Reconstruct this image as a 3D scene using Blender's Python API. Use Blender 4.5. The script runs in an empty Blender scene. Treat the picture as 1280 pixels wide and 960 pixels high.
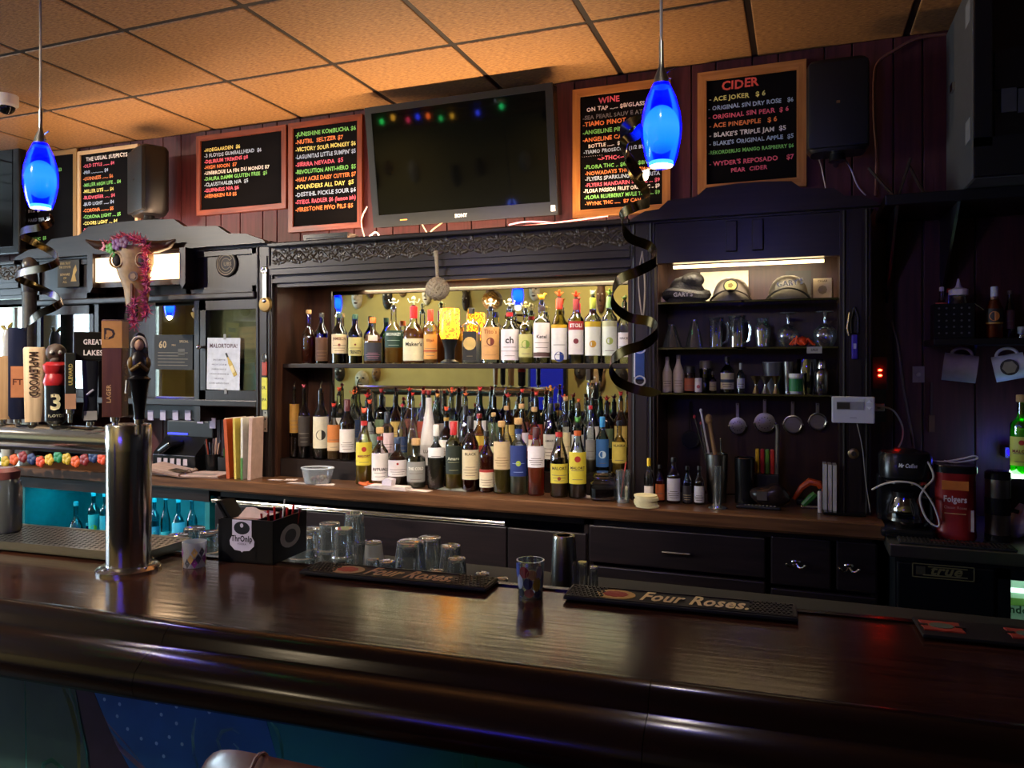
import bpy, bmesh, math, random
from mathutils import Vector, Matrix
random.seed(7)
pi, sin, cos, tan, atan2, sqrt = math.pi, math.sin, math.cos, math.tan, math.atan2, math.sqrt
# ------------------------------------------------------------------ camera (focal length in pixels of the 1280x960 frame)
F, CX, HY, EYE, PSI = 952.0, 640.0, 455.0, 1.55, math.radians(20.72)
CP, SP = cos(PSI), sin(PSI)
SC = bpy.context.scene; COL = SC.collection
cd = bpy.data.cameras.new('camera'); cam = bpy.data.objects.new('camera', cd); COL.objects.link(cam)
cd.sensor_width = 36; cd.lens = F / 1280 * 36; cd.shift_y = -(480 - HY) / 1280; cd.clip_start = .02
cam.location = (0, 0, EYE); cam.rotation_euler = (pi / 2, 0, PSI); SC.camera = cam
SC.view_settings.view_transform = 'Standard'; SC.view_settings.look = 'None'
SC.view_settings.gamma = 1; SC.view_settings.use_curve_mapping = False
SC.view_settings.exposure = 1.05
SC.cycles.max_bounces = 9; SC.cycles.diffuse_bounces = 3; SC.cycles.glossy_bounces = 5
SC.cycles.transmission_bounces = 7; SC.cycles.transparent_max_bounces = 24
SC.cycles.caustics_reflective = False; SC.cycles.caustics_refractive = False
SC.cycles.sample_clamp_indirect = 4.0
# ------------------------------------------------------------------ world: overcast day outside the street windows
W = bpy.data.worlds.new('World'); SC.world = W; W.use_nodes = True
bg = W.node_tree.nodes['Background']; bg.inputs[0].default_value = (.80, .92, 1, 1); bg.inputs[1].default_value = 14.0
def area(name, loc, rot, sx, sy, power, col, portal=False, spread=pi):
    l = bpy.data.lights.new(name, 'AREA'); l.shape = 'RECTANGLE'; l.size = sx; l.size_y = sy
    l.energy = power; l.color = col; l.spread = spread
    if portal: l.cycles.is_portal = True
    o = bpy.data.objects.new(name, l); COL.objects.link(o); o.location = loc; o.rotation_euler = rot; return o
def point(name, loc, power, col, r=.02):
    l = bpy.data.lights.new(name, 'POINT'); l.energy = power; l.color = col; l.shadow_soft_size = r
    o = bpy.data.objects.new(name, l); COL.objects.link(o); o.location = loc; return o
XL, XR, YB, YW, ZC = -8.0, 2.4, -1.6, 3.60, 2.94        # room: left, right, behind the camera, bottle wall, ceiling
WINS = [(-1.2, .15), (.45, 1.8)]                         # street windows in the left wall (y from, to)
for i, (a, b) in enumerate(WINS):
    area('window_portal', (XL + .02, (a + b) / 2, 1.75), (0, -pi / 2, 0), 1.5, b - a, 1, (1, 1, 1), True)
# rope lights lying on top of the back bar (their tubes are built with it), shining up at ceiling and wall
area('rope_light_glow', (-1.62, 3.36, 2.195), (pi - .10, 0, 0), 1.6, .02, 12, (1, .66, .38))
area('left_rope_light_glow', (-3.44, 3.265, 2.20), (pi - .05, 0, 0), 1.5, .015, 7, (1, .64, .40))
# strip light under the cornice, above the bottle shelf
area('cornice_strip_glow', (-1.55, 3.30, 1.966), (0, 0, 0), 1.5, .02, 7, (1, .84, .58))
# added, unseen: wash light for the yellow wall, fill spots for the back bar
for x in (-2.2, -4.6):
    area('fill_wash_glow', (x, -.75, ZC - .03), (-.35, 0, 0), .16, .16, 9, (1, .80, .52), spread=2.6)
FILL_SPOTS = [(-.2, .35, 2.8, .45, 65, .75), (-4.9, .35, 12, -.40, 62, 1.4), (-2.25, -.3, 5, -.10, 55, .95)]
for x, y, pw, yaw, pit, spr in FILL_SPOTS:
    area('fill_spot_glow', (x, y, ZC - .12), (math.radians(pit), 0, yaw), .09, .09, pw, (1, .88, .74), spread=spr)
# ------------------------------------------------------------------ pixel -> world
def ray(px, py): t = (px - CX) / F; return Vector((t * CP - SP, t * SP + CP, (HY - py) / F))
def P(px, py, Y): d = ray(px, py); d = d * (Y / d.y); return Vector((d.x, d.y, EYE + d.z))
def Q(px, py, z): d = ray(px, py); d = d * ((z - EYE) / d.z); return Vector((d.x, d.y, z))
def PX(px, Y): return P(px, HY, Y).x
def PZ(px, py, Y): return P(px, py, Y).z
def ZCAM(x, y): return -x * SP + y * CP
def face_cam(x, y): return atan2(-x, y)          # rotation that turns local -Y to the camera
# ------------------------------------------------------------------ materials
def lin(h):
    h = h.lstrip('#'); c = [int(h[i:i + 2], 16) / 255 for i in (0, 2, 4)]
    return tuple(x / 12.92 if x < .04045 else ((x + .055) / 1.055) ** 2.4 for x in c) + (1,)
MC = {}
def M(col, rough=.5, metal=0, var=.12, scale=30, bump=0, trans=0, ior=1.45, emit=0, ecol=None, alpha=1, coat=0, stretch=None, c2=None):
    key = (col, rough, metal, var, scale, bump, trans, ior, emit, ecol, alpha, coat, stretch, c2)
    if key in MC: return MC[key]
    m = bpy.data.materials.new('mat_' + str(len(MC))); m.use_nodes = True; MC[key] = m
    nt = m.node_tree; b = nt.nodes['Principled BSDF']; L = nt.links.new
    a = lin(col)
    b.inputs['Roughness'].default_value = rough; b.inputs['Metallic'].default_value = metal
    b.inputs['IOR'].default_value = ior; b.inputs['Transmission Weight'].default_value = trans
    b.inputs['Coat Weight'].default_value = coat
    b.inputs['Base Color'].default_value = a
    if emit:
        b.inputs['Emission Color'].default_value = lin(ecol or col); b.inputs['Emission Strength'].default_value = emit
    if var or bump:
        tc = nt.nodes.new('ShaderNodeTexCoord'); n = nt.nodes.new('ShaderNodeTexNoise'); n.inputs['Scale'].default_value = scale
        n.inputs['Detail'].default_value = 4
        mp = nt.nodes.new('ShaderNodeMapping'); L(tc.outputs['Object'], mp.inputs[0]); L(mp.outputs[0], n.inputs['Vector'])
        if stretch: mp.inputs['Scale'].default_value = stretch
        r = nt.nodes.new('ShaderNodeValToRGB'); L(n.outputs['Fac'], r.inputs[0])
        e = r.color_ramp.elements; e[0].position = .3; e[1].position = .7
        if c2: e[0].color = a; e[1].color = lin(c2)
        else:
            e[0].color = tuple(x * (1 - var) for x in a[:3]) + (1,); e[1].color = tuple(min(1, x * (1 + var)) for x in a[:3]) + (1,)
        L(r.outputs[0], b.inputs['Base Color'])
        if bump:
            bp = nt.nodes.new('ShaderNodeBump'); bp.inputs['Strength'].default_value = bump; bp.inputs['Distance'].default_value = .004
            L(n.outputs['Fac'], bp.inputs['Height']); L(bp.outputs[0], b.inputs['Normal'])
    return m
def WOOD(c1, c2, rough=.35, axis=0, scale=6, bump=.15, coat=0):
    s = [14, 14, 14]; s[axis] = 1
    return M(c1, rough, 0, .1, scale, bump, 0, 1.45, 0, None, 1, coat, tuple(s), c2)
GC = {}
def GLASS(tint='#ffffff', gloss=.12, rough=.02, body=0):
    """thin glass wall: tinted see-through with a Fresnel sheen"""
    key = (tint, gloss, rough, body)
    if key in GC: return GC[key]
    m = bpy.data.materials.new('glass_' + str(len(GC))); m.use_nodes = True; GC[key] = m
    nt = m.node_tree; nt.nodes.clear(); L = nt.links.new; N = nt.nodes.new
    o = N('ShaderNodeOutputMaterial'); t = N('ShaderNodeBsdfTransparent'); g = N('ShaderNodeBsdfGlossy'); mx = N('ShaderNodeMixShader')
    fr = N('ShaderNodeFresnel'); fr.inputs['IOR'].default_value = 1.5
    ad = N('ShaderNodeMath'); ad.operation = 'MULTIPLY_ADD'; ad.inputs[1].default_value = 1.6; ad.inputs[2].default_value = gloss * .3; ad.use_clamp = True
    t.inputs[0].default_value = lin(tint); g.inputs[0].default_value = (1, 1, 1, 1); g.inputs['Roughness'].default_value = rough
    L(fr.outputs[0], ad.inputs[0]); L(ad.outputs[0], mx.inputs[0]); L(t.outputs[0], mx.inputs[1]); L(g.outputs[0], mx.inputs[2])
    last = mx
    if body:                                     # frosted or faintly milky glass
        d = N('ShaderNodeBsdfTranslucent'); d.inputs[0].default_value = lin(tint)
        d2 = N('ShaderNodeBsdfDiffuse'); d2.inputs[0].default_value = lin(tint)
        a = N('ShaderNodeMixShader'); a.inputs[0].default_value = .5; L(d.outputs[0], a.inputs[1]); L(d2.outputs[0], a.inputs[2])
        b = N('ShaderNodeMixShader'); b.inputs[0].default_value = body; L(mx.outputs[0], b.inputs[1]); L(a.outputs[0], b.inputs[2]); last = b
    L(last.outputs[0], o.inputs[0]); return m
def EMIT(col, s):
    return M('#000000', .5, 0, 0, 30, 0, 0, 1.45, s, col)
LIQ = {}
def LIQUID(col):
    if col in LIQ: return LIQ[col]
    m = bpy.data.materials.new('liquid_' + str(len(LIQ))); m.use_nodes = True; LIQ[col] = m
    nt = m.node_tree; nt.nodes.clear(); L = nt.links.new; N = nt.nodes.new
    o = N('ShaderNodeOutputMaterial'); t = N('ShaderNodeBsdfTransparent'); g = N('ShaderNodeBsdfTranslucent'); d = N('ShaderNodeBsdfDiffuse')
    lc = tuple(x ** .62 for x in lin(col)[:3]) + (1,); t.inputs[0].default_value = lc
    for n in (g, d): n.inputs[0].default_value = lc
    a = N('ShaderNodeMixShader'); a.inputs[0].default_value = .35; L(g.outputs[0], a.inputs[1]); L(d.outputs[0], a.inputs[2])
    b = N('ShaderNodeMixShader'); b.inputs[0].default_value = .6; L(t.outputs[0], b.inputs[1]); L(a.outputs[0], b.inputs[2])
    L(b.outputs[0], o.inputs[0]); return m
# ------------------------------------------------------------------ mesh collector
class MB:
    def __init__(s): s.v = []; s.f = []; s.m = []; s.mi = 0
    def add(s, vs, fs):
        k = len(s.v); s.v += [tuple(v) for v in vs]; s.f += [tuple(i + k for i in f) for f in fs]; s.m += [s.mi] * len(fs); return s
    def box(s, x0, x1, y0, y1, z0, z1, T=None):
        vs = [Vector((x, y, z)) for z in (z0, z1) for y in (y0, y1) for x in (x0, x1)]
        if T: vs = [T @ v for v in vs]
        return s.add(vs, [(0, 2, 3, 1), (4, 5, 7, 6), (0, 1, 5, 4), (2, 6, 7, 3), (0, 4, 6, 2), (1, 3, 7, 5)])
    def bbox(s, x0, x1, y0, y1, z0, z1, b=.004, T=None):      # box with chamfered vertical+horizontal edges
        bm = bmesh.new(); bmesh.ops.create_cube(bm, size=1)
        for v in bm.verts: v.co = Vector(((x0 + x1) / 2 + v.co.x * (x1 - x0), (y0 + y1) / 2 + v.co.y * (y1 - y0), (z0 + z1) / 2 + v.co.z * (z1 - z0)))
        b = min(b, .45 * min(x1 - x0, y1 - y0, z1 - z0))
        bmesh.ops.bevel(bm, geom=bm.edges[:], offset=b, segments=2, affect='EDGES', profile=.6)
        vs = [v.co.copy() for v in bm.verts]; bm.verts.index_update()
        if T: vs = [T @ v for v in vs]
        s.add(vs, [[v.index for v in f.verts] for f in bm.faces]); bm.free(); return s
    def lathe(s, prof, seg=16, n=2, T=None, cap0=True, cap1=True, sx=1, sy=1):
        vs = []; fs = []
        for r, z in prof:
            for i in range(seg):
                a = 2 * pi * (i + (.5 if n > 2 else 0)) / seg; c, d = cos(a), sin(a)
                k = 1 if n == 2 else (abs(c) ** n + abs(d) ** n) ** (-1 / n)
                vs.append(Vector((r * k * c * sx, r * k * d * sy, z)))
        for j in range(len(prof) - 1):
            for i in range(seg):
                i2 = (i + 1) % seg; fs.append((j * seg + i, j * seg + i2, (j + 1) * seg + i2, (j + 1) * seg + i))
        if cap0: fs.append(tuple(range(seg))[::-1])
        if cap1: fs.append(tuple((len(prof) - 1) * seg + i for i in range(seg)))
        if T: vs = [T @ v for v in vs]
        return s.add(vs, fs)
    def tube(s, pts, r, seg=8, closed=False):
        pts = [Vector(p) for p in pts]; n = len(pts); vs = []; fs = []
        rr = r if isinstance(r, (list, tuple)) else [r] * n
        up = None
        for i, p in enumerate(pts):
            a = pts[(i - 1) % n] if (i or closed) else p; b = pts[(i + 1) % n] if (i < n - 1 or closed) else p
            t = (b - a).normalized() if (b - a).length > 1e-9 else Vector((0, 0, 1))
            if up is None: up = t.orthogonal().normalized()
            up = up - t * up.dot(t)
            up = up.normalized() if up.length > 1e-6 else t.orthogonal().normalized()
            w = t.cross(up)
            for k in range(seg):
                g = 2 * pi * k / seg; vs.append(p + (up * cos(g) + w * sin(g)) * rr[i])
        for i in range(n if closed else n - 1):
            j = (i + 1) % n
            for k in range(seg):
                k2 = (k + 1) % seg; fs.append((i * seg + k, i * seg + k2, j * seg + k2, j * seg + k))
        if not closed: fs += [tuple(range(seg))[::-1], tuple((n - 1) * seg + k for k in range(seg))]
        return s.add(vs, fs)
    def prism(s, poly, a0, a1, ax='y', T=None):   # polygon extruded along an axis; poly in the other two coordinates
        n = len(poly); vs = []
        for a in (a0, a1):
            for p, q in poly:
                vs.append(Vector((p, a, q) if ax == 'y' else (a, p, q) if ax == 'x' else (p, q, a)))
        fs = [tuple(range(n)), tuple(range(n, 2 * n))[::-1]] + [(i, i + n, (i + 1) % n + n, (i + 1) % n) for i in range(n)]
        if T: vs = [T @ v for v in vs]
        return s.add(vs, fs)
    def sphere(s, c, r, seg=12, rings=8, sc=(1, 1, 1), T=None):
        vs = [Vector((0, 0, -1))]; fs = []
        for j in range(1, rings):
            p = -pi / 2 + pi * j / rings
            for i in range(seg): a = 2 * pi * i / seg; vs.append(Vector((cos(p) * cos(a), cos(p) * sin(a), sin(p))))
        vs.append(Vector((0, 0, 1))); N = len(vs) - 1
        for i in range(seg):
            i2 = (i + 1) % seg; fs.append((0, 1 + i2, 1 + i)); fs.append((N, N - seg + i, N - seg + i2))
            for j in range(rings - 2): a = 1 + j * seg; fs.append((a + i, a + i2, a + seg + i2, a + seg + i))
        c = Vector(c); vs = [Vector((v.x * sc[0], v.y * sc[1], v.z * sc[2])) * r for v in vs]
        vs = [(T @ v if T else v) + c for v in vs]
        return s.add(vs, fs)
    def build(s, name, mat, parent=None, smooth=False, loc=None, rot=None):
        me = bpy.data.meshes.new(name); me.from_pydata(s.v, [], s.f)
        for m in (mat if isinstance(mat, (list, tuple)) else [mat]): me.materials.append(m)
        if any(s.m): me.polygons.foreach_set('material_index', s.m)
        bm = bmesh.new(); bm.from_mesh(me); bmesh.ops.recalc_face_normals(bm, faces=bm.faces); bm.to_mesh(me); bm.free()
        if smooth:
            me.polygons.foreach_set('use_smooth', [True] * len(me.polygons))
            try: me.set_sharp_from_angle(angle=math.radians(38))
            except Exception: pass
        o = bpy.data.objects.new(name, me); COL.objects.link(o)
        if parent: o.parent = parent
        if loc: o.location = loc
        if rot: o.rotation_euler = rot
        return o
def tag(o, label=None, cat=None, group=None, kind=None):
    if label: o['label'] = label
    if cat: o['category'] = cat
    if group: o['group'] = group
    if kind: o['kind'] = kind
    return o
def thing(name, label, cat, loc=(0, 0, 0), rz=0, group=None, rot=None):
    o = bpy.data.objects.new(name, None); COL.objects.link(o); o.empty_display_size = .05
    o.location = loc; o.rotation_euler = rot or (0, 0, rz); return tag(o, label, cat, group)
def struct(o): o['kind'] = 'structure'; return o
def copy_tree(o, parent=None):
    c = o.copy(); COL.objects.link(c); c.parent = parent
    for ch in o.children: copy_tree(ch, c)
    return c
# ------------------------------------------------------------------ lettering: glyphs of the built-in font, laid out as flat meshes
GL = {}
def load_glyphs():
    chars = sorted(set("ABCDEFGHIJKLMNOPQRSTUVWXYZabcdefghijklmnopqrstuvwxyz0123456789$/.,'-()&!<>Ö°+#:"))
    tmp = []
    def mk(body, off):
        c = bpy.data.curves.new('t', 'FONT'); c.body = body; c.size = 1; c.resolution_u = 2; c.offset = off; c.fill_mode = 'FRONT'
        o = bpy.data.objects.new('t', c); COL.objects.link(o); tmp.append(o); return o
    objs = [(ch, off, mk(ch, off), mk('H' + ch + 'H', 0)) for ch in chars for off in (0, .028)]
    hh = mk('HH', 0)
    dg = bpy.context.evaluated_depsgraph_get()
    w0 = hh.evaluated_get(dg).dimensions.x
    for ch, off, o, o2 in objs:
        e = o.evaluated_get(dg); me = e.to_mesh()
        GL[ch, bool(off)] = ([(v.co.x, v.co.y) for v in me.vertices], [tuple(p.vertices) for p in me.polygons], o2.evaluated_get(dg).dimensions.x - w0 + off)
        e.to_mesh_clear()
    for o in tmp:
        c = o.data; bpy.data.objects.remove(o); bpy.data.curves.remove(c)
load_glyphs()
def layout(txt, size, bold=False, align='c', shear=0, jit=0, wx=1.0, maxw=None):
    """-> list of (x,y), faces ; baseline at y=0"""
    vs = []; fs = []; x = 0
    for ch in txt:
        if ch == ' ': x += .32; continue
        g = GL.get((ch, bold)) or GL['.', bold]
        jy = random.uniform(-jit, jit); js = 1 + random.uniform(-jit, jit); k = len(vs); jr = random.uniform(-jit, jit)
        vs += [(x + (a * js + b * (shear + jr)) * wx, b * js + jy) for a, b in g[0]]; fs += [tuple(i + k for i in f) for f in g[1]]
        x += g[2] * wx
    w = x; k = size
    sxx = size
    if maxw and w * size > maxw: sxx = maxw / w
    ox = {'c': -w / 2, 'l': 0, 'r': -w}[align]
    return [((a + ox) * sxx, b * k) for a, b in vs], fs
def text_plane(txt, size, x, z, y, mat, parent, name='lettering', rot=0, **kw):
    """lettering lying in the local XZ plane at depth y, read from -Y"""
    v, f = layout(txt, size, **kw); mb = MB(); c, s = cos(rot), sin(rot)
    mb.add([(x + a * c - b * s, y, z + a * s + b * c) for a, b in v], f)
    return mb.build(name, mat, parent)
def text_cyl(txt, size, z, r, mat, parent, name='lettering', a0=0, **kw):
    v, f = layout(txt, size, **kw); mb = MB()
    mb.add([(r * sin(a / r + a0), -r * cos(a / r + a0), z + b) for a, b in v], f)
    return mb.build(name, mat, parent)
# ================================================================== SETTING
mPLANK = WOOD('#3a1719', '#54252a', .5, 2, 4, .25)
mDARK = WOOD('#120c0b', '#231815', .36, 0, 5, .12)
mDARKZ = WOOD('#120c0b', '#231815', .36, 2, 5, .12)
mPANEL = WOOD('#2a160e', '#3d2214', .4, 2, 5, .12)
mCOUNTER = WOOD('#4a2f1e', '#6d4a30', .3, 0, 5, .1)
mBAR = WOOD('#2a160f', '#4a2a1d', .17, 0, 5, .10)
mRAIL = WOOD('#140907', '#22110c', .2, 0, 5, .05)
mYEL = M('#b8a765', .8, 0, .06, 6, .1)
mBLACK = M('#0b0b0d', .4, 0, .2)
mBLACKM = M('#131416', .25, 0, .2)
mSTEEL = M('#c4c0b8', .17, 1, .04, 60)
mBRUSH = M('#a9a59c', .3, 1, .1, 40, 0, stretch=(1, 30, 30))
mWHITE = M('#e6e2da', .55, 0, .04)
mPAPER = M('#e4d9cf', .75, 0, .05, 50)
mGOLD = M('#b58a3c', .3, 1, .1)
mRED = M('#a51e1a', .4, 0, .1)
mTILE = M('#7a5230', .45, 0, .1, 45, 1.0, stretch=(1, 4, 1), c2='#c0935c')
mTBAR = M('#20160f', .6, 0, .1)

fl = struct(MB().box(XL, XR, YB, YW, -.1, 0).build('floor', M('#2a211c', .5, 0, .2, 12)))
for x0 in [XL + .4 * i for i in range(26)]:
    MB().box(x0 + .002, x0 + .398, -1.55, 3.55, 0, .003).build('floor_plank', WOOD('#2c1d15', '#3d2a1e', .4, 1), fl)
# ceiling: tiles of .61 m hung in a grid
ceil = struct(MB().box(XL, XR, YB, YW, ZC + .02, ZC + .12).build('ceiling', mTBAR))
gx0, gy0, G = -3.24, 3.0, .61
xs = [gx0 + G * i for i in range(-8, 11)]; ys = [gy0 - G * i for i in range(-1, 9)]
tile_me = None
for x in xs[:-1]:
    for y in ys:
        a, b, c, d = max(x + .012, XL), min(x + G - .012, XR), max(y + .012, YB), min(y + G - .012, YW - .001)
        if a >= b or c >= d: continue
        if abs(b - a - G + .024) < 1e-6 and abs(d - c - G + .024) < 1e-6:
            if tile_me is None:
                o = MB().bbox(-.293, .293, -.293, .293, 0, .03, .006).build('ceiling_tile', mTILE, ceil); tile_me = o.data
            else: o = bpy.data.objects.new('ceiling_tile', tile_me); COL.objects.link(o); o.parent = ceil
            o.location = (x + G / 2, y + G / 2, ZC - .006)
        else:
            MB().box(a, b, c, d, ZC - .006, ZC + .02).build('ceiling_tile', mTILE, ceil)
for x in xs: MB().box(x - .012, x + .012, YB, YW, ZC - .001, ZC + .02).build('grid_bar', mTBAR, ceil)
for y in ys[1:]: MB().box(XL, XR, y - .012, y + .012, ZC - .0015, ZC + .02).build('grid_bar', mTBAR, ceil)
# bottle-side wall with plank panelling
wb = struct(MB().box(XL, XR, YW, YW + .1, 0, ZC + .1).build('wall_back', mBLACK))
x = XL
while x < XR:
    w = random.choice((.10, .14, .19, .11, .16)); x1 = min(x + w, XR)
    MB().bbox(x + .003, x1 - .003, YW - .012, YW, .9, ZC - .008, .003).build('plank', mPLANK, wb); x = x1
# seating-side wall behind the camera, yellow
wf = struct(MB().box(XL, XR, YB - .1, YB, 0, ZC + .1).build('wall_front', mYEL))
struct(MB().box(XL, XR, YB, YB + .03, 0, 1.0).build('trim_1', mDARK))
struct(MB().box(XR, XR + .1, YB, YW, 0, ZC + .1).build('wall_right', M('#241719', .6)))
# left wall with two street windows
ml = MB(); ycuts = [YB, WINS[0][0], WINS[0][1], WINS[1][0], WINS[1][1], YW]
ml.box(XL - .1, XL, YB, YW, 0, 1.0).box(XL - .1, XL, YB, YW, 2.5, ZC + .1)
for a, b in ((0, 1), (2, 3), (4, 5)): ml.box(XL - .1, XL, ycuts[a], ycuts[b], 1.0, 2.5)
struct(ml.build('wall_left', mYEL))
for i, (a, b) in enumerate(WINS):
    w = MB()
    for y0, y1, z0, z1 in ((a, b, 1.0, 1.05), (a, b, 2.45, 2.5), (a, a + .05, 1, 2.5), (b - .05, b, 1, 2.5), ((a + b) / 2 - .02, (a + b) / 2 + .02, 1, 2.5)):
        w.box(XL - .08, XL - .02, y0, y1, z0, z1)
    o = struct(w.build('window_%d' % (i + 1), mWHITE))
    for k in (0, 1):
        m_ = (a + b) / 2; y0, y1 = ((a + .05, m_ - .02), (m_ + .02, b - .05))[k]
        MB().box(XL - .055, XL - .05, y0, y1, 1.05, 2.45).build('pane', GLASS('#f4fbff'), o)

# ================================================================== BACK BAR (cabinetry behind the bar)
YT = 3.25                                     # front plane of the towers
CZ = .97                                      # counter height
# ---- counter top, one continuous slab, with its cupboards below
ct = MB(); XC0, XC1 = -5.6, .285
ct.prism([(3.05, CZ - .006), (3.056, CZ), (3.50, CZ), (3.50, CZ - .06), (3.06, CZ - .06), (3.05, CZ - .05)], XC0, XC1, 'x')
counter = tag(ct.build('back_counter', mCOUNTER), 'long worn brown wooden counter running along the back bar under the bottles', 'counter')
YC = 3.11
def cupboard(x0, x1, label, parts, z1=.905, open_=False):
    t = thing('cupboard', label, 'cabinet', ((x0 + x1) / 2, YC, 0)); w = (x1 - x0) / 2
    b = MB().box(-w, w, .02, .38, .0, .07).box(-w, w, .02, .38, z1 - .03, z1).box(-w, -w + .02, 0.02, .38, .07, z1).box(w - .02, w, 0.02, .38, .07, z1).box(-w, w, .36, .38, .07, z1)
    b.build('carcass', mDARKZ, t); return t, w
mNAVY = WOOD('#141013', '#231a1c', .33, 0, 5, .1)
# right: drawers with a bar pull and hook pulls
xa, xb, xc, xd = PX(636, YC), PX(735, YC), PX(985, YC), .27
t, w = cupboard(xb, .27, 'dark wooden cupboard with wide drawer and small chrome pulls right of the shaker', 0)
ox = (xb + .27) / 2
for (a, b, z0, z1) in ((xb, PX(958, YC), .72, .875), (PX(962, YC), PX(1040, YC), .70, .885), (PX(1044, YC), .27, .70, .885), (xb, PX(958, YC), .40, .705), (PX(962, YC), .27, .40, .685), (xb, .27, .09, .385)):
    d = MB().bbox(a - ox + .004, b - ox - .004, -.002, .02, z0, z1, .006).build('drawer', mNAVY, t)
    if z0 == .72:
        cx = PX(846, YC) - ox; zz = PZ(846, 690, YC)
        MB().tube([(cx - .055, -.022, zz), (cx + .055, -.022, zz)], .006).tube([(cx - .05, 0, zz), (cx - .05, -.022, zz)], .005).tube([(cx + .05, 0, zz), (cx + .05, -.022, zz)], .005).build('bar_pull', mSTEEL, d, True)
    if z0 == .70:
        p = P(995 if a < .1 else 1061, 704 if a < .1 else 709, YC); cx = p.x - ox
        m = MB().sphere((cx, -.012, p.z + .008), .013, 10, 6, (1.3, .5, .8))
        for sgn in (-1, 1):
            m.tube([(cx, -.012, p.z + .004), (cx + sgn * .010, -.022, p.z - .010), (cx + sgn * .022, -.028, p.z - .010), (cx + sgn * .032, -.030, p.z - .002)], .0045, 6)
            m.sphere((cx + sgn * .033, -.030, p.z), .006, 8, 6)
        m.build('hook_pull', mSTEEL, d, True)
# middle: plain doors with a metal edge strip on top
t, w = cupboard(PX(268, YC), xb - .003, 'dark wooden under-counter cooler cabinet with long polished metal edge strip', 0, .9)
ox = (PX(268, YC) + xb) / 2
xm = [PX(268, YC), PX(452, YC), PX(634, YC), xb - .003]
for a, b in zip(xm[:-1], xm[1:]):
    MB().bbox(a - ox + .004, b - ox - .004, 0, .02, .09, .835, .005).build('door', mNAVY, t)
MB().tube([(PX(266, 3.10) - ox, -.012, .856), (PX(632, 3.10) - ox, -.012, .856)], .009).tube([(PX(266, 3.10) - ox, -.010, .846), (PX(632, 3.10) - ox, -.010, .846)], .005).build('metal_edge', mSTEEL, t, True)
# left: glass fronted bottle cooler glowing teal
x0, x1 = PX(28, YC), PX(262, YC)
t = thing('bottle_cooler', 'open fronted under-counter bottle cooler glowing teal inside', 'cooler', ((x0 + x1) / 2, YC, 0)); w = (x1 - x0) / 2
mTEAL = M('#0f6d74', .5, 0, .1)
MB().box(-w, w, .38, .40, .05, .90).box(-w, -w + .02, 0, .38, .05, .9).box(w - .03, w, 0, .38, .05, .90).box(-w, w, 0, .40, .0, .05).build('liner', mTEAL, t)
MB().box(-w, w, -.005, .40, .872, .905).box(-w, w, -.005, .008, .842, .873).build('top_panel', mDARK, t)
MB().box(-w, w, -.005, .40, .48, .50).build('shelf', mTEAL, t)
MB().box(-w, w, -.005, .03, .0, .46).build('kick_panel', mDARK, t)
MB().tube([(-w + .1, .05, .862), (w - .1, .05, .862)], .007).build('light_tube', EMIT('#30e8ff', 3), t)
area('cooler_glow', ((x0 + x1) / 2, YC + .12, .855), (0, 0, 0), (x1 - x0) * .85, .1, 2.4, (.06, .68, .85))
XCOOL = (x0, x1)
# far left cupboard
t, w = cupboard(XC0 + .02, x0 - .004, 'dark wooden cupboard at the far left end under the counter', 0)
MB().bbox(-w + .004, w - .004, 0, .02, .09, .88, .005).build('door', mNAVY, t)

# ---- centre unit between the towers: posts, mirror, shelf, steps, carved frieze, cornice
XCL, XCR = PX(345, YT), PX(790, YT)
YM = 3.50
def post(x, w, z0, z1, y0=YT - .02, par=None, name='post'):
    m = MB().box(x - w / 2, x + w / 2, y0, YT + .06, z0, z1)
    for k in (-.36, .36): m.tube([(x + k * w, y0 - .001, z0), (x + k * w, y0 - .001, z1)], .006, 8)
    m.box(x - w * .2, x + w * .2, y0 - .006, y0, z0 + .05, z1 - .05)
    return m.build(name, mDARKZ, par)
def carved(mb, x0, x1, z, h, y, rep):
    """running leaf scroll filling the band: waving stem, curls, flowers and leaves in relief"""
    n = int((x1 - x0) / rep); rep = (x1 - x0) / n
    mb.tube([(x0 + (x1 - x0) * k / (n * 6), y, z + h * .24 * sin(pi * k / 6)) for k in range(n * 6 + 1)], .0042, 5)
    for i in range(n):
        cx = x0 + rep * (i + .5); s = 1 if i % 2 else -1
        mb.tube([(cx + .26 * h * (1 - k / 12) * cos(k * .85), y - .001, z + s * h * (-.16 + .26 * (1 - k / 12) * sin(k * .85))) for k in range(10)], .0034, 5)
        for q in range(5): a = q * 1.2566; mb.sphere((cx + .13 * h * cos(a), y, z + s * h * .20 + .13 * h * sin(a)), h * .10, 6, 4, (1, .45, 1))
        for a, px_, pz in ((.5, .40, .30), (2.4, -.40, .30), (-.6, .42, -.28), (3.7, -.42, -.28), (1.57, 0, .42)):
            T = Matrix.Rotation(-a, 3, 'Y')
            mb.sphere((cx + rep * px_, y, z + s * h * pz), h * .22, 6, 4, (1, .22, .5), T)
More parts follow.
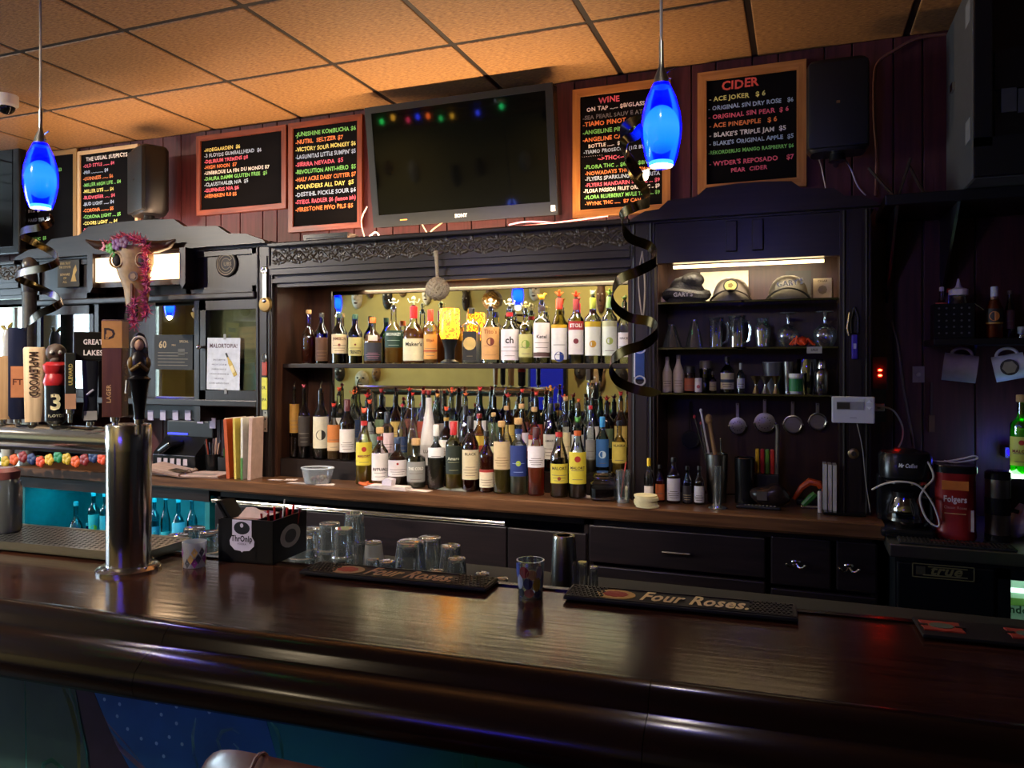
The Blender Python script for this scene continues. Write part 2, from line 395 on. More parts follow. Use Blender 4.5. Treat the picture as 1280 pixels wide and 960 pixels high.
def centre_unit(x0, x1, label, name='back_bar_centre', shelf_from=None):
    t = thing(name, label, 'back bar', (0, 0, 0)); 
    MB().box(x0, x0 + .015, YT - .01, 3.55, CZ, 2.0).build('side_panel', mPANEL, t); MB().box(x1 - .015, x1, YT - .01, 3.55, CZ, 2.0).build('side_panel', mPANEL, t)
    MB().box(x0 + .015, x1 - .015, YM + .004, 3.55, CZ, 2.0).build('back_panel', mPANEL, t)
    mx0 = x0 + .17
    MB().box(mx0, x1 - .03, YM, YM + .004, CZ + .02, 1.94).build('mirror', M('#e8ead9', .015, 1, 0), t)
    MB().box(mx0 - .012, mx0, YM - .006, YM + .004, CZ + .02, 1.94).build('mirror_frame', mDARKZ, t)
    MB().bbox((shelf_from or x0 + .016), x1 - .016, YM - .215, YM - .001, 1.529, 1.552, .003).build('shelf', mDARK, t)
    # cornice: box behind, stepped mouldings, carved frieze, top board
    m = MB().box(x0, x1, YT + .02, 3.55, 1.97, 2.15)
    for y, z0, z1 in ((YT - .01, 1.945, 1.965), (YT - .03, 1.965, 1.985), (YT - .018, 1.985, 2.005), (YT - .05, 2.005, 2.035), (YT - .06, 2.035, 2.05)):
        m.box(x0, x1, y, YT + .03, z0, z1)
    m.build('cornice', mDARK, t)
    c = MB().box(x0, x1, YT - .035, YT + .03, 2.05, 2.142); fz = c.build('frieze', mDARK, t)
    k = MB(); carved(k, x0 + .01, x1 - .01, 2.096, .086, YT - .036, .062)
    k.build('leaf_carving', M('#3a2f22', .3, 0, .2), fz, True)
    MB().bbox(x0, x1, YT - .075, 3.585, 2.142, 2.165, .006).build('top_board', mDARK, t)
    return t
cu = centre_unit(XCL, XCR, 'dark carved back bar centre with mirror and bottle shelf between the two towers')
sl = PX(362, 3.27); st = MB()
st.box(XCL + .016, XCR - .016, 3.265, 3.385, CZ, 1.062).build('bottle_step', mDARK, cu)
MB().box(XCL + .016, XCR - .016, 3.385, YM - .001, CZ, 1.115).build('bottle_step', mDARK, cu)
lu = centre_unit(-5.55, PX(33, YT) - .003, 'far left section of dark carved back bar with mirror', 'back_bar_end_section')

# ---- right tower with open shelves and a peaked crest
def crest(t, x0, x1, zb, zt, y0, y1, f):
    """stepped crest board: silhouettes in steps, thick top moulding"""
    m = (x0 + x1) / 2; h = (x1 - x0) / 2
    out = [(-1, 0), (-.98, .10), (-.86, .32), (-.74, .36), (-.66, .62), (-.42, .68), (-.34, .94), (-.1, 1), (.1, 1), (.34, .94), (.42, .68), (.66, .62), (.74, .36), (.86, .32), (.98, .10), (1, 0)]
    poly = [(m + a * h, zb + b * (zt - zb)) for a, b in out]
    MB().prism(poly, y0, y1, 'y').build('crest', mDARK, t)
XTR0, XTR1 = XCR + .001, PX(1088, YT)
tr = thing('shelf_tower', 'dark wooden shelf tower with glass shelves of caps, glasses and bar tools', 'cabinet', (0, 0, 0))
x0, x1 = XTR0, XTR1
MB().box(x0 + .09, x1 - .09, 3.54, 3.56, CZ, 2.145).build('back_panel', mPANEL, tr)
for xx in (x0, x1 - .105): MB().box(xx, xx + .105, YT + .03, 3.56, CZ, 2.145).build('side_panel', mPANEL, tr)
post(x0 + .05, .1, CZ, 2.145, YT - .03, tr); post(x1 - .055, .11, CZ, 2.145, YT - .03, tr)
MB().box(x0 + .10, x1 - .11, YT - .005, YT + .03, 1.995, 2.145).build('header_board', mDARK, tr)
for px in (914, 947):
    c = PX(px, YT - .03); MB().bbox(c - .022, c + .022, YT - .03, YT - .004, 2.01, 2.135, .004).build('header_block', mDARKZ, tr)
MB().box(x0 + .09, x1 - .1, YT - .02, YT + .03, 1.975, 1.998).build('header_rail', mDARK, tr)
crest(tr, x0 + .001, x1 + .03, 2.15, 2.275, YT - .07, YT - .03, 0)
MB().box(x0, x1 + .01, YT - .03, 3.56, 2.145, 2.165).build('top_board', mDARK, tr)
mSHG = GLASS('#9fb8a8', .3)
SHZ = [PZ(930, 377, 3.36), PZ(930, 434, 3.36), PZ(930, 491, 3.36)]
for z in SHZ:
    MB().bbox(x0 + .106, x1 - .112, YT + .02, 3.538, z - .010, z, .002).build('glass_shelf', mSHG, tr)
lz = PZ(930, 330, 3.30)
lt = MB().tube([(PX(842, 3.31), 3.31, lz), (PX(1030, 3.31), 3.31, lz)], .007, 10).build('light_tube', EMIT('#ffd9a0', 4), tr)
area('tower_light_glow', (PX(930, 3.31), 3.302, 1.987), (.25, 0, 0), .55, .015, 2.2, (1, .82, .56))
# ---- left tower: two glazed doors, middle mirror bay with warm lamp above
XTL0, XTL1 = PX(33, YT), PX(345, YT) - .001
tl = thing('mirror_tower', 'weathered dark wooden tower with glazed doors, mirror and warm lamp box', 'cabinet', (0, 0, 0))
x0, x1 = XTL0, XTL1
MB().box(x0, x1, 3.42, 3.56, 1.24, 2.155).build('back_panel', mPANEL, tl)
crest(tl, x0, x1, 2.165, 2.335, YT - .08, YT - .04, 0)
MB().box(x0, x1, YT - .04, 3.58, 2.155, 2.18).build('top_board', mDARK, tl)
post(x1 - .05, .1, CZ, 2.155, YT - .03, tl); post(x0 + .05, .1, CZ, 2.155, YT - .03, tl)
za, zb_ = 1.925, 2.155                                                # upper panel zone
for a, b in ((x0 + .1, PX(118, YT)), (PX(236, YT), x1 - .1)):
    MB().box(a, b, YT - .005, YT + .03, za, zb_).build('upper_panel', mDARKZ, tl)
    f_ = MB()
    for q in ((a, b, za, za + .035), (a, b, zb_ - .03, zb_), (a, a + .035, za, zb_), (b - .035, b, za, zb_)): f_.box(q[0], q[1], YT - .02, YT - .005, q[2], q[3])
    f_.build('panel_moulding', mDARK, tl)
MB().bbox(x0 + .1, x1 - .1, YT - .045, YT + .03, 1.892, 1.926, .008).build('belt_rail', mDARK, tl)
# door bays
DX = PX(252, YT), PX(330, YT) + .01
dl0 = x0 + .1; dl1 = PX(122, YT)
for a, b, nm in ((DX[0], DX[1], 'r'), (dl0, dl1, 'l')):
    d = MB()
    zt, zb = 1.888, 1.36
    for q in ((a, a + .045, zb, zt), (b - .045, b, zb, zt), (a, b, zb, zb + .05), (a, b, zt - .05, zt)): d.box(q[0], q[1], YT - .02, YT + .005, q[2], q[3])
    dd = d.build('cabinet_door', mDARKZ, tl)
    MB().box(a + .045, b - .045, YT - .010, YT - .006, zb + .05, zt - .05).build('pane', GLASS('#f2f5f4', -.16) if nm == 'r' else M('#b9c4c6', .03, 1, 0), dd)
    if nm == 'r': MB().sphere((a + .018, YT - .04, PZ(250, 434, YT)), .013, 10, 8).tube([(a + .018, YT - .04, PZ(250, 434, YT)), (a + .018, YT - .018, PZ(250, 434, YT))], .006).build('knob', mSTEEL, dd, True)
MB().box(DX[0], DX[1], 3.40, 3.42, 1.36, 1.89).build('door_back', M('#1a1412', .6), tl)
# middle mirror bay
mx0, mx1 = dl1 + .01, DX[0] - .012
MB().box(mx0, mx1, 3.36, 3.42, 1.24, 1.89).build('bay_back', mDARKZ, tl)
MB().box(PX(194, 3.35), PX(244, 3.35), 3.352, 3.36, PZ(220, 502, 3.35), PZ(220, 372, 3.35)).build('mirror', M('#e9ecdf', .015, 1, 0), tl)
MB().box(PX(68, 3.35), PX(118, 3.35), 3.352, 3.36, PZ(95, 470, 3.35), PZ(95, 385, 3.35)).build('mirror', M('#dfe6e6', .015, 1, 0), tl)
for xx in (mx0, mx1): MB().box(xx - .02, xx + .02, YT - .02, 3.42, 1.24, 1.89).build('bay_post', mDARKZ, tl)
MB().bbox(x0 + .1, x1 - .1, YT - .03, 3.42, 1.325, 1.36, .005).build('lower_rail', mDARK, tl)
# lamp box above the mirror bay
la, lb = PX(122, 3.2), PX(233, 3.2); z0, z1 = PZ(200, 352, 3.2), PZ(200, 318, 3.2)
lm = MB().box(la + .02, lb - .02, 3.17, 3.19, z0 + .01, z1 - .005).build('lamp_panel', M('#e8c9a0', .6, 0, .05, 120, 0, 0, 1.45, 2.6, '#ffcf9c'), tl)
b = MB()
for xx in (la - .02, lb): b.box(xx, xx + .04, 3.15, 3.25, z0 - .02, z1 + .02)
b.prism([(la - .02, z0 - .02), (la + .02, z0 - .02), (la, z0 - .05)], 3.15, 3.25, 'y').prism([(lb, z0 - .02), (lb + .04, z0 - .02), (lb + .02, z0 - .05)], 3.15, 3.25, 'y')
b.box(la, lb, 3.19, 3.25, z0 - .02, z1 + .02).build('lamp_bracket', mDARKZ, tl)
area('lamp_box_glow', ((la + lb) / 2, 3.16, (z0 + z1) / 2), (-pi / 2, 0, 0), lb - la - .05, .08, 1.1, (1, .72, .42))
# rope lights on the cabinet tops
for a, b, y, nm in ((XCL + .2, XCR - .1, 3.36, 'long pink-white rope light lying on the cornice under the television'), (XTL0 + .15, XTL1 - .15, 3.265, 'rope light lying on top of the left mirror tower')):
    z = 2.172 if y > 3.3 else 2.187
    o = MB().tube([(a + (b - a) * k / 30, y + .008 * sin(k * 1.9), z + .002 * (1 + sin(k * 2.3))) for k in range(31)], .006, 8).build('rope_light', M('#caa08c', .4, 0, 0, 30, 0, 0, 1.45, .5, '#ff8a60'), None, True)
    tag(o, nm, 'rope light')

for i, (x, y, pw, yaw, pit, spr) in enumerate(FILL_SPOTS):  # can fixtures dress the added fill spots, out of view
    t = thing('fill_spot', ('right', 'left', 'middle')[i] + ' black spotlight on the ceiling above the seating side', 'spotlight', (x, y, ZC - .006), 0, 'ceiling spots')
    T = Matrix.Translation((0, -.04, -.10)) @ Matrix.Rotation(math.radians(62), 4, 'X')
    MB().lathe([(.065, 0), (.065, .10), (.03, .13)], 20, cap0=False, T=T).build('can', mBLACK, t, True); MB().tube([(0, -.06, -.06), (0, -.06, 0)], .01).build('stem', mBLACK, t)
# ================================================================== THE BAR (its own axes: u along the front edge, v away from the camera)
B1, B2 = Q(0, 750, 1.067), Q(1280, 911, 1.067)
BA = atan2(B2.y - B1.y, B2.x - B1.x); BO = Vector((B1.x, B1.y, 0)); BZ = 1.067; BW = .425
def bl(p): d = Vector(p) - BO; return Vector((d.x * cos(BA) + d.y * sin(BA), -d.x * sin(BA) + d.y * cos(BA), d.z))
def bw(u, v, z=BZ): return Vector((BO.x + u * cos(BA) - v * sin(BA), BO.y + u * sin(BA) + v * cos(BA), z))
U0, U1 = -3.6, 3.2
bar = thing('bar_counter', 'long polished dark wooden bar with rounded front rail and painted front', 'bar', (BO.x, BO.y, 0), BA)
MB().prism([(.012, BZ), (BW, BZ), (BW, BZ - .045), (0, BZ - .045), (0, BZ - .006)], U0, U1, 'x').build('bar_top', mBAR, bar)
# moulded front rail: bead, groove, big roll
prof = [(.012, BZ + .001), (-.004, BZ + .004), (-.022, BZ - .001), (-.034, BZ - .012), (-.040, BZ - .026), (-.044, BZ - .029), (-.060, BZ - .030), (-.085, BZ - .038), (-.103, BZ - .054), (-.110, BZ - .074), (-.106, BZ - .094), (-.090, BZ - .108), (-.060, BZ - .114), (.02, BZ - .114), (.02, BZ - .05)]
cuts = [U0, bl(Q(196, 815, 1.03)).x, bl(Q(815, 865, 1.05)).x, U1]
for a, b in zip(cuts[:-1], cuts[1:]): MB().prism(prof, a + .0006, b - .0006, 'x').build('front_rail', mRAIL, bar, True)
MB().box(U0, U1, BW - .018, BW, BZ, BZ + .004).build('back_lip', mRAIL, bar)
fp = MB().box(U0, U1, .09, .12, .08, BZ - .05).build('front_panel', M('#0d3038', .55, 0, .2, 5), bar)
MB().box(U0, U1, .13, BW - .06, 0, BZ - .05).build('bar_body', mDARK, bar)
MB().box(U0, U1, .085, .13, 0, .09).build('kick_board', mDARK, bar)
# the painted mural on the front panel: flat colour shapes and ribbons
def mural(px, py):                            # pixel -> local (u, z) on the front panel
    d = ray(px, py); o = bl(Vector((0, 0, EYE))); e = bl(Vector(d) + BO) ; k = (.0895 - o.y) / e.y
    return (o.x + e.x * k, EYE + d.z * k)
def flat(pts, mat, name, dv=0):
    q = [mural(*p) for p in pts]; n = len(q)
    MB().add([(a, .0895 - dv - .0004, z) for a, z in q] + [(a, .0898, z) for a, z in q], [tuple(range(n))] + [(i, (i + 1) % n, (i + 1) % n + n, i + n) for i in range(n)]).build(name, mat, fp)
def ribbon(pts, w, mat, name, dv=.0006):
    q = [Vector(mural(*p)) for p in pts]; vs = []; n = len(q)
    for i, p in enumerate(q):
        t = (q[min(i + 1, n - 1)] - q[max(i - 1, 0)]).normalized(); nn = Vector((-t.y, t.x)) * w * .5 * (1 - .7 * abs(2 * i / (n - 1) - 1) ** 3)
        vs += [(p.x + nn.x, .0895 - dv, p.y + nn.y), (p.x - nn.x, .0895 - dv, p.y - nn.y)]
    MB().add(vs, [(2 * i, 2 * i + 1, 2 * i + 3, 2 * i + 2) for i in range(n - 1)]).build(name, mat, fp)
mBLUEP, mTEALP, mAQUA = M('#2568a8', .5, 0, .25, 6), M('#1a8088', .5, 0, .15, 6), M('#7cc4d6', .5)
mGREYG = M('#41625c', .5, 0, .2, 6)
flat([(-80, 820), (92, 850), (112, 960), (115, 1010), (-80, 1010)], mGREYG, 'painted_field', .0002)
flat([(112, 850), (330, 890), (350, 960), (352, 1010), (190, 1010), (140, 920)], mBLUEP, 'painted_field', .0002)
flat([(330, 888), (600, 935), (760, 1000), (352, 1010), (350, 960)], mTEALP, 'painted_field', .0002)
flat([(93, 850), (112, 853), (145, 930), (190, 1010), (117, 1010), (112, 940)], M('#3c3244', .55), 'painted_field', .0003)
mT2 = M('#58c0ac', .5); mOLI = M('#8f9a58', .5); mMAU = M('#a08a9e', .5)
ribbon([(31, 845), (32, 880), (33, 960), (33, 1000)], .004, mT2, 'painted_line')
ribbon([(75, 850), (88, 880), (98, 920), (100, 1000)], .012, mOLI, 'painted_line')
ribbon([(82, 850), (95, 880), (108, 940), (112, 1000)], .006, mT2, 'painted_line')
ribbon([(104, 855), (125, 900), (150, 935), (180, 962), (215, 1000)], .012, mMAU, 'painted_line')
ribbon([(108, 856), (135, 905), (158, 930), (190, 970)], .004, M('#9a8a9a', .5), 'painted_line')
ribbon([(245, 897), (241, 920), (243, 945), (252, 970)], .008, mAQUA, 'painted_line')
ribbon([(300, 917), (290, 911), (278, 914), (272, 925), (276, 938), (286, 946), (296, 944), (298, 935), (292, 929)], .008, mAQUA, 'painted_line')
ribbon([(337, 900), (346, 912), (352, 930), (355, 960)], .008, mT2, 'painted_line')
ribbon([(578, 942), (579, 960), (579, 1000)], .003, mT2, 'painted_line'); ribbon([(595, 944), (596, 960), (598, 1000)], .008, mT2, 'painted_line')
ribbon([(45, 1000), (55, 955), (65, 950), (78, 960), (85, 1000)], .012, mT2, 'painted_line')
dots = MB()
for px, py in ((131, 874), (147, 895), (160, 911), (177, 923), (196, 929), (202, 893), (212, 921), (221, 904), (221, 883), (196, 878), (240, 880), (262, 890), (180, 870), (228, 930), (205, 945), (150, 880)):
    a, z = mural(px, py)
    dots.add([(a + .004 * cos(k), .0885, z + .004 * sin(k)) for k in [i * pi / 4 for i in range(8)]], [tuple(range(8))])
tag(dots.build('painted_dot', M('#9ed2ea', .5), fp), kind='stuff')

# ---- bar mats with raised nubs, roundel and lettering
def on_bar(px, py): return bl(Q(px, py, BZ))
def bar_mat(c, label, lc):
    q = [on_bar(*p) for p in c]                # front-left, front-right, back-right, back-left
    u0 = (q[0].x + q[3].x) / 2; u1 = (q[1].x + q[2].x) / 2; v1 = BW - .002; v0 = v1 - .085
    ang = 0; t = thing('bar_mat', label, 'bar mat', bw((u0 + u1) / 2, (v0 + v1) / 2, BZ + .0045), BA)
    w, d = (u1 - u0) / 2, (v1 - v0) / 2
    MB().bbox(-w, w, -d, d, 0, .007, .002).build('mat_base', M('#101010', .55, 0, .1), t)
    m = MB()
    for a in (-w + .003, w - .006): m.box(a, a + .003, -d + .003, d - .003, .007, .0095)
    for b in (-d + .003, d - .006): m.box(-w + .003, w - .003, b, b + .003, .007, .0095)
    m.build('mat_rim', M('#2a2724', .5), t)
    k = MB()
    for i in range(16):
        for j in range(6):
            for x0_, sg in ((-w + .012, 1), (w - .012, -1)):
                x = x0_ + sg * i * .0085 + (.004 if j % 2 else 0) * sg; y = -d + .012 + j * (2 * d - .024) / 5
                if i < (8 if sg > 0 else 9): k.box(x - .003, x + .003, y - .0035, y + .0035, .007, .0098)
    tag(k.build('raised_nub', M('#1b1a19', .5), t), kind='stuff')
    r = MB().lathe([(.040, .007), (.040, .0085)], 24, sx=1, sy=.75); L = w * 2
    cx = -w + L * .225
    e = [r.build('roundel', M('#c9a05c' if lc != '#b98f68' else '#a8835c', .5), t)]; e[0].location = (cx, 0, 0)
    ros = MB()
    for k_ in range(8): a = k_ * pi / 4; ros.sphere((cx + .016 * cos(a), .012 * sin(a), .0088), .009, 7, 4, (1.2, 1, .12))
    ros.sphere((cx, 0, .009), .012, 8, 4, (1.2, 1, .12)).build('rose', M('#a5372c', .5), t)
    v, f = layout('Four Roses.', .078, True, 'c', .32, 0, 1.05, L * .47)
    MB().add([(cx + .050 + L * .235 + a, b - .026, .0100) for a, b in v], f).build('lettering', M(lc, .5), t)
    return t
bar_mat([(388, 712), (612, 738), (622, 731), (408, 706)], 'black rubber bar mat with dull bronze lettering, left of the printed tumbler', '#b98f68')
bar_mat([(705, 743), (995, 782), (999, 768), (722, 737)], 'black rubber bar mat with bright cream lettering, right of the printed tumbler', '#e8cf9a')
a = on_bar(1145, 786); b = on_bar(1420, 830)
t = thing('bar_mat', 'black rubber bar mat with red and green badges at right end of bar', 'bar mat', bw(a.x, BW - .055, BZ + .0045), BA)
MB().bbox(0, .62, -.05, .05, 0, .006, .002).build('mat_base', M('#0d0d0d', .6), t)
for u in (bl(Q(1178, 793, BZ)).x - a.x, bl(Q(1288, 803, BZ)).x - a.x):
    m = MB(); pts = []
    for k in range(16): an = 2 * pi * k / 16; rr = 1.0 if k % 4 == 2 else .72; pts.append((u + .044 * rr * cos(an) * 1.05, .034 * rr * sin(an) * 1.1))
    m.prism(pts, .006, .0085, 'z').build('badge', M('#a8402c', .5), t)
    MB().lathe([(.020, .0085), (.020, .0095)], 16, T=Matrix.Translation((u, 0, 0)), sy=.7).build('badge_centre', M('#5f7058', .5), t)
    m = MB()
    for s in (-1, 1): m.box(u + s * .030 - .008, u + s * .030 + .008, -.004, .004, .0085, .0096)
    m.build('badge_bar', M('#1a0d0a', .6), t)

# ---- work board behind the bar (glasses drain here)
XU0, XU1 = -1.98, 1.0
def ybk(x): return bw(0, BW).y + (x - BO.x) * tan(BA)
wk = thing('work_board', 'low stainless drainboard behind the bar holding upturned glasses', 'drainboard', (0, 0, 0))
ZU = .885
MB().prism([(XU0, ybk(XU0) + .03), (XU1, ybk(XU1) + .03), (XU1, 2.32), (XU0, 2.32)], ZU - .02, ZU, 'z').build('board', M('#4a4845', .35, .8, .1), wk)
MB().prism([(XU0, 1.66), (XU1, 1.72), (XU1, 2.28), (XU0, 2.28)], 0, ZU - .02, 'z').build('base_cabinet', mBLACKM, wk)
MB().box(XU0 + .1, XU1 - .1, 1.75, 2.30, ZU, ZU + .006).build('rubber_mat', M('#101011', .7), wk)

# ---- draft towers
def on(px, py): p = Q(px, py, BZ); return p
dc = Q(161, 712, BZ); zc = ZCAM(dc.x, dc.y); R1 = 26 / F * zc
dt = thing('draft_column', 'polished steel draft beer column standing on the bar', 'beer tower', (dc.x, dc.y, BZ), face_cam(dc.x, dc.y))
HT = (712 - 530) / F * zc
MB().lathe([(R1 * 1.45, 0), (R1 * 1.45, .006), (R1 * 1.3, .012), (R1 * 1.05, .014)], 40).build('flange', mSTEEL, dt, True)
MB().lathe([(R1, .012), (R1, HT * .82)], 40).build('column', mSTEEL, dt, True)
MB().lathe([(R1 * 1.015, HT * .82), (R1 * 1.015, HT - .003), (R1 * .97, HT)], 40).build('cap', mSTEEL, dt, True)
for k in range(4): MB().sphere((R1 * 1.25 * cos(k * pi / 2 + .6), R1 * 1.25 * sin(k * pi / 2 + .6), .012), .005, 8, 5).build('bolt', mSTEEL, dt, True)
# horizontal draft arm running left behind the column
pa = Vector((dc.x, dc.y, 0)); ZA = BZ + .255
ya = dc.y + .21; pL = P(-90, 555, ya); pR = P(150, 552, ya); rA = 17.5 / F * ZCAM(pR.x, pR.y)
da = thing('draft_arm', 'long horizontal polished steel draft beer pipe carrying the tap handles', 'beer tower', (pL.x, ya, 0))
zA = pR.z
MB().tube([(-.9, 0, zA), (pR.x - pL.x, 0, zA)], rA, 32).build('pipe', mSTEEL, da, True)
MB().tube([(-.9, 0, zA - rA * .2), (-.9, 0, zA)], rA, 24).build('end_cap', mSTEEL, da, True)
for xx in (-.75, -.12): MB().lathe([(rA * 1.5, 0), (rA * 1.5, .01), (rA, .015), (rA, zA)], 24, T=Matrix.Translation((xx, 0, 0))).build('leg', mSTEEL, da, True)
# ---- tap handles
def handle(px, ybot, ytop, w, y, label, build, rz=0):
    p = P(px, ybot, y); zc = ZCAM(p.x, p.y); k = zc / F; H = (ybot - ytop) * k; Wd = w * k
    t = thing('tap_handle', label, 'tap handle', (p.x, p.y, p.z), face_cam(p.x, p.y) + rz, 'tap handles on the draft pipe')
    MB().lathe([(.006, -.035), (.006, -.012), (.010, -.010), (.010, 0), (.006, .004)], 12).build('ferrule', mSTEEL, t, True)
    build(t, H, Wd); return t
def tapered(col, w0, w1, d=.7, n=5):
    def f(t, H, W):
        MB().lathe([(W / 2 * w0, 0), (W / 2 * w0 * 1.02, .01), (W / 2 * w1, H - .006), (W / 2 * w1 * .9, H)], 16, n, sy=d).build('grip', col, t, True); return H, W
    return f
mTAN, mLTAN = WOOD('#a8825a', '#c4a074', .45, 2), WOOD('#b59a78', '#d2b892', .5, 2)
handle(4, 524, 445, 22, ya, 'plain tan wooden tap handle at the left frame edge', tapered(mTAN, .75, 1))
def h_blue(t, H, W):
    MB().lathe([(W * .35, 0), (W * .5, .012), (W * .5, H)], 16, 6, sy=.7).build('grip', M('#141b33', .4), t, True)
    MB().box(-W * .36, W * .36, -W * .37, -W * .355, H * .24, H * .58).build('badge', M('#b3754f', .5), t)
    text_plane('FT', W * .5, 0, H * .38, -W * .375, M('#5b2c1c'), t, bold=True)
handle(22, 524, 410, 20, ya, 'dark navy tap handle with an orange badge', h_blue)
def h_maple(t, H, W):
    tapered(mLTAN, .85, 1.0, .8, 6)(t, H, W)
    v, f = layout('MAPLEWOOD', W * .56, True, 'c', maxw=H * .60); MB().add([(-W * .22 + b - W * .0, -W * .40 + .012 * 0 - .001, H * .64 - a) for a, b in v], f).build('lettering', M('#3a2a1c'), t)
handle(43, 527, 434, 24, ya, 'pale square wooden tap handle with vertical burnt lettering', h_maple)
def h_skull(t, H, W):
    MB().lathe([(W * .30, 0), (W * .50, .01), (W * .52, H * .5)], 18).build('grip', mBLACKM, t, True)
    MB().lathe([(W * .52, H * .46), (W * .58, H * .50), (W * .50, H * .56), (W * .46, H * .60), (W * .55, H * .64), (W * .58, H * .70), (W * .40, H * .74)], 18).build('collar', M('#9c1f22', .35), t, True)
    m = MB().sphere((0, 0, H * .85), W * .46, 14, 10, (1, 1, 1.0)).sphere((0, -W * .18, H * .76), W * .26, 10, 8, (1, 1, .8))
    m.build('skull_head', M('#3a2a20', .5, 0, .3), t, True)
    MB().sphere((-W * .17, -W * .40, H * .85), W * .11, 8, 6).sphere((W * .17, -W * .40, H * .85), W * .11, 8, 6).build('eye', M('#8d8880', .4), t, True)
    text_cyl('3', H * .26, H * .18, W * .52 + .001, M('#d9cd9c'), t, bold=True); text_cyl('FLOYDS', W * .2, H * .09, W * .51 + .001, M('#a9a080'), t, bold=True)
handle(70, 530, 425, 25, ya, 'black tap handle with red collar, skull head and number three', h_skull)
def h_blvd(t, H, W):
    MB().bbox(-W / 2, W / 2, -W * .3, W * .3, 0, H, .003).build('grip', M('#20221c', .4), t)
    MB().box(-W * .5, W * .5, -W * .32, -W * .3, 0.002, H * .28).build('foot_badge', M('#b98a6a', .5), t)
    v, f = layout('ULEVARD', W * .5, True, 'c', maxw=H * .6); MB().add([(W * .18 - b, -W * .31, H * .62 + a) for a, b in v], f).build('lettering', M('#b5a05a'), t)
handle(88, 512, 441, 12, ya - .05, 'narrow dark tap handle with vertical gold lettering and tan foot', h_blvd)
def h_lakes(t, H, W):
    MB().lathe([(W * .22, 0), (W * .30, .01), (W * .25, H * .2), (W * .32, H * .68)], 16, 6, sy=.7).build('grip', M('#17181d', .35), t, True)
    MB().bbox(-W * .62, W * .52, -W * .26, W * .26, H * .68, H, .004).build('sign_block', M('#15130f', .35), t)
    text_plane('GREAT', W * .30, W * .10, H * .86, -W * .27, mPAPER, t, bold=True, maxw=W * .72); text_plane('LAKES', W * .30, W * .10, H * .74, -W * .27, mPAPER, t, bold=True, maxw=W * .72)
    MB().tube([(-W * .12, -W * .22, H * .3), (W * .12, -W * .22, H * .36)], .003).build('stripe', M('#9a98a8'), t)
    MB().box(-W * .24, W * .24, -W * .24, -W * .20, .005, H * .12).build('foot_badge', M('#8e8a84', .5), t)
handle(113, 527, 415, 30, ya, 'black tap handle with block sign reading in white capitals', h_lakes)
def h_dove(t, H, W):
    MB().bbox(-W / 2, W / 2, -W * .42, W * .42, 0, H, .002).build('grip', WOOD('#4a2614', '#5d3320', .4, 2), t)
    MB().box(-W * .505, W * .505, -W * .43, W * .43, H * .71, H * .985).build('amber_block', M('#b5803c', .4), t)
    text_plane('D', H * .16, -W * .1, H * .80, -W * .435, M('#2a1508'), t, bold=True); text_plane('b', H * .07, -W * .22, H * .80, -W * .437, M('#b5803c'), t, bold=True)
    v, f = layout('LAGER', W * .30, True, 'c', maxw=H * .22); MB().add([(-W * .05 - b, -W * .43, H * .24 + a) for a, b in v], f).build('lettering', M('#c9a06a'), t)
    v, f = layout('DOVETAIL', W * .42, True, 'c', maxw=H * .48); MB().add([(W * .505 + .0005, -W * .0 + W * .15 - b, H * .36 + a) for a, b in v], f).build('lettering', M('#8a6848'), t)
handle(144, 521, 400, 24, dc.y - .012, 'tall brown square tap handle with amber top block on the column', h_dove, -.38)
def h_nun(t, H, W):
    MB().lathe([(W * .22, 0), (W * .20, H * .05), (W * .30, H * .25), (W * .38, H * .42), (W * .46, H * .46), (W * .30, H * .50)], 18).build('pedestal', M('#0f0e10', .25), t, True)
    MB().lathe([(W * .30, H * .48), (W * .40, H * .56), (W * .42, H * .66), (W * .30, H * .74), (W * .16, H * .78)], 18, sy=.75).build('robe', M('#191417', .35), t, True)
    m = MB().sphere((-W * .30, -W * .1, H * .64), W * .15, 10, 8, (1, 1, 1.8)).sphere((W * .30, -W * .1, H * .64), W * .15, 10, 8, (1, 1, 1.8)).tube([(-W * .3, -W * .2, H * .56), (0, -W * .38, H * .62)], W * .09).tube([(W * .3, -W * .2, H * .56), (0, -W * .38, H * .64)], W * .09)
    m.build('sleeve', M('#7a5c22', .4), t, True)
    MB().sphere((.0, -W * .08, H * .85), W * .19, 12, 10, (1, 1, 1.25)).tube([(0, -.0, H * .72), (0, 0, H * .80)], W * .12).build('face', M('#c79c80', .5), t, True)
    MB().lathe([(W * .36, H * .66), (W * .34, H * .80), (W * .30, H * .90), (W * .20, H * .97), (W * .04, H * .995)], 18, sy=.7, T=Matrix.Translation((0, W * .12, 0))).build('veil', M('#14121a', .4), t, True)
    MB().tube([(W * .27 * cos(a), -W * .12, H * .85 + W * .33 * sin(a)) for a in [k * pi / 10 - .3 for k in range(13)]], W * .06).build('headband', M('#d8cdb8', .5), t, True)
    MB().tube([(-W * .46, 0, H * .45), (-W * .5, 0, H * .3)], W * .04).build('candle', mWHITE, t)
handle(174, 524, 415, 30, dc.y - .02, 'tap handle shaped like a veiled woman in dark robe', h_nun)

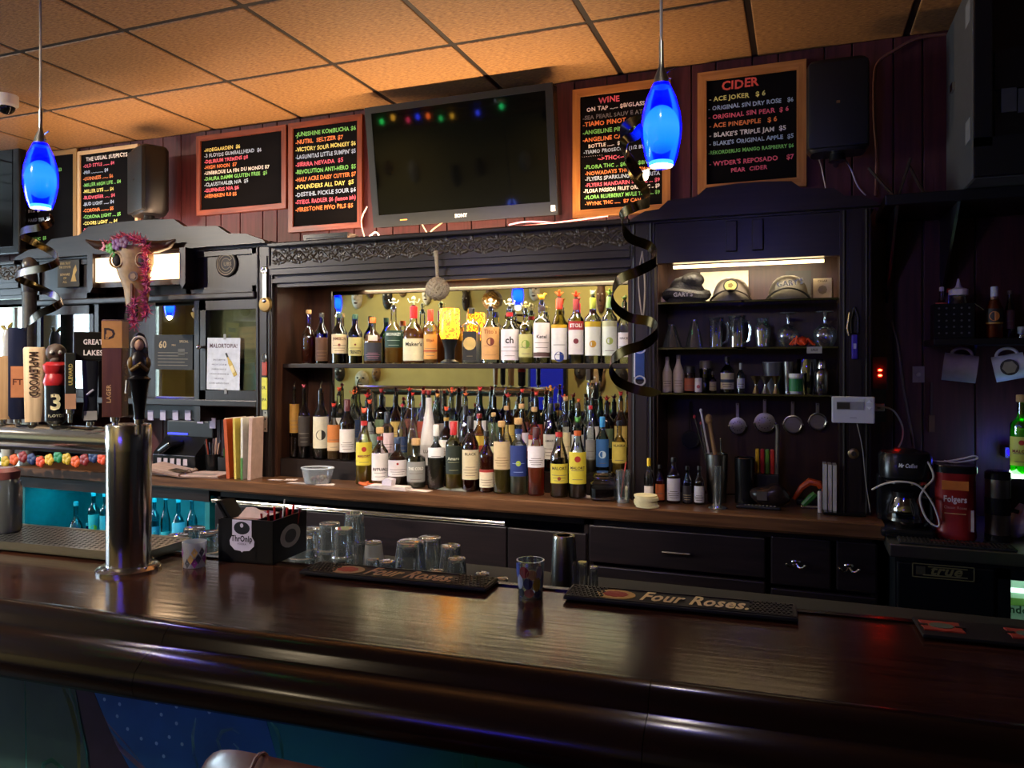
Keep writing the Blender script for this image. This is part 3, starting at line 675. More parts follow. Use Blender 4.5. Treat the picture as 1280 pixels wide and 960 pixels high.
# ---- drip tray left of the column
q0, q1 = on_bar(-60, 688), on_bar(215, 700)
t = thing('drip_tray', 'perforated stainless drip tray on the bar at left', 'drip tray', bw(0, .30, BZ + .0055), BA)
a, b = -1.2, bl(Q(132, 703, BZ)).x + .10
MB().box(a, b, 0, .006, 0, .022).box(a, b, .175, .181, 0, .022).box(a, b, 0, .181, 0, .003).box(b - .006, b, 0, .181, 0, .022).build('tray', mBRUSH, t)
MB().box(a, b - .006, .006, .175, .016, .019).build('grille', M('#8d8a85', .3, .9, .1), t)
h = MB()
for i in range(56):
    for j in range(10):
        x = b - .02 - i * .0165 + (.008 if j % 2 else 0); y = .014 + j * .0165
        h.add([(x + .005 * cos(k * pi / 3), y + .006 * sin(k * pi / 3), .0194) for k in range(6)], [(0, 1, 2, 3, 4, 5)])
tag(h.build('drain_hole', M('#0a0a0a', .8), t), kind='stuff')

# ---- bar stool whose padded back shows at the bottom edge
sp = Q(345, 936, 1.09); zc = ZCAM(sp.x, sp.y)
t = thing('bar_stool', 'brown leather bar stool with padded stitched back, pulled up to the bar', 'bar stool', (sp.x, sp.y, 0), BA)
mLEA = M('#7a4634', .28, 0, .1, 40, .1)
pr = []; N = 28
def backrest(mb):
    w, hh, th = .24, .26, .030; rows = []
    for k in range(N + 1):
        s = -1 + 2 * k / N; x = w * s + .085; top = 1.09 - .034 * abs(s) ** 2.4 - (.02 if s > 0 else 0) * s; curve = .06 * s * s
        ring = []
        for q in range(12):
            a_ = 2 * pi * q / 12; ez = abs(sin(a_)) ** .6 * (1 if sin(a_) >= 0 else -1); e = max(.25, (1 - abs(s) ** 8)) ** .5
            ring.append(Vector((x, -.02 + th * e * cos(a_) + curve * 1, top - hh / 2 + ez * hh / 2 * e)))
        rows.append(ring)
    vs = [v for r in rows for v in r]; fs = [(i * 12 + j, i * 12 + (j + 1) % 12, (i + 1) * 12 + (j + 1) % 12, (i + 1) * 12 + j) for i in range(N) for j in range(12)]
    fs += [tuple(range(12)), tuple(N * 12 + j for j in range(12))]; mb.add(vs, fs)
m = MB(); backrest(m); br = m.build('backrest', mLEA, t, True)
MB().tube([(-.012, -.02 + .0313 * cos(a) + .0045, 1.0885 - .13 + .1305 * abs(sin(a)) ** .6) for a in [pi - pi * i / 14 for i in range(15)]], .0026, 6).build('stitched_seam', M('#b58a70', .5), br, True)
MB().lathe([(.19, .70), (.205, .72), (.20, .76), (.17, .775)], 28, T=Matrix.Translation((.055, .17, 0))).build('seat', mLEA, t, True)
for sx, sy in ((-1, -1), (1, -1), (-1, 1), (1, 1)):
    MB().tube([(.055 + sx * .13, .17 + sy * .13, .71), (.055 + sx * .2, .17 + sy * .18, 0.0)], .016, 8).build('leg', mDARKZ, t, True)
for s in (-1, 1): MB().tube([(.055 + s * .12, .06, .71), (.055 + s * .12, .0, .9)], .012, 8).build('back_support', mDARKZ, t, True)
MB().tube([(.055 + .17 * cos(k * pi / 8), .17 + .165 * sin(k * pi / 8), .28) for k in range(16)], .01, 6, True).build('foot_ring', mSTEEL, t, True)
# ================================================================== BOTTLES
PROF = {
 'std':  [(.90, 0), (1, .015), (1, .58), (.93, .645), (.62, .72), (.40, .78), (.35, .82), (.35, 1)],
 'tall': [(.93, 0), (1, .015), (1, .66), (.95, .70), (.62, .75), (.40, .79), (.37, .82), (.37, 1)],
 'squat': [(.93, 0), (1, .02), (1, .50), (.95, .57), (.66, .66), (.36, .72), (.31, .76), (.31, 1)],
 'wine': [(.93, 0), (1, .015), (1, .52), (.93, .60), (.66, .70), (.43, .80), (.37, .88), (.37, 1)],
 'cone': [(.93, 0), (1, .02), (1, .34), (.86, .48), (.56, .70), (.40, .82), (.37, .88), (.37, 1)],
 'round': [(.70, 0), (.92, .05), (1, .22), (.96, .38), (.70, .52), (.38, .60), (.30, .66), (.30, 1)],
 'jar':  [(.90, 0), (1, .03), (1, .74), (.88, .84), (.84, .88), (.86, 1)],
}
CLEAR, GRN, DGRN, BRN, BLK, AMB = '#f3f8f7', '#4d7a58', '#1f3a26', '#5a3517', '#1a1614', '#d9a862'
ORD = ['zero', 'first', 'second', 'third', 'fourth', 'fifth', 'sixth', 'seventh', 'eighth', 'ninth', 'tenth', 'eleventh', 'twelfth', 'thirteenth', 'fourteenth', 'fifteenth', 'sixteenth', 'seventeenth', 'eighteenth', 'nineteenth', 'twentieth', 'twenty-first', 'twenty-second', 'twenty-third', 'twenty-fourth']
def arc(mb, r, z0, z1, half, seg=10, r1=None):
    r1 = r1 or r; vs = []
    for i in range(seg + 1):
        a = -half + 2 * half * i / seg
        vs += [(r * sin(a), -r * cos(a), z0), (r1 * sin(a), -r1 * cos(a), z1)]
    mb.add(vs, [(2 * i, 2 * i + 2, 2 * i + 3, 2 * i + 1) for i in range(seg)])
def prof_r(pr, R, H, z):
    for (r0, a), (r1, b) in zip(pr[:-1], pr[1:]):
        if a * H <= z <= b * H: return R * (r0 + (r1 - r0) * (z - a * H) / max(1e-6, (b - a) * H))
    return R * pr[-1][0]
def figure(t, kind, col, z, s):
    """novelty pourer on the neck: black stopper plus a small figure"""
    st = MB().lathe([(s * .55, z - .012), (s * .75, z), (s * .75, z + .010), (s * .5, z + .012)], 10).build('stopper', mBLACK, t, True)
    m = MB(); z += .012; mt = M(col, .4, 0, .1)
    if kind == 'head':
        m.sphere((0, 0, z + s * 1.0), s * .95, 10, 8, (1, 1, 1.1)).sphere((0, -s * .9, z + s * .75), s * .5, 8, 6)
        for q in (-1, 1): m.tube([(q * s * .6, 0, z + s * 1.5), (q * s * 1.05, .0, z + s * 2.3)], [s * .35, s * .08], 6)
    elif kind == 'bird':
        m.sphere((0, 0, z + s * .9), s * .9, 10, 8, (1, 1.1, 1)).tube([(0, -s * .5, z + s * 1.2), (0, -s * 1.1, z + s * 2.2), (0, -s * 1.8, z + s * 2.0)], [s * .5, s * .4, s * .12], 7)
        for q in (-1, 1): m.tube([(q * s * .6, 0, z + s), (q * s * 1.6, s * .2, z + s * 1.7)], [s * .4, s * .1], 6)
    elif kind == 'skel':
        m.sphere((0, 0, z + s * 2.1), s * .75, 10, 8).lathe([(s * .3, z), (s * .55, z + s * .8), (s * .2, z + s * 1.5)], 8)
        for q in (-1, 1): m.tube([(q * s * .4, 0, z + s * 1.1), (q * s * 1.4, -s * .3, z + s * .7), (q * s * 1.9, -s * .2, z + s * 1.7)], s * .2, 6).sphere((q * s * 1.9, -s * .2, z + s * 1.8), s * .3, 6, 5)
    elif kind == 'dino':
        m.sphere((0, 0, z + s * .8), s * .85, 10, 8, (1.3, 1, 1)).tube([(s * .6, 0, z + s), (s * 1.2, 0, z + s * 2.3), (s * 1.8, 0, z + s * 2.1)], [s * .5, s * .4, s * .25], 7).tube([(-s * .8, 0, z + s), (-s * 1.6, 0, z + s * 2.0)], [s * .4, s * .08], 6)
        for k in range(4): m.tube([(-s * .8 + k * s * .5, 0, z + s * 1.3), (-s * .8 + k * s * .5, 0, z + s * (2.1 + .2 * (k % 2)))], [s * .25, s * .04], 5)
    elif kind == 'spout':
        m.tube([(0, 0, z), (0, 0, z + s * 1.4), (s * .5, -s * .6, z + s * 3.2)], [s * .4, s * .3, s * .22], 8)
    m.build('pourer_figure' if kind != 'spout' else 'pour_spout', mt if kind != 'spout' else mSTEEL, t, True)
def bottle(x, y, z, R, H, style, glass, liq, lev, lab, cap, label, group, n=2, rj=0, name='liquor_bottle', cat='bottle', frost=0):
    t = thing(name, label, cat, (x, y, z), face_cam(x, y) * (1 if n == 2 else .55) + rj, group)
    pr = PROF[style]; neck = pr[-1][0] * R; seg = 16
    if glass in ('opaque',): gm = M(frost or '#d9d3cc', .45, 0, .03)
    else: gm = GLASS(glass, .12, .02 if not frost else .3, frost if isinstance(frost, float) else 0)
    MB().lathe([(r * R, q * H) for r, q in pr], seg, n, cap1=False).build('glass_body', gm, t, True)
    if liq:
        q = [(max(r * R * .90, .003), max(b * H, .004)) for r, b in pr if b <= lev]; q.append((prof_r(pr, R, H, lev * H) * .90, lev * H))
        MB().lathe(q, 12, n).build('liquid', LIQUID(liq), t, True)
    if lab:
        z0, z1, col = lab[:3]; ra = R + .0007; hf = lab[4] if len(lab) > 4 and lab[4] else 1.15
        extra = lab[3] if len(lab) > 3 and lab[3] else []
        m = MB()
        if n == 2: arc(m, ra, z0 * H, z1 * H, hf)
        else: m.box(-R * .8, R * .8, -R - .0008, -R - .0002, z0 * H, z1 * H)
        lo = m.build('paper_label', M(col, .55, 0, .05, 60), t, n == 2)
        if n == 2 and z1 > .7:
            pass
        for e in extra:
            k = e[0]
            if k == 'b':                                   # band: z0,z1,colour
                m = MB()
                if n == 2: arc(m, ra + .0005, e[1] * H, e[2] * H, hf * .98)
                else: m.box(-R * .8, R * .8, -R - .0014, -R - .0009, e[1] * H, e[2] * H)
                m.build('label_band', M(e[3], .5), lo, n == 2)
            elif k == 'd':                                 # disc: z, radius (of R), colour
                m = MB(); rr = e[2] * R; rs = ra + .0009
                pts = [(rr * cos(a), e[1] * H + rr * sin(a) * (e[4] if len(e) > 4 else 1)) for a in [i * pi / 7 for i in range(14)]]
                m.add([(rs * sin(p / rs), -rs * cos(p / rs), q) if n == 2 else (p, -R - .0018, q) for p, q in pts], [tuple(range(14))])
                m.build('label_emblem', M(e[3], .5), lo)
            elif k == 't':                                 # text: string, z, size(of R), colour
                if n == 2: text_cyl(e[1], e[3] * R, e[2] * H, ra + .0011, M(e[4], .5), lo, bold=True, maxw=R * 1.75)
                else: text_plane(e[1], e[3] * R, 0, e[2] * H, -R - .002, M(e[4], .5), lo, bold=True, maxw=R * 1.5)
            elif k == 'l':                                 # thin lines of small print
                m = MB()
                for i in range(e[3]):
                    zz = (e[1] + (e[2] - e[1]) * i / max(1, e[3] - 1)) * H; h2 = .0012; w_ = .5 + .25 * ((i * 7) % 3) / 2
                    if n == 2: arc(m, ra + .0006, zz - h2, zz + h2, hf * w_, 6)
                    else: m.box(-R * .7 * w_, R * .7 * w_, -R - .0013, -R - .0009, zz - h2, zz + h2)
                tag(m.build('small_print', M(e[4], .6), lo), kind='stuff')
    for c in (cap if isinstance(cap, list) else [cap]):
        if not c: continue
        k, col = c.split(':') if ':' in c else (c, '#111111')
        if k == 'cork': MB().lathe([(neck * .8, H - .004), (neck * 1.25, H), (neck * 1.25, H + neck * 1.6), (neck * 1.1, H + neck * 1.8)], 12).build('cork', M('#b9925f', .7, 0, .15, 200), t, True)
        elif k == 'cap': MB().lathe([(neck * 1.12, H - neck * 1.6), (neck * 1.14, H + .001), (neck * 1.05, H + .004), (neck * .6, H + .0045)], 12).build('cap', M(col, .35), t, True)
        elif k == 'tallcap': MB().lathe([(neck * 1.12, H - neck * 4), (neck * 1.14, H + .001), (neck * 1.0, H + .004)], 12).build('cap', M(col, .35), t, True)
        elif k == 'wax': MB().lathe([(neck * 1.1, H * .80), (neck * 1.12, H + .001), (neck * .9, H + .004)], 12).build('wax_seal', M(col, .3), t, True)
        elif k == 'foil': MB().lathe([(neck * 1.06, H * .84), (neck * 1.08, H + .001), (neck * 1.0, H + .003)], 12).build('foil', M(col, .35), t, True)
        elif k == 'band': MB().lathe([(neck * 1.08, H * .86), (neck * 1.08, H * .93)], 12, cap0=False, cap1=False).build('neck_band', M(col, .4), t, True)
        elif k == 'tag':
            MB().box(-R * .5, R * .5, -R - .004, -R - .0025, H * .50, H * .62, Matrix.Rotation(.5, 4, 'Y') if 0 else None).build('hang_tag', M(col, .6), t)
        else: figure(t, k, col, H, max(.008, neck * .85))
    return t
def row(specs, Y, zb, phrase, group):
    specs = sorted(specs, key=lambda s: s[0]); pos = []
    for s in specs:
        p = P(s[0], s[1], Y); k = ZCAM(p.x, p.y) / F; pos.append([p.x, s[2] / 2 * k, p.z - zb])
    for a, b in zip(pos[:-1], pos[1:]):                       # neighbours stand side by side without touching
        d = b[0] - a[0] - .002
        if a[1] + b[1] > d: f = d / (a[1] + b[1]); a[1] *= f; b[1] *= f
    for i, s in enumerate(specs):
        px, yt, w, style, glass, liq, lev, lab, cap, desc = s[:10]; kw = dict(s[10]) if len(s) > 10 else {}
        lb = '%s, %s from left, %s' % (desc, ORD[i + 1], phrase)
        bottle(pos[i][0], Y, zb, pos[i][1], pos[i][2], style, glass, liq, lev, lab, cap, lb, group, **kw)
WL = '#e9e2d6'; TANL = '#cdb58a'; GREY = '#55504a'
def L1(z0, z1, col, txt=None, tc='#2a2018', pr='#6b6055', band=None, emb=None, tz=.68, ts=.55, half=None, n=3):
    e = []
    if band: e.append(('b', z0 + (z1 - z0) * band[0], z0 + (z1 - z0) * band[1], band[2]))
    if emb: e.append(('d', z0 + (z1 - z0) * emb[0], emb[1], emb[2]))
    if txt: e.append(('t', txt, z0 + (z1 - z0) * tz, ts, tc))
    if n: e.append(('l', z0 + (z1 - z0) * .14, z0 + (z1 - z0) * .42, n, pr))
    return (z0, z1, col, e, half)
# ---- upper shelf
A = [
 (386, 392, 17, 'squat', '#e0c8b8', '#6b2410', .55, None, 'cork', 'unlabelled dark red-brown whiskey bottle'),
 (402, 392, 16, 'std', BRN, '#4a2412', .7, L1(.05, .52, '#5a3a26', n=3, pr='#8a6a4a'), 'cap:#15110f', 'brown bottle with brown label'),
 (424, 392, 20, 'std', DGRN, '#16210f', .7, L1(.20, .58, '#d8c29a', 'JAMESON', '#5a1f18', ts=.5, tz=.7, emb=(.45, .16, '#7a3420')), 'cap:#0f2a1a', 'dark green whiskey bottle with cream label'),
 (444, 394, 18, 'std', GRN, '#a5561a', .55, L1(.16, .54, '#b9ae6a', 'TRINITY', '#26301a', tz=.12, ts=.55, emb=(.6, .14, '#6a2a1a')), 'cap:#143d2a', 'green whiskey bottle with olive yellow label'),
 (466, 398, 23, 'squat', CLEAR, '#b4631c', .55, L1(.06, .46, '#2f3038', None, pr='#9a6a7a', n=4), ['cap:#d9621e', 'tag:#dcc8b4'], 'amber bottle with orange cap and hanging tag'),
 (492, 384, 23, 'squat', CLEAR, '#c98428', .42, L1(.28, .58, '#1e3a2c', 'MONKEY', '#c9d0c4', ts=.45, tz=.7, n=2, pr='#8aa090'), 'skel:#c9cbb0', 'round bottle with dark green label and pale figure pourer'),
 (517, 384, 28, 'squat', CLEAR, '#a5561a', .62, L1(.05, .44, '#e2d8ae', "Maker's", '#2a2018', ts=.48, tz=.66, n=0), ['wax:#c81f1c', 'skel:#9fb08a'], 'bourbon bottle with dripped red wax neck and cream label'),
 (538, 388, 18, 'tall', CLEAR, '#d08a34', .6, L1(.08, .55, '#d99a4a', 'Elijah', '#7a2e12', ts=.5, tz=.7, band=(.30, .36, '#a5401c')), 'tallcap:#c8321c', 'amber bottle with orange label and red neck'),
 (589, 386, 21, 'tall', CLEAR, '#efe9dc', .55, L1(.06, .58, '#15120f', None, emb=(.58, .78, '#c9a860'), n=1, pr='#8a7a5a'), 'cap:#2a2622', 'square vodka bottle with black label and gold medallion', dict(n=6)),
 (613, 386, 24, 'std', CLEAR, None, 0, L1(.07, .66, '#cf9a5c', "Tito's", '#a05a28', ts=.6, tz=.80, emb=(.55, .42, '#6a2418'), n=2, pr='#a5714a'), 'skel:#d8dcc4', 'clear vodka bottle with copper label and dark seal'),
 (637, 386, 23, 'std', CLEAR, None, 0, L1(.06, .62, '#e6dade', 'ch', '#22201e', ts=1.0, tz=.55, n=2, band=(.28, .31, '#b8aeb4')), ['band:#b81f22', 'skel:#e6d8b8'], 'clear vodka bottle with pale label and two-letter black logo'),
 (657, 388, 18, 'tall', '#f0f0c8', '#e8dc90', .5, L1(.12, .55, '#c9c27a', None, emb=(.55, .6, '#7a9a3a'), n=2), 'skel:#e0cc78', 'yellow-tinted bottle with green fruit label'),
 (677, 378, 22, 'tall', CLEAR, None, 0, L1(.10, .66, '#e9dcd8', 'Ketel', '#2a2018', ts=.55, tz=.55, n=3, band=(.02, .14, '#5a3a34')), ['band:#3a2a2a', 'dino:#f09a1c'], 'clear vodka bottle with white label and yellow dinosaur pourer'),
 (699, 374, 21, 'wine', '#f2e6a0', '#e8d46a', .45, L1(.06, .60, '#e8e4e0', None, band=(.90, 1.0, '#d6a81c'), n=2, emb=(.08, .6, '#20357f')), ['foil:#d8301e', 'bird:#f0521c'], 'yellow bottle with white label, blue seal and red foil neck'),
 (720, 375, 20, 'tall', CLEAR, None, 0, L1(.14, .66, '#e6dcd8', 'STOLI', '#f2e8e0', ts=.62, tz=.82, band=(.74, 1.0, '#b02a2c'), emb=(.40, .34, '#7a1f2c'), n=0), ['foil:#7a1f22', 'bird:#e2401c'], 'clear vodka bottle with red-topped label and berries'),
 (741, 373, 21, 'tall', CLEAR, None, 0, L1(.12, .64, '#e8e8dc', None, band=(.84, 1.0, '#d6b22a'), emb=(.34, .42, '#d09a2c'), n=0), ['foil:#9aa03a', 'head:#8a9478'], 'clear vodka bottle with yellow band and lemon label'),
 (762, 372, 20, 'tall', CLEAR, None, 0, L1(.12, .64, '#e4e8d8', None, band=(.84, 1.0, '#c8c89a'), emb=(.42, .46, '#a8b85a'), n=1), ['foil:#7a9a5a', 'bird:#7a9a3c'], 'clear vodka bottle with lime green pear label'),
 (780, 388, 16, 'tall', CLEAR, None, 0, L1(.12, .58, '#e9e2dc', 'HACK', '#4a3a3a', ts=.5, tz=.72, n=3), 'spout', 'clear bottle with plain white label against the right post'),
]
A = [s if len(s) == 11 else s + ({},) for s in A]
row(A, 3.345, 1.5525, 'upper shelf', 'bottles on the upper shelf')
# ---- front row on the counter
C = [
 (455, 520, 21, 'wine', '#f2eec8', '#c9a83c', .35, L1(.28, .62, '#d6c23c', 'MALORT', '#8a2a1c', ts=.4, tz=.35, emb=(.7, .30, '#b0281e'), n=2), ['band:#b02a24', 'head:#d8502c'], 'yellow-labelled liqueur bottle with red crest and orange pourer'),
 (475, 541, 22, 'std', '#f6f0e4', '#a56a34', .2, L1(.10, .62, '#e2d8d0', 'RITUAL', '#3a302a', ts=.5, tz=.35, n=3), ['band:#8a2a1c', 'cork'], 'bottle with white label, vertical print and cork stopper'),
 (497, 548, 25, 'squat', '#d8c8c0', '#3a1d18', .6, L1(.22, .56, '#e6dad4', None, emb=(.78, .12, '#b0382c'), n=3), 'cap:#22334f', 'dark liqueur bottle with white hexagon label and blue cap'),
 (520, 556, 24, 'tall', '#cfd2cc', '#8a8a80', .55, L1(.14, .62, '#8f8d86', 'THE COLD', '#e8e2d6', ts=.4, tz=.6, n=2), 'cork', 'stout grey-labelled bottle with cork stopper'),
 (545, 532, 21, 'squat', CLEAR, '#3a3226', .48, L1(.50, .66, '#dcd8d4', None, n=1), 'tallcap:#c9c9c4', 'bottle with silver stopper and dark contents'),
 (567, 528, 21, 'tall', '#f4f0d8', '#b8a03c', .34, L1(.24, .66, '#22291e', 'Amaro', '#c9c8b0', ts=.5, tz=.5, n=2, pr='#8a8a6a'), 'tallcap:#b01f1e', 'bottle with black-green script label, yellow liqueur and red cap'),
 (588, 521, 22, 'std', '#b88a6a', '#42150f', .55, L1(.16, .56, '#cdbb94', 'BLACK', '#3a2a1c', ts=.42, tz=.82, n=4), 'foil:#1a1412', 'brown amaro bottle with tan map label and black neck'),
 (608, 540, 19, 'std', '#d8b89a', '#56180f', .6, L1(.08, .38, '#d8c8a8', None, band=(.85, 1.0, '#a8322a'), n=3), 'cap:#15120f', 'small red-brown bitters bottle with cream label'),
 (627, 533, 22, 'std', '#f2ead0', '#6d6330', .38, L1(.36, .78, '#cdb286', None, n=4, pr='#7a6040'), 'cork', 'bottle with tan label, olive liqueur and cork'),
 (648, 530, 22, 'tall', '#e2eef0', '#c9c9a0', .3, L1(.26, .70, '#22326f', None, emb=(.42, .30, '#a8b83c'), n=2, pr='#8a98c4'), ['band:#20356a', 'cork'], 'clear bottle with deep blue label and citrus emblem'),
 (670, 535, 22, 'wine', '#f6e8e0', '#e0603c', .40, L1(.42, .74, '#e6dcdc', None, n=4), 'foil:#4a1a1c', 'bottle of bright pink aperitif with white label'),
 (699, 534, 23, 'wine', '#f6f0dc', '#5a4a1c', .2, L1(.20, .48, '#d0bc3c', 'MALORT', '#4a3a1a', ts=.45, tz=.7, n=3, emb=(.25, .2, '#8a3a1e')), ['band:#b02a24', 'spout'], 'liqueur bottle with torn yellow label and white paper strip'),
 (722, 532, 23, 'wine', '#e6f0ea', '#3a2c12', .22, L1(.20, .64, '#d4c03a', 'MALORT', '#3a1a12', ts=.42, tz=.46, emb=(.78, .34, '#a8281f'), n=2), ['band:#c8602c', 'head:#4a8a3c'], 'liqueur bottle with yellow label, red crest and green cap'),
]
C = [s if len(s) == 11 else s + ({},) for s in C]
row(C, 3.20, CZ + .001, 'front counter row', 'front row of bottles on the counter')
# ---- middle step
Bm = [
 (368, 486, 14, 'std', '#d8c8b0', '#2a1a10', .3, L1(.36, .78, '#a8782c', n=3), 'spout', 'dark bottle with ochre label'),
 (380, 488, 17, 'std', '#c8c4b8', '#1c1613', .6, L1(.18, .62, '#3a322c', n=3, pr='#8a8278'), 'head:#b8485a', 'dark bottle with black label and pink pourer'),
 (401, 488, 21, 'std', '#c8d0c0', '#2a2a18', .6, L1(.16, .62, '#d8cfb4', None, emb=(.42, .62, '#2c2a26'), n=0), 'spout', 'green-black bottle with cream pineapple label'),
 (417, 512, 17, 'std', CLEAR, '#7a4a22', .4, L1(.18, .70, '#c9783a', None, band=(.0, .32, '#cdb088'), n=2), 'head:#d8402c', 'bottle with orange and tan label'),
 (434, 500, 20, 'std', '#b8a088', '#2a120c', .6, L1(.14, .52, '#ddd2c8', None, n=4), 'tallcap:#5a1f1f', 'dark wine-brown bottle with white label'),
 (462, 508, 20, 'squat', CLEAR, None, 0, L1(.15, .5, '#9ab09a', n=2), 'head:#e0502a', 'clear bottle with pale green label'),
 (484, 516, 17, 'tall', '#e8e4e4', '#d8c0c0', .3, L1(.2, .6, '#d4b8b8', n=3), 'tallcap:#22242c', 'clear bottle with dusty pink label'),
 (503, 512, 16, 'std', CLEAR, '#c9c4a8', .3, L1(.2, .5, '#1c2f4f', n=2), 'bird:#c83a4a', 'clear bottle with navy label and pink pourer'),
 (516, 498, 19, 'round', CLEAR, '#b8a05a', .3, None, 'head:#d8382c', 'clear unlabelled round bottle with red pourer'),
 (536, 497, 21, 'cone', 'opaque', None, 0, L1(.10, .30, '#b9b0a8', 'LUNA', '#4a4038', ts=.5, tz=.4, n=0), 'head:#8a2a24', 'frosted white conical bottle with dark red pourer', dict(frost='#c9c1ba')),
 (558, 517, 20, 'squat', BRN, '#2a160c', .6, L1(.2, .5, '#d6ccc0', n=3), ['band:#b08a3c', 'head:#e2542c'], 'brown bottle with white label and orange pourer'),
 (582, 508, 16, 'wine', '#3a2a22', '#160c0a', .7, L1(.2, .5, '#1f1814', n=2), 'foil:#141010', 'nearly black tall bottle with black foil'),
 (599, 518, 17, 'std', '#d8b070', '#8a5a1c', .5, L1(.3, .6, '#c9a83c', None, band=(.0, .4, '#b0401f'), n=1), 'cap:#8a2a1e', 'bottle with yellow and red label'),
 (617, 520, 19, 'round', CLEAR, '#c9c8a0', .4, L1(.2, .42, '#c9bc88', n=2), 'cork', 'clear round bottle with straw-coloured label'),
 (633, 512, 20, 'round', CLEAR, '#b9a070', .35, L1(.2, .42, '#b8a890', n=2), 'cork', 'clear round bottle with tan label and tall cork'),
 (652, 510, 18, 'std', CLEAR, None, 0, L1(.3, .6, '#d8d0d4', n=3), 'cork', 'clear bottle with pale lilac label and cork'),
 (668, 514, 17, 'tall', '#e8c8b8', '#7a2a1c', .6, L1(.2, .6, '#c0402c', None, band=(.5, .8, '#d8c8b0'), n=1), 'cork', 'red-labelled bottle with pale band and cork'),
 (688, 505, 19, 'wine', '#2c4030', '#0f1a10', .7, L1(.18, .55, '#cfc6b4', 'AMARO', '#3a3a2a', ts=.4, tz=.7, n=3), 'foil:#141816', 'dark green wine-shaped bottle with cream label'),
 (707, 500, 13, 'tall', CLEAR, None, 0, L1(.2, .55, '#c9b88a', n=2), 'cork', 'slim clear bottle with tall cork and tan label'),
 (722, 505, 16, 'tall', '#e0ded4', '#a89a78', .4, L1(.2, .55, '#d6d0c0', 'H', '#22201c', ts=.9, tz=.5, n=1), 'cap:#3a2f26', 'clear bottle with a big black letter on label'),
 (738, 508, 16, 'std', CLEAR, '#c9a06a', .4, L1(.2, .5, '#8f8a80', n=2), 'cap:#c02a34', 'clear bottle with bright red cap'),
 (753, 522, 21, 'std', '#d0e0ec', None, 0, L1(.12, .62, '#2f5f96', None, emb=(.45, .55, '#c4d4dc'), n=1), 'tallcap:#2f8fc0', 'clear bottle with sky blue cap and blue mountain label'),
 (774, 527, 19, 'squat', '#e8dcb0', '#b8962c', .5, L1(.22, .62, '#cdb44c', 'ALASKA', '#3a2f14', ts=.45, tz=.78, n=1), 'cap:#1a1714', 'stout bottle with mustard yellow label'),
]
Bm = [s if len(s) == 11 else s + ({},) for s in Bm]
for s in Bm: pass
row(Bm, 3.325, 1.063, 'middle step', 'bottles on the middle step')
# ---- rear step: mostly necks and novelty pourers show
D = []
cols = ['#c8382c', '#d8502a', '#8a2420', '#c84030', '#e06a34', '#b03028', '#d88a3c', '#c02a2c']
labs = ['#c9bfae', '#5a6a4a', '#a8442c', '#3a4a6a', '#c8a858', '#8a8074', '#d8d0c4', '#6a3a2a']
gls = [CLEAR, '#e8d8b8', GRN, CLEAR, '#d8b88a', CLEAR, '#7a8a6a', BRN]
liqs = [None, '#a87838', '#2a3a1c', None, '#8a4a1c', '#c9c0a0', '#5a4a1c', '#3a1c10']
kinds = ['head', 'bird', 'head', 'skel', 'head', 'spout', 'bird']
dn = ['clear', 'amber', 'green', 'clear', 'whiskey-brown', 'clear', 'olive green', 'brown']
ln = ['cream', 'moss green', 'rust red', 'slate blue', 'gold', 'grey', 'white', 'dark brown']
pn = {'head': 'animal-head pourer', 'bird': 'bird pourer', 'skel': 'figure pourer', 'spout': 'steel pour spout'}
px = 424
for i in range(21):
    j = (i * 5) % 8; kd = kinds[(i * 3) % 7]; c = (i * 3 + 1) % 8
    yt = 492 + (i * 7) % 5 * 2 + (6 if 700 < px < 790 else 0)
    st_ = ['std', 'tall', 'wine', 'squat'][(i * 3) % 4]
    cn = {'#c8382c': 'red', '#d8502a': 'orange-red', '#8a2420': 'maroon', '#c84030': 'brick red', '#e06a34': 'orange', '#b03028': 'crimson', '#d88a3c': 'apricot', '#c02a2c': 'scarlet'}[cols[c]]
    pc = kd + ':' + cols[c] if kd != 'spout' else 'spout'
    D.append((px, yt, 17, st_, gls[j], liqs[j], .55, L1(.2, .55, labs[(i * 3) % 8], n=3), pc, '%s bottle, %s label, %s%s' % (dn[j], ln[(i * 3) % 8], (cn + ' ') if kd != 'spout' else '', pn[kd]), {}))
    px += 17.6
row(D, 3.425, 1.116, 'rear step', 'bottles on the rear step')
# ---- glass jar, amber lamp, hanging knot
p = Q(755, 624, CZ); k = ZCAM(p.x, p.y) / F; R = 17 * k; H = 34 * k
t = thing('storage_jar', 'squat clip-top glass jar of dark cherries on the counter', 'jar', (p.x, p.y, CZ + .001), face_cam(p.x, p.y))
MB().lathe([(R * .9, 0), (R, .006), (R, H * .62), (R * .8, H * .74), (R * .78, H * .82)], 20, 5, cap1=False).build('glass_body', GLASS('#dfe6e4', .3), t, True)
MB().lathe([(R * .85, .004), (R * .92, .01), (R * .92, H * .42)], 16, 5).build('cherries', M('#160a0c', .3), t, True)
MB().lathe([(R * .84, H * .84), (R * .84, H * .92), (R * .7, H), (R * .3, H * 1.02)], 20).build('glass_lid', GLASS('#e6ecea', .4), t, True)
MB().tube([(R * .84 * cos(a), R * .84 * sin(a), H * .83) for a in [i * pi / 10 for i in range(20)]], .002, 6, True).tube([(R * .9, 0, H * .83), (R * 1.05, -.01, H * .6), (R * 1.02, -.012, H * .3)], .002, 6).build('wire_clip', mSTEEL, t, True)
p = P(562, 450, 3.34); k = ZCAM(p.x, p.y) / F
t = thing('amber_lamp', 'small glowing amber mosaic glass lamp on black foot among the bottles', 'lamp', (p.x, 3.34, 1.553))
R = 12.5 * k; z0 = PZ(560, 424, 3.34) - 1.553; z1 = PZ(560, 386, 3.34) - 1.553
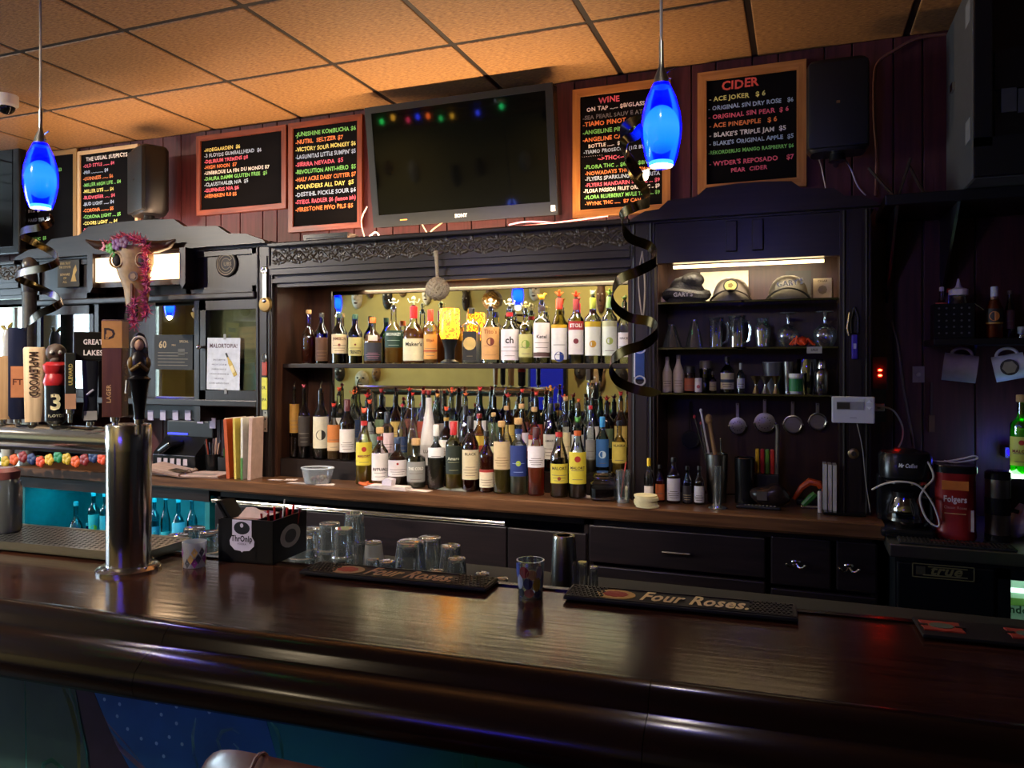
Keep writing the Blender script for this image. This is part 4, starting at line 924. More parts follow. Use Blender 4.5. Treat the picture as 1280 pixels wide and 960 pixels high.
MB().lathe([(R * .95, 0), (R * .95, .008), (R * .5, .02), (R * .55, z0 * .6), (R * .85, z0)], 20).build('foot', mBLACK, t, True)
def shade_mat():
    m = bpy.data.materials.new('amber_shade'); m.use_nodes = True; nt = m.node_tree; b = nt.nodes['Principled BSDF']; L = nt.links.new
    tc = nt.nodes.new('ShaderNodeTexCoord'); v = nt.nodes.new('ShaderNodeTexVoronoi'); v.inputs['Scale'].default_value = 110; L(tc.outputs['Object'], v.inputs['Vector'])
    r = nt.nodes.new('ShaderNodeValToRGB'); L(v.outputs['Distance'], r.inputs[0]); e = r.color_ramp.elements
    e[0].position = .35; e[0].color = lin('#ffcc1c'); e[1].position = .55; e[1].color = lin('#c8501a')
    L(r.outputs[0], b.inputs['Base Color']); L(r.outputs[0], b.inputs['Emission Color']); b.inputs['Emission Strength'].default_value = 2.4; b.inputs['Roughness'].default_value = .25
    return m
MB().lathe([(R * .85, z0), (R * 1.0, z0 + .02), (R * 1.0, z1 - .01), (R * .93, z1), (R * .85, z1), (R * .9, z0 + .02), (R * .7, z0 + .003)], 24, cap1=False).build('shade', shade_mat(), t, True)
point('amber_lamp_bulb', (p.x, 3.34, 1.553 + z1 - .015), .9, (1, .66, .18), .012)
p = P(551, 322, 3.2)
t = thing('rope_knot', 'grey monkey-fist rope knot hanging from the cornice', 'rope knot', (p.x, 3.165, 2.04))
k = ZCAM(p.x, 3.2) / F; zc = PZ(551, 361, 3.165) - 2.04; R = 13.5 * k
mROPE = M('#a3957c', .8, 0, .25, 150, .5)
for a in range(3):
    m = MB()
    for q in range(-2, 3):
        o_ = q * R * .30; rr = sqrt(max(1e-6, R * R * .85 - o_ * o_)); pts = []
        for i in range(20):
            g = 2 * pi * i / 20; v = Vector((rr * cos(g), rr * sin(g), o_))
            v = Vector((v.z, v.x, v.y)) if a == 1 else Vector((v.x, v.z, v.y)) if a == 2 else v
            f = 1.0 + .05 * (1 if (i // 5) % 2 == a % 2 else -1); v = Matrix.Rotation(.6, 3, 'Y') @ (v * f); pts.append((v.x, v.y, v.z + zc))
        m.tube(pts, R * .16, 6, True)
    m.build('rope_wrap', mROPE, t, True)
MB().sphere((0, 0, zc), R * .9, 12, 8).build('knot_core', M('#4d463b', .9), t, True)
MB().tube([(-.006, -.006, .03), (0, -.01, -.01), (.002, -.004, zc + R * .9)], [.012, .009, .008], 8).build('rope_tail', mROPE, t, True)
# ================================================================== WALL: chalkboards, television, speakers
YP = YW - .012
CH = {'y': '#e6e07a', 'w': '#ece8e0', 'b': '#a8bfd8', 'p': '#e8667e', 'o': '#f08a4a', 'g': '#7fd06a', 'd': '#6a6a6e', 'r': '#e85a4a'}
mCHALK = M('#060506', .7, 0, .5, 3, 0, 0, 1.15, stretch=(1, 1, 2.5), c2='#0f0d0e')
def board(px0, px1, yl0, yl1, yr0, lines, label, frame, fw=.03, pad=.03, size=None, z1=None, title_gap=0, yy=YP):
    """px0,px1 outer edges; yl0/yl1 top/bottom at the left edge"""
    xa, xb = PX(px0, yy - .02), PX(px1, yy - .02); zt = PZ(px0, yl0, yy - .02); zb = PZ(px0, yl1, yy - .02)
    t = thing('chalkboard', label, 'chalkboard', ((xa + xb) / 2, yy, zb)); w = (xb - xa) / 2; H = zt - zb
    MB().box(-w + fw * .8, w - fw * .8, -.016, -.002, fw * .8, H - fw * .8).build('slate', mCHALK, t)
    mx, mz = WOOD(*frame, .35, 0, 5, .1), WOOD(*frame, .35, 2, 5, .1)
    for s in (-1, 1):
        MB().prism([(s * w, 0), (s * w, H), (s * (w - fw), H - fw), (s * (w - fw), fw)], -.026, -.001, 'y').build('frame_side', mz, t)
    MB().prism([(-w, 0), (w, 0), (w - fw, fw), (-w + fw, fw)], -.026, -.001, 'y').build('frame_rail', mx, t)
    MB().prism([(-w, H), (w, H), (w - fw, H - fw), (-w + fw, H - fw)], -.026, -.001, 'y').build('frame_rail', mx, t)
    for ln in lines:
        fy, fx, sz, c, s = ln[:5]; al = ln[5] if len(ln) > 5 else 'l'; mw = ln[6] if len(ln) > 6 else None
        IW, IH = 2 * (w - fw), H - 2 * fw
        text_plane(s, sz * IH, -w + fw + fx * IW, H - fw - fy * IH, -.0168, M(CH[c], .7, 0, .1), t, 'chalk_line', align=al, jit=.05, bold=True, maxw=(mw * IW if mw else (1 - fx - .03) * IW if al == 'l' else None))
    return t
BRF = ('#5a2414', '#8a4020'); TNF = ('#9a6230', '#bd8348'); PLF = ('#c9a878', '#e2c79a')
def rows(y0, dy, sz, fx, items): return [(y0 + dy * i, fx, sz, c, s) for i, (c, s) in enumerate(items)]
board(246, 358, 171, 270, 0, rows(.16, .083, .07, .04, [('y', '-HOEGAARDEN  $6'), ('b', '-3 FLOYDS GUMBALLHEAD  $6'), ('p', '-DELIRIUM TREMENS $8'), ('o', '-HIGH NOON  $7'), ('w', '-UNIBROUE LA FIN DU MONDE $7'), ('g', '-DAURA DAMM GLUTEN FREE  $5'), ('b', '-CLAUSTHALER N/A  $5'), ('p', '-GUINNESS N/A $6'), ('o', "-HEINEKEN 0.0 $5")]),
      'wide chalkboard with nine coloured beer lines in dark red-brown frame', BRF)
board(361, 453, 155, 291, 0, rows(.085, .076, .058, .03, [('g', '-JUNESHINE KOMBUCHA $6'), ('o', '-NUTRL  SELTZER $7'), ('y', '-VICTORY SOUR MONKEY $6'), ('b', "-LAGUNITAS LITTLE SUMPIN' $5"), ('p', '-SIERRA NEVADA  $5'), ('g', '-REVOLUTION ANTI-HERO  $5'), ('o', '-HALF ACRE DAISY CUTTER $7'), ('y', '-FOUNDERS ALL DAY  $5'), ('b', '-DESTIHL PICKLE SOUR $6'), ('p', '-STIEGL RADLER $6 (lemon ish)'), ('o', '-FIRESTONE PIVO PILS $5')]),
      'tall chalkboard in red-brown frame beside the television', BRF)
board(716, 838, 113, 273, 0, [(.075, .36, .07, 'p', 'WINE', 'c'), (.135, .08, .05, 'w', 'ON TAP ...... $8/GLASS')] + rows(.205, .0, .05, .03, [('d', '-SEA PEARL SAUV E AT')]) + [(.265, .03, .055, 'o', '-TIAMO PINOT GRIGIO'), (.335, .03, .05, 'g', '-ANGELINE PINOT NOIR'), (.40, .03, .05, 'o', '-ANGELINE CAB SAUV'), (.455, .1, .042, 'w', 'BOTTLE ......  $'), (.505, .04, .042, 'b', '-TIAMO PROSECCO (1/2 BT)'), (.535, .02, .02, 'w', '-  -  -  -  -  -  -  -  -  -'), (.575, .38, .05, 'p', '-->THC<--', 'c'), (.64, .05, .045, 'g', '-FLORA THC .. $6/4mg $8/10mg'), (.695, .06, .045, 'o', '-NOWADAYS THC .. $7/4oz $8'), (.745, .06, .045, 'b', '-FLYERS SPARKLING MARGARITA'), (.80, .06, .045, 'p', '-FLYERS MANDARIN SPRITZ ... $9'), (.85, .04, .045, 'w', '-FLORA PASSION FRUIT ORG THC .. $9'), (.905, .05, .045, 'g', '-FLORA BLUEBERRY MULE THC .... $9'), (.96, .06, .042, 'o', '-WYNK THC .....  $7 CAN')],
      'wine list chalkboard in tan wooden frame, partly behind a blue pendant', TNF, .037)
board(872, 1008, 92, 243, 0, [(.10, .38, .115, 'r', 'CIDER', 'c'), (.20, .03, .062, 'y', '- ACE JOKER   $ 6'), (.285, .02, .056, 'b', '- ORIGINAL SIN DRY ROSE   $6'), (.37, .02, .06, 'p', '- ORIGINAL SIN PEAR  $ 6'), (.455, .03, .06, 'o', '- ACE PINEAPPLE   $ 6'), (.545, .03, .06, 'w', "- BLAKE'S TRIPLE JAM  $5"), (.625, .03, .055, 'b', "- BLAKE'S ORIGINAL APPLE  $5"), (.71, .02, .048, 'g', '-REKORDERLIG MANGO RASPBERRY $6'), (.82, .03, .06, 'p', "- WYDER'S REPOSADO    $7"), (.895, .48, .055, 'p', 'PEAR  CIDER', 'c')],
      'cider list chalkboard in tan wooden frame below the right loudspeaker', TNF, .04)
board(97.5, 173, 190, 318, 0, [(.07, .47, .055, 'w', 'THE USUAL SUSPECTS', 'c', .85)] + rows(.135, .0665, .048, .04, [('p', '-OLD STYLE ....... $4'), ('b', '-PBR .............. $4'), ('o', '-GUINNESS ....... $6'), ('g', '-MILLER HIGH LIFE .. $4'), ('y', '-MILLER LITE ..... $4'), ('p', '-BUDWEISER ...... $4'), ('b', '-BUD LIGHT ...... $4'), ('o', '-CORONA ......... $5'), ('g', '-CORONA LIGHT .... $5'), ('y', '-COORS LIGHT .... $4'), ('p', '-MODELO ........ $5'), ('b', '-HEINEKEN ....... $5'), ('r', '-RED STRIPE ..... $5')]),
      'chalkboard of usual beers in pale frame, half hidden by the left loudspeaker', PLF, .022)
board(27, 96.5, 195, 318, 0, rows(.17, .105, .05, .06, [('g', 'HAMMS TALL BOY  $3'), ('o', 'MODELO TALL  $7'), ('b', 'SPECIAL  $4'), ('r', 'SELTZER  $7'), ('w', 'BITZ  $7'), ('b', 'HARD TEA  $7'), ('r', 'PACIFICO'), ('g', 'ZYWIEC  $5')]),
      'washed-out chalkboard behind the left blue pendant lamp', ('#8a6a3c', '#a88650'), .03)
# ---- television, tilted forward
Yt = 3.40
xa, xb = PX(459, Yt), PX(690, Yt - .03); zt = PZ(459, 134, Yt); zb = PZ(459, 281, Yt); Ht = zt - zb
tv = thing('television', 'large black flat television tilted above the bottle mirror, screen dark', 'television', ((xa + xb) / 2, 3.50, zb), rot=(math.radians(8.5), 0, 0)); w = (xb - xa) / 2
MB().bbox(-w, w, -.03, .04, 0, Ht, .008).build('casing', M('#0b0d10', .25), tv)
fr = MB()
for a in ((-w, w, 0, .062), (-w, w, Ht - .032, Ht), (-w, -w + .036, .06, Ht - .03), (w - .036, w, .06, Ht - .03)): fr.box(a[0], a[1], -.038, -.029, a[2], a[3])
fr.build('bezel', M('#15191d', .3), tv)
MB().box(-w + .036, w - .036, -.0335, -.0305, .062, Ht - .032).build('screen', M('#030405', .05, 0, 0, 30, 0, 0, 1.3), tv)
text_plane('SONY', .024, 0, .022, -.0385, M('#c9ccd0', .4), tv, bold=True)
MB().box(w - .033, w - .012, -.039, -.038, .018, .045).build('energy_sticker', M('#c9ccd0', .5), tv)
MB().box(-w + .16, -w + .20, -.039, -.038, .028, .032).build('standby_light', M('#c9862c', .4, 0, 0, 30, 0, 0, 1.45, .8, '#e0a040'), tv)
MB().box(-.2, .2, .04, .10, Ht * .3, Ht * .7).build('wall_mount', mBLACK, tv)
# string of coloured bulbs across the wall behind the camera (seen mirrored in the television)
Rm = Matrix.Rotation(math.radians(8.5), 3, 'X'); nrm = Rm @ Vector((0, -1, 0)); p0 = tv.location + Rm @ Vector((0, -.034, Ht / 2))
sl = thing('string_light', 'string of small coloured bulbs along the ceiling behind the camera', 'string light', (-2.6, YB + .02, 2.3)); pts = []
for px, py, c in ((477, 152, '#30e060'), (491, 147, '#d89a30'), (510, 150, '#c83050'), (522, 146, '#3040ff'), (535, 145, '#ff6a2a'), (551, 148, '#30c060'), (565, 145, '#d8a030'), (597, 141, '#3848ff'), (627, 133, '#30f080')):
    d = ray(px, py).normalized(); o = Vector((0, 0, EYE)); s = (p0 - o).dot(nrm) / d.dot(nrm); h = o + d * s
    r = d - 2 * d.dot(nrm) * nrm; k = min((YB + .03 - h.y) / r.y, (ZC - .06 - h.z) / r.z if r.z > 0 else 99); q = h + r * k - sl.location
    MB().sphere(q, .016, 8, 6, (1, 1, 1.4)).build('bulb', EMIT(c, 16), sl, True); pts.append(q + Vector((0, -.008, .03)))
MB().tube(pts, .003, 5).build('cord', M('#1a3a20', .5), sl)
# ---- loudspeakers
def speaker(px0, px1, y0, y1, yaw, label, Y, dep):
    c = P((px0 + px1) / 2, y1, Y); k = ZCAM(c.x, Y) / F; W_ = (px1 - px0) * k; H = (y1 - y0) * k
    t = thing('loudspeaker', label, 'speaker', (c.x, Y, c.z), yaw, 'wall loudspeakers')
    MB().lathe([(.5 * .86, 0), (.5, .025), (.5, H - .02), (.5 * .9, H)], 32, 5, sx=W_ * .96, sy=dep).build('cabinet', M('#0b0b0c', .4), t, True)
    MB().bbox(-W_ * .455, W_ * .455, -dep * .53, -dep * .35, .012, H - .012, .022).build('front_grille', M('#0e1011', .5, 0, .1, 400, .2), t, True)
    MB().box(-.007, .007, -dep * .535, -dep * .53, H * .50, H * .53).build('badge', mSTEEL, t)
    MB().lathe([(.035, -.03), (.03, -.005), (.03, .004)], 16, T=Matrix.Translation((0, .0, 0))).tube([(0, 0, -.02), (0, .10, -.02)], .012).build('bracket', mBLACKM, t, True)
    return t
speaker(157, 216, 187, 270, -.45, 'black loudspeaker on the wall above the left mirror tower', 3.42, .16)
speaker(1009, 1084, 80, 193, face_cam(.15, 3.4) + .05, 'black loudspeaker on the wall right of the cider chalkboard', 3.44, .15)
# wires below the right loudspeaker, cables, pipes
def cable(name, pts, r, col, label, cat='cable', rough=.4, metal=0):
    P_ = [Vector(p) for p in pts]; out = []
    for i in range(len(P_) - 1):
        a, b, c, d = P_[max(i - 1, 0)], P_[i], P_[i + 1], P_[min(i + 2, len(P_) - 1)]
        for s in range(6):
            u = s / 6; out.append(.5 * ((2 * b) + (c - a) * u + (2 * a - 5 * b + 4 * c - d) * u * u + (-a + 3 * b - 3 * c + d) * u ** 3))
    out.append(P_[-1]); return tag(MB().tube(out, r, 6).build(name, M(col, rough, metal), None, True), label, cat)
cable('speaker_wire', [P(1024, 200, 3.5), P(1027, 210, 3.55), P(1032, 235, 3.55), P(1034, 246, 3.5)], .003, '#b9a8a0', 'single pale wire under the right loudspeaker', 'wire')
cable('speaker_wire', [P(1057, 200, 3.5), P(1064, 212, 3.55), P(1072, 232, 3.54), P(1082, 244, 3.5)], .0035, '#8f86a8', 'lilac wire pair bending under the right loudspeaker', 'wire')
cable('wall_cable', [P(1190, 42, 3.57), P(1150, 47, 3.57), P(1120, 62, 3.57), P(1098, 78, 3.57), P(1093, 100, 3.57), P(1093, 150, 3.57), P(1096, 190, 3.57), P(1095, 245, 3.54)], .007, '#6a4038', 'brown cable clipped down the wall beside the right loudspeaker', 'cable')
for i, (pts, c, l) in enumerate([([P(459, 258, 3.5), P(452, 275, 3.5), P(457, 297, 3.44), P(470, 290, 3.38), P(476, 300, 3.36)], '#d8c8c0', 'white cable looping below the left corner of the television'),
                    ([P(527, 279, 3.48), P(533, 290, 3.42), P(536, 297, 3.40)], '#c8b8a0', 'short cream cable dropping under the television'),
                    ([P(553, 278, 3.48), P(540, 288, 3.42), P(535, 297, 3.40)], '#c0b090', 'second short cable joining under the television'),
                    ([P(636, 281, 3.45), P(660, 277, 3.45), P(700, 279, 3.45), P(730, 284, 3.45)], '#d890b0', 'pinkish cable lying on the cornice under the television'),
                    ([P(548, 293, 3.42), P(600, 288, 3.42), P(680, 280, 3.42), P(760, 270, 3.42)], '#c06a70', 'long reddish cable along the top of the cornice')]):
    cable('top_cable', pts, .004, c, l)
o = MB().box(PX(398, 3.35), PX(452, 3.35), 3.22, 3.32, 2.166, 2.20).build('media_box', mBLACKM); tag(o, 'low black media box on the cornice left of the television', 'box')
MB().box(PX(402, 3.35), PX(448, 3.35), 3.219, 3.22, 2.178, 2.182).build('status_strip', M('#2a2c30'), o)
# dome camera on the ceiling
p = P(8, 128, 2.75)
t = thing('dome_camera', 'small white security dome camera on the ceiling', 'camera', (p.x, 2.75, ZC - .006))
MB().lathe([(.055, 0), (.055, -.05), (.045, -.06)], 24).build('housing', mWHITE, t, True)
MB().sphere((0, 0, -.055), .042, 16, 10, (1, 1, 1)).build('dome', M('#101214', .08), t, True)

# ================================================================== PENDANT LAMPS
k0 = 1.70
l1 = Vector((.196 * k0 * CP - k0 * SP, .196 * k0 * SP + k0 * CP, 0)); kk = 2.16
l2 = Vector((-.619 * kk * CP - kk * SP, -.619 * kk * SP + kk * CP, 0)); dv = l2 - l1
zb1 = EYE + (HY - 208) / F * k0
mSHADE = None
def shade_blue():
    m = bpy.data.materials.new('blue_glass_shade'); m.use_nodes = True; nt = m.node_tree; nt.nodes.clear(); N = nt.nodes.new; L = nt.links.new
    o = N('ShaderNodeOutputMaterial'); t = N('ShaderNodeBsdfTransparent'); t.inputs[0].default_value = (.03, .2, 1, 1)
    e = N('ShaderNodeEmission'); e.inputs[0].default_value = (.0, .0, 1, 1); e.inputs[1].default_value = 14
    g = N('ShaderNodeBsdfGlossy'); g.inputs['Roughness'].default_value = .1; a = N('ShaderNodeAddShader'); fr = N('ShaderNodeFresnel'); mx = N('ShaderNodeMixShader')
    L(t.outputs[0], a.inputs[0]); L(e.outputs[0], a.inputs[1]); L(fr.outputs[0], mx.inputs[0]); L(a.outputs[0], mx.inputs[1]); L(g.outputs[0], mx.inputs[2]); L(mx.outputs[0], o.inputs[0]); return m
mSHADE = shade_blue()
Hl = 110 / F * k0; Rl = 25 / F * k0
def bulb_mat():
    """frosted inner glass, brightest where the filament sits, fading towards both ends"""
    m = bpy.data.materials.new('frosted_bulb'); m.use_nodes = True; nt = m.node_tree; nt.nodes.clear(); N = nt.nodes.new; L = nt.links.new
    o = N('ShaderNodeOutputMaterial'); e = N('ShaderNodeEmission'); L(e.outputs[0], o.inputs[0]); tc = N('ShaderNodeTexCoord'); sp = N('ShaderNodeSeparateXYZ'); L(tc.outputs['Object'], sp.inputs[0])
    mr = N('ShaderNodeMapRange'); mr.inputs[1].default_value = Hl * .10; mr.inputs[2].default_value = Hl * .76; L(sp.outputs[2], mr.inputs[0])
    r = N('ShaderNodeValToRGB'); L(mr.outputs[0], r.inputs[0]); el = r.color_ramp.elements
    el[0].position = 0; el[0].color = (0, .06, .7, 1); el[1].position = 1; el[1].color = (0, .02, .6, 1)
    for q, c in ((.22, (.15, .75, 1, 1)), (.5, (.6, 1, 1, 1)), (.75, (.35, .9, 1, 1))):
        x = el.new(q); x.color = c
    L(r.outputs[0], e.inputs[0]); e.inputs[1].default_value = 1.0; return m
mBULB = bulb_mat()
def pendant(p, label):
    t = thing('pendant_lamp', label, 'pendant lamp', (p.x, p.y, zb1), 0, 'blue pendant lamps over the bar')
    s = Hl
    MB().lathe([(Rl * .62, 0), (Rl * .80, s * .12), (Rl * .97, s * .32), (Rl, s * .45), (Rl * .93, s * .60), (Rl * .72, s * .78), (Rl * .42, s * .93), (Rl * .34, s * .96)], 32, cap0=False, cap1=False).build('glass_shade', mSHADE, t, True)
    MB().lathe([(Rl * .585, .002), (Rl * .60, .004), (Rl * .60, .008), (Rl * .585, .010)], 32).build('lit_opening', EMIT('#fff6e0', 2.2), t, True)
    MB().sphere((0, 0, s * .42), Rl * .90, 24, 16, (1, 1, 1.33)).build('frosted_bulb', mBULB, t, True)
    MB().lathe([(Rl * .44, s * .90), (Rl * .36, s * 1.0), (Rl * .14, s * 1.13), (Rl * .12, s * 1.2), (Rl * .12, s * 1.42)], 16).build('cap', mBRUSH, t, True)
    MB().tube([(Rl * .5, 0, s * .98), (-Rl * .1, 0, s * 1.03), (Rl * .75, 0, s * 1.1)], .0015, 5).build('thumb_screw', mSTEEL, t)
    MB().tube([(0, 0, s * 1.4), (0, 0, ZC - zb1 - .03)], .0035, 8).build('cord', M('#b8aa98', .5), t)
    MB().lathe([(.05, ZC - zb1 - .03), (.055, ZC - zb1 - .007)], 20).build('ceiling_rose', mSTEEL, t, True)
    point('pendant_bulb', (p.x, p.y, zb1 - .012), 2.4, (1, .86, .62), .018)
    point('pendant_glow', (p.x, p.y, zb1 + s * 1.0), .35, (.1, .2, 1), .03)
    return t
pendant(l1, 'blue glass pendant lamp in front of the wine chalkboard')
pendant(l2, 'blue glass pendant lamp at upper left over the taps')
pendant(l2 + dv, 'blue glass pendant lamp over the far left bar, seen mirrored among bottles')
pendant(l2 + dv * 2, 'blue glass pendant lamp farthest left, seen in the tower mirror')
# ---- spiral streamers hanging below the lamps
def streamer(pts, w, label):
    P_ = [Vector(p) for p in pts]; out = []
    for i in range(len(P_) - 1):
        a, b, c, d = P_[max(i - 1, 0)], P_[i], P_[i + 1], P_[min(i + 2, len(P_) - 1)]
        for s in range(10):
            u = s / 10; out.append(.5 * ((2 * b) + (c - a) * u + (2 * a - 5 * b + 4 * c - d) * u * u + (-a + 3 * b - 3 * c + d) * u ** 3))
    vs = []; n = len(out); cx = sum((v.x for v in out)) / n; cy = sum((v.y for v in out)) / n
    for i, p in enumerate(out):
        tn = (out[min(i + 1, n - 1)] - out[max(i - 1, 0)]).normalized(); rad = Vector((p.x - cx, p.y - cy, 0)); rad = rad.normalized() if rad.length > 1e-5 else Vector((1, 0, 0))
        wd = tn.cross(rad).normalized() * w * .5 * min(1, i / 6, (n - 1 - i) / 6 + .2)
        vs += [p + wd, p - wd, p + wd + rad * .0012, p - wd + rad * .0012]
    m = MB(); fs = []
    for i in range(n - 1):
        a = 4 * i; b = a + 4; fs += [(a, a + 1, b + 1, b), (a + 2, b + 2, b + 3, a + 3), (a, b, b + 2, a + 2), (a + 1, a + 3, b + 3, b + 1)]
    m.add(vs, fs); o = m.build('spiral_streamer', M('#3c301a', .25, 1, .1), None, True); return tag(o, label, 'streamer', 'spiral streamers')
def helix(px, zt, amp, y0):
    return None
def hel(seq, Y, amp):
    """(px,py,side) control points; side -1 front, +1 back of the coil"""
    return [P(a, b, Y + s * amp) for a, b, s in seq]
streamer(hel([(812, 211, 0), (800, 220, -1), (783, 190, 0), (781, 160, 1), (800, 150, 1), (796, 168, -.5), (780, 178, -1), (784, 205, 0), (805, 236, 1), (811, 252, 0), (795, 258, -1), (777, 270, -.6), (786, 296, .5), (812, 308, 1), (820, 325, 0), (800, 338, -1), (772, 352, -.6), (766, 378, .3), (785, 396, 1), (812, 402, .8), (822, 414, 0), (806, 430, -1), (778, 440, -.8), (763, 455, 0), (772, 476, .8), (800, 488, 1), (828, 491, .6)], l1.y, .05), .022, 'gold spiral streamer hanging below the pendant by the wine board')
streamer(hel([(62, 267, 0), (64, 277, 0), (50, 284, -1), (30, 288, -.6), (26, 294, 0), (45, 304, 1), (66, 316, .8), (73, 326, 0), (58, 334, -1), (30, 340, -.8), (20, 346, 0), (40, 356, 1), (62, 366, .9), (77, 376, 0), (68, 384, -1), (50, 392, -1), (38, 402, -.5), (30, 415, 0)], l2.y, .05), .02, 'gold spiral streamer hanging below the left blue pendant')

# ================================================================== WALL BEHIND THE CAMERA (seen in the mirrors): masks and a blue lit panel
def virt(px, py):                                  # pixel in the mirror -> point on the wall behind the camera
    d = ray(px, py); k = (2 * YM - (YB + .02)) / d.y; return Vector((d.x * k, YB + .001, EYE + d.z * k))
mcol = ['#241a14', '#cfc6b8', '#5a3a26', '#1d1a1c', '#8a6a48', '#d8d0c0', '#3a2a20', '#6a4a34', '#b0a890', '#2a2622', '#7a5a3a', '#4a4038', '#94714c']
for i, (px, py, w, h, nm) in enumerate([(418, 372, 14, 30, 'dark horned'), (446, 372, 15, 28, 'black round-eyed'), (463, 364, 9, 18, 'small brown carved'), (484, 372, 14, 30, 'black and white split'), (503, 362, 12, 18, 'pale smiling'), (533, 368, 12, 26, 'dark wooden long'), (582, 376, 10, 26, 'black slim'), (612, 368, 11, 22, 'dark shell'), (452, 475, 20, 24, 'brown lion'), (424, 466, 16, 22, 'feathered'), (470, 467, 12, 20, 'dark long-nosed'), (725, 463, 16, 22, 'brown carved pair'), (748, 475, 18, 30, 'elephant-like brown'), (776, 471, 18, 28, 'tan beaded'), (668, 364, 14, 24, 'dark animal'), (751, 372, 12, 40, 'long red-brown')]):
    c = virt(px, py); k = (c.x * -SP + (2 * YM - YB) * CP) / F; W_ = w * k / 2; Hh = h * k / 2
    t = thing('wall_mask', nm + ' mask hanging on the yellow wall, seen in the mirror', 'mask', (c.x, YB + .001, c.z), pi); mt = M(mcol[i % 13], .6, 0, .3, 20)
    MB().sphere((0, -.01, 0), 1, 14, 10, (W_, .05, Hh)).build('face', mt, t, True)
    MB().tube([(0, -.055, Hh * .25), (0, -.085, -Hh * .15), (0, -.06, -Hh * .22)], [W_ * .1, W_ * .2, W_ * .12], 7).build('nose', mt, t, True)
    for s in (-1, 1):
        MB().sphere((s * W_ * .4, -.05, Hh * .22), W_ * .17, 8, 6, (1.2, .6, .8)).build('eye', M('#0a0808', .4) if i % 3 else mWHITE, t, True)
        if i % 3 == 0: MB().tube([(s * W_ * .7, -.01, Hh * .7), (s * W_ * 1.1, -.01, Hh * 1.15)], [W_ * .2, W_ * .05], 6).build('ear', mt, t, True)
    MB().sphere((0, -.05, -Hh * .5), W_ * .25, 8, 6, (1.6, .5, .6)).build('mouth', M('#3a1210', .5), t, True)
c = virt(686, 480); t = thing('jukebox', 'blue glowing wall jukebox panel seen in the mirror', 'jukebox', (c.x, YB + .001, c.z - .3), pi)
MB().bbox(-.24, .24, -.10, 0, -.1, .62, .02).build('housing', mBLACKM, t)
MB().box(-.20, .20, -.105, -.10, 0, .56).build('screen', M('#06083a', .2, 0, 0, 30, 0, 0, 1.45, 1.2, '#0c1060'), t)
t = thing('blue_fill_bar', 'horizontal blue neon bar on the wall behind the camera', 'neon light', (-1.25, YB + .001, 1.95), pi)  # added unseen blue light for the cast on caddy and drawers
MB().box(-.42, .42, -.03, 0, -.05, .05).build('back_board', mBLACKM, t); MB().tube([(-.38, -.05, 0), (.38, -.05, 0)], .010).build('blue_fill_tube', EMIT('#1010ff', 6), t, True)
area('blue_fill_glow', (-1.25, YB + .075, 1.95), (pi / 2, 0, 0), .76, .05, 2.4, (.06, .04, 1))
# ================================================================== RIGHT TOWER CONTENTS
mGL = GLASS('#f4f9f9', .7, .02, .045)
mGLT = GLASS('#eef5f5', 1.1, .02, .12)
YS = 3.37
def base(px, Y, z): return Vector((PX(px, Y), Y, z))
def scale(px, Y): p = P(px, HY, Y); return ZCAM(p.x, p.y) / F
z1, z2, z3 = [z + .0005 for z in SHZ]
# -- caps on the top glass shelf
def dome(mb, rx, ry, h, seg=20, rings=7, x=0, y=0, z=0, wob=0):
    vs = []; fs = []
    for j in range(rings + 1):
        p = pi / 2 * j / rings
        for i in range(seg):
            a = 2 * pi * i / seg; q = 1 + wob * sin(3 * a + j) * (j > 0); vs.append((x + rx * cos(p) ** .7 * cos(a) * q, y + ry * cos(p) ** .7 * sin(a) * q, z + h * sin(p) * q))
    for j in range(rings):
        for i in range(seg): i2 = (i + 1) % seg; fs.append((j * seg + i, j * seg + i2, (j + 1) * seg + i2, (j + 1) * seg + i))
    fs.append(tuple(range(seg))); mb.add(vs, fs); return mb
def brim(mb, rx, ry, dip, rise, thick=.004, reach=.075, seg=16):
    vs = []
    for i in range(seg + 1):
        a = pi + pi * i / seg; c, s = cos(a), sin(a)
        for r, dz in ((0, 0), (1, -.006)):
            X = (rx + reach * .12 * r) * c; Y_ = ry * s - reach * r * (abs(s) ** .6)
            Z = rise * (1 - (c) ** 2) + .007 + dz * r
            vs += [(X, Y_, Z + .004), (X, Y_, Z)]
    fs = []
    for i in range(seg):
        a = 4 * i; b = a + 4; fs += [(a, b, b + 2, a + 2), (a + 1, a + 3, b + 3, b + 1), (a + 2, b + 2, b + 3, a + 3), (a, a + 1, b + 1, b)]
    mb.add(vs, fs); return mb
k = scale(863, YS)
t = thing('knit_cap', 'dark grey slouchy knit cap with white lettering on the top shelf', 'cap', base(858, YS, z1))
mKN = M('#4a4a4a', .9, 0, .25, 120, .6)
dome(MB(), .082, .075, .115, wob=.05).build('crown', mKN, t, True)
MB().tube([(.084 * cos(a), .077 * sin(a), .034 + .008 * sin(2 * a)) for a in [i * pi / 12 for i in range(24)]], .022, 8, True).build('folded_cuff', mKN, t, True)
MB().sphere((.03, -.03, .095), .05, 12, 8, (1, .8, .7)).build('slouch_fold', mKN, t, True)
text_plane("GARY'S", .024, 0, .022, -.100, mWHITE, t, bold=True)
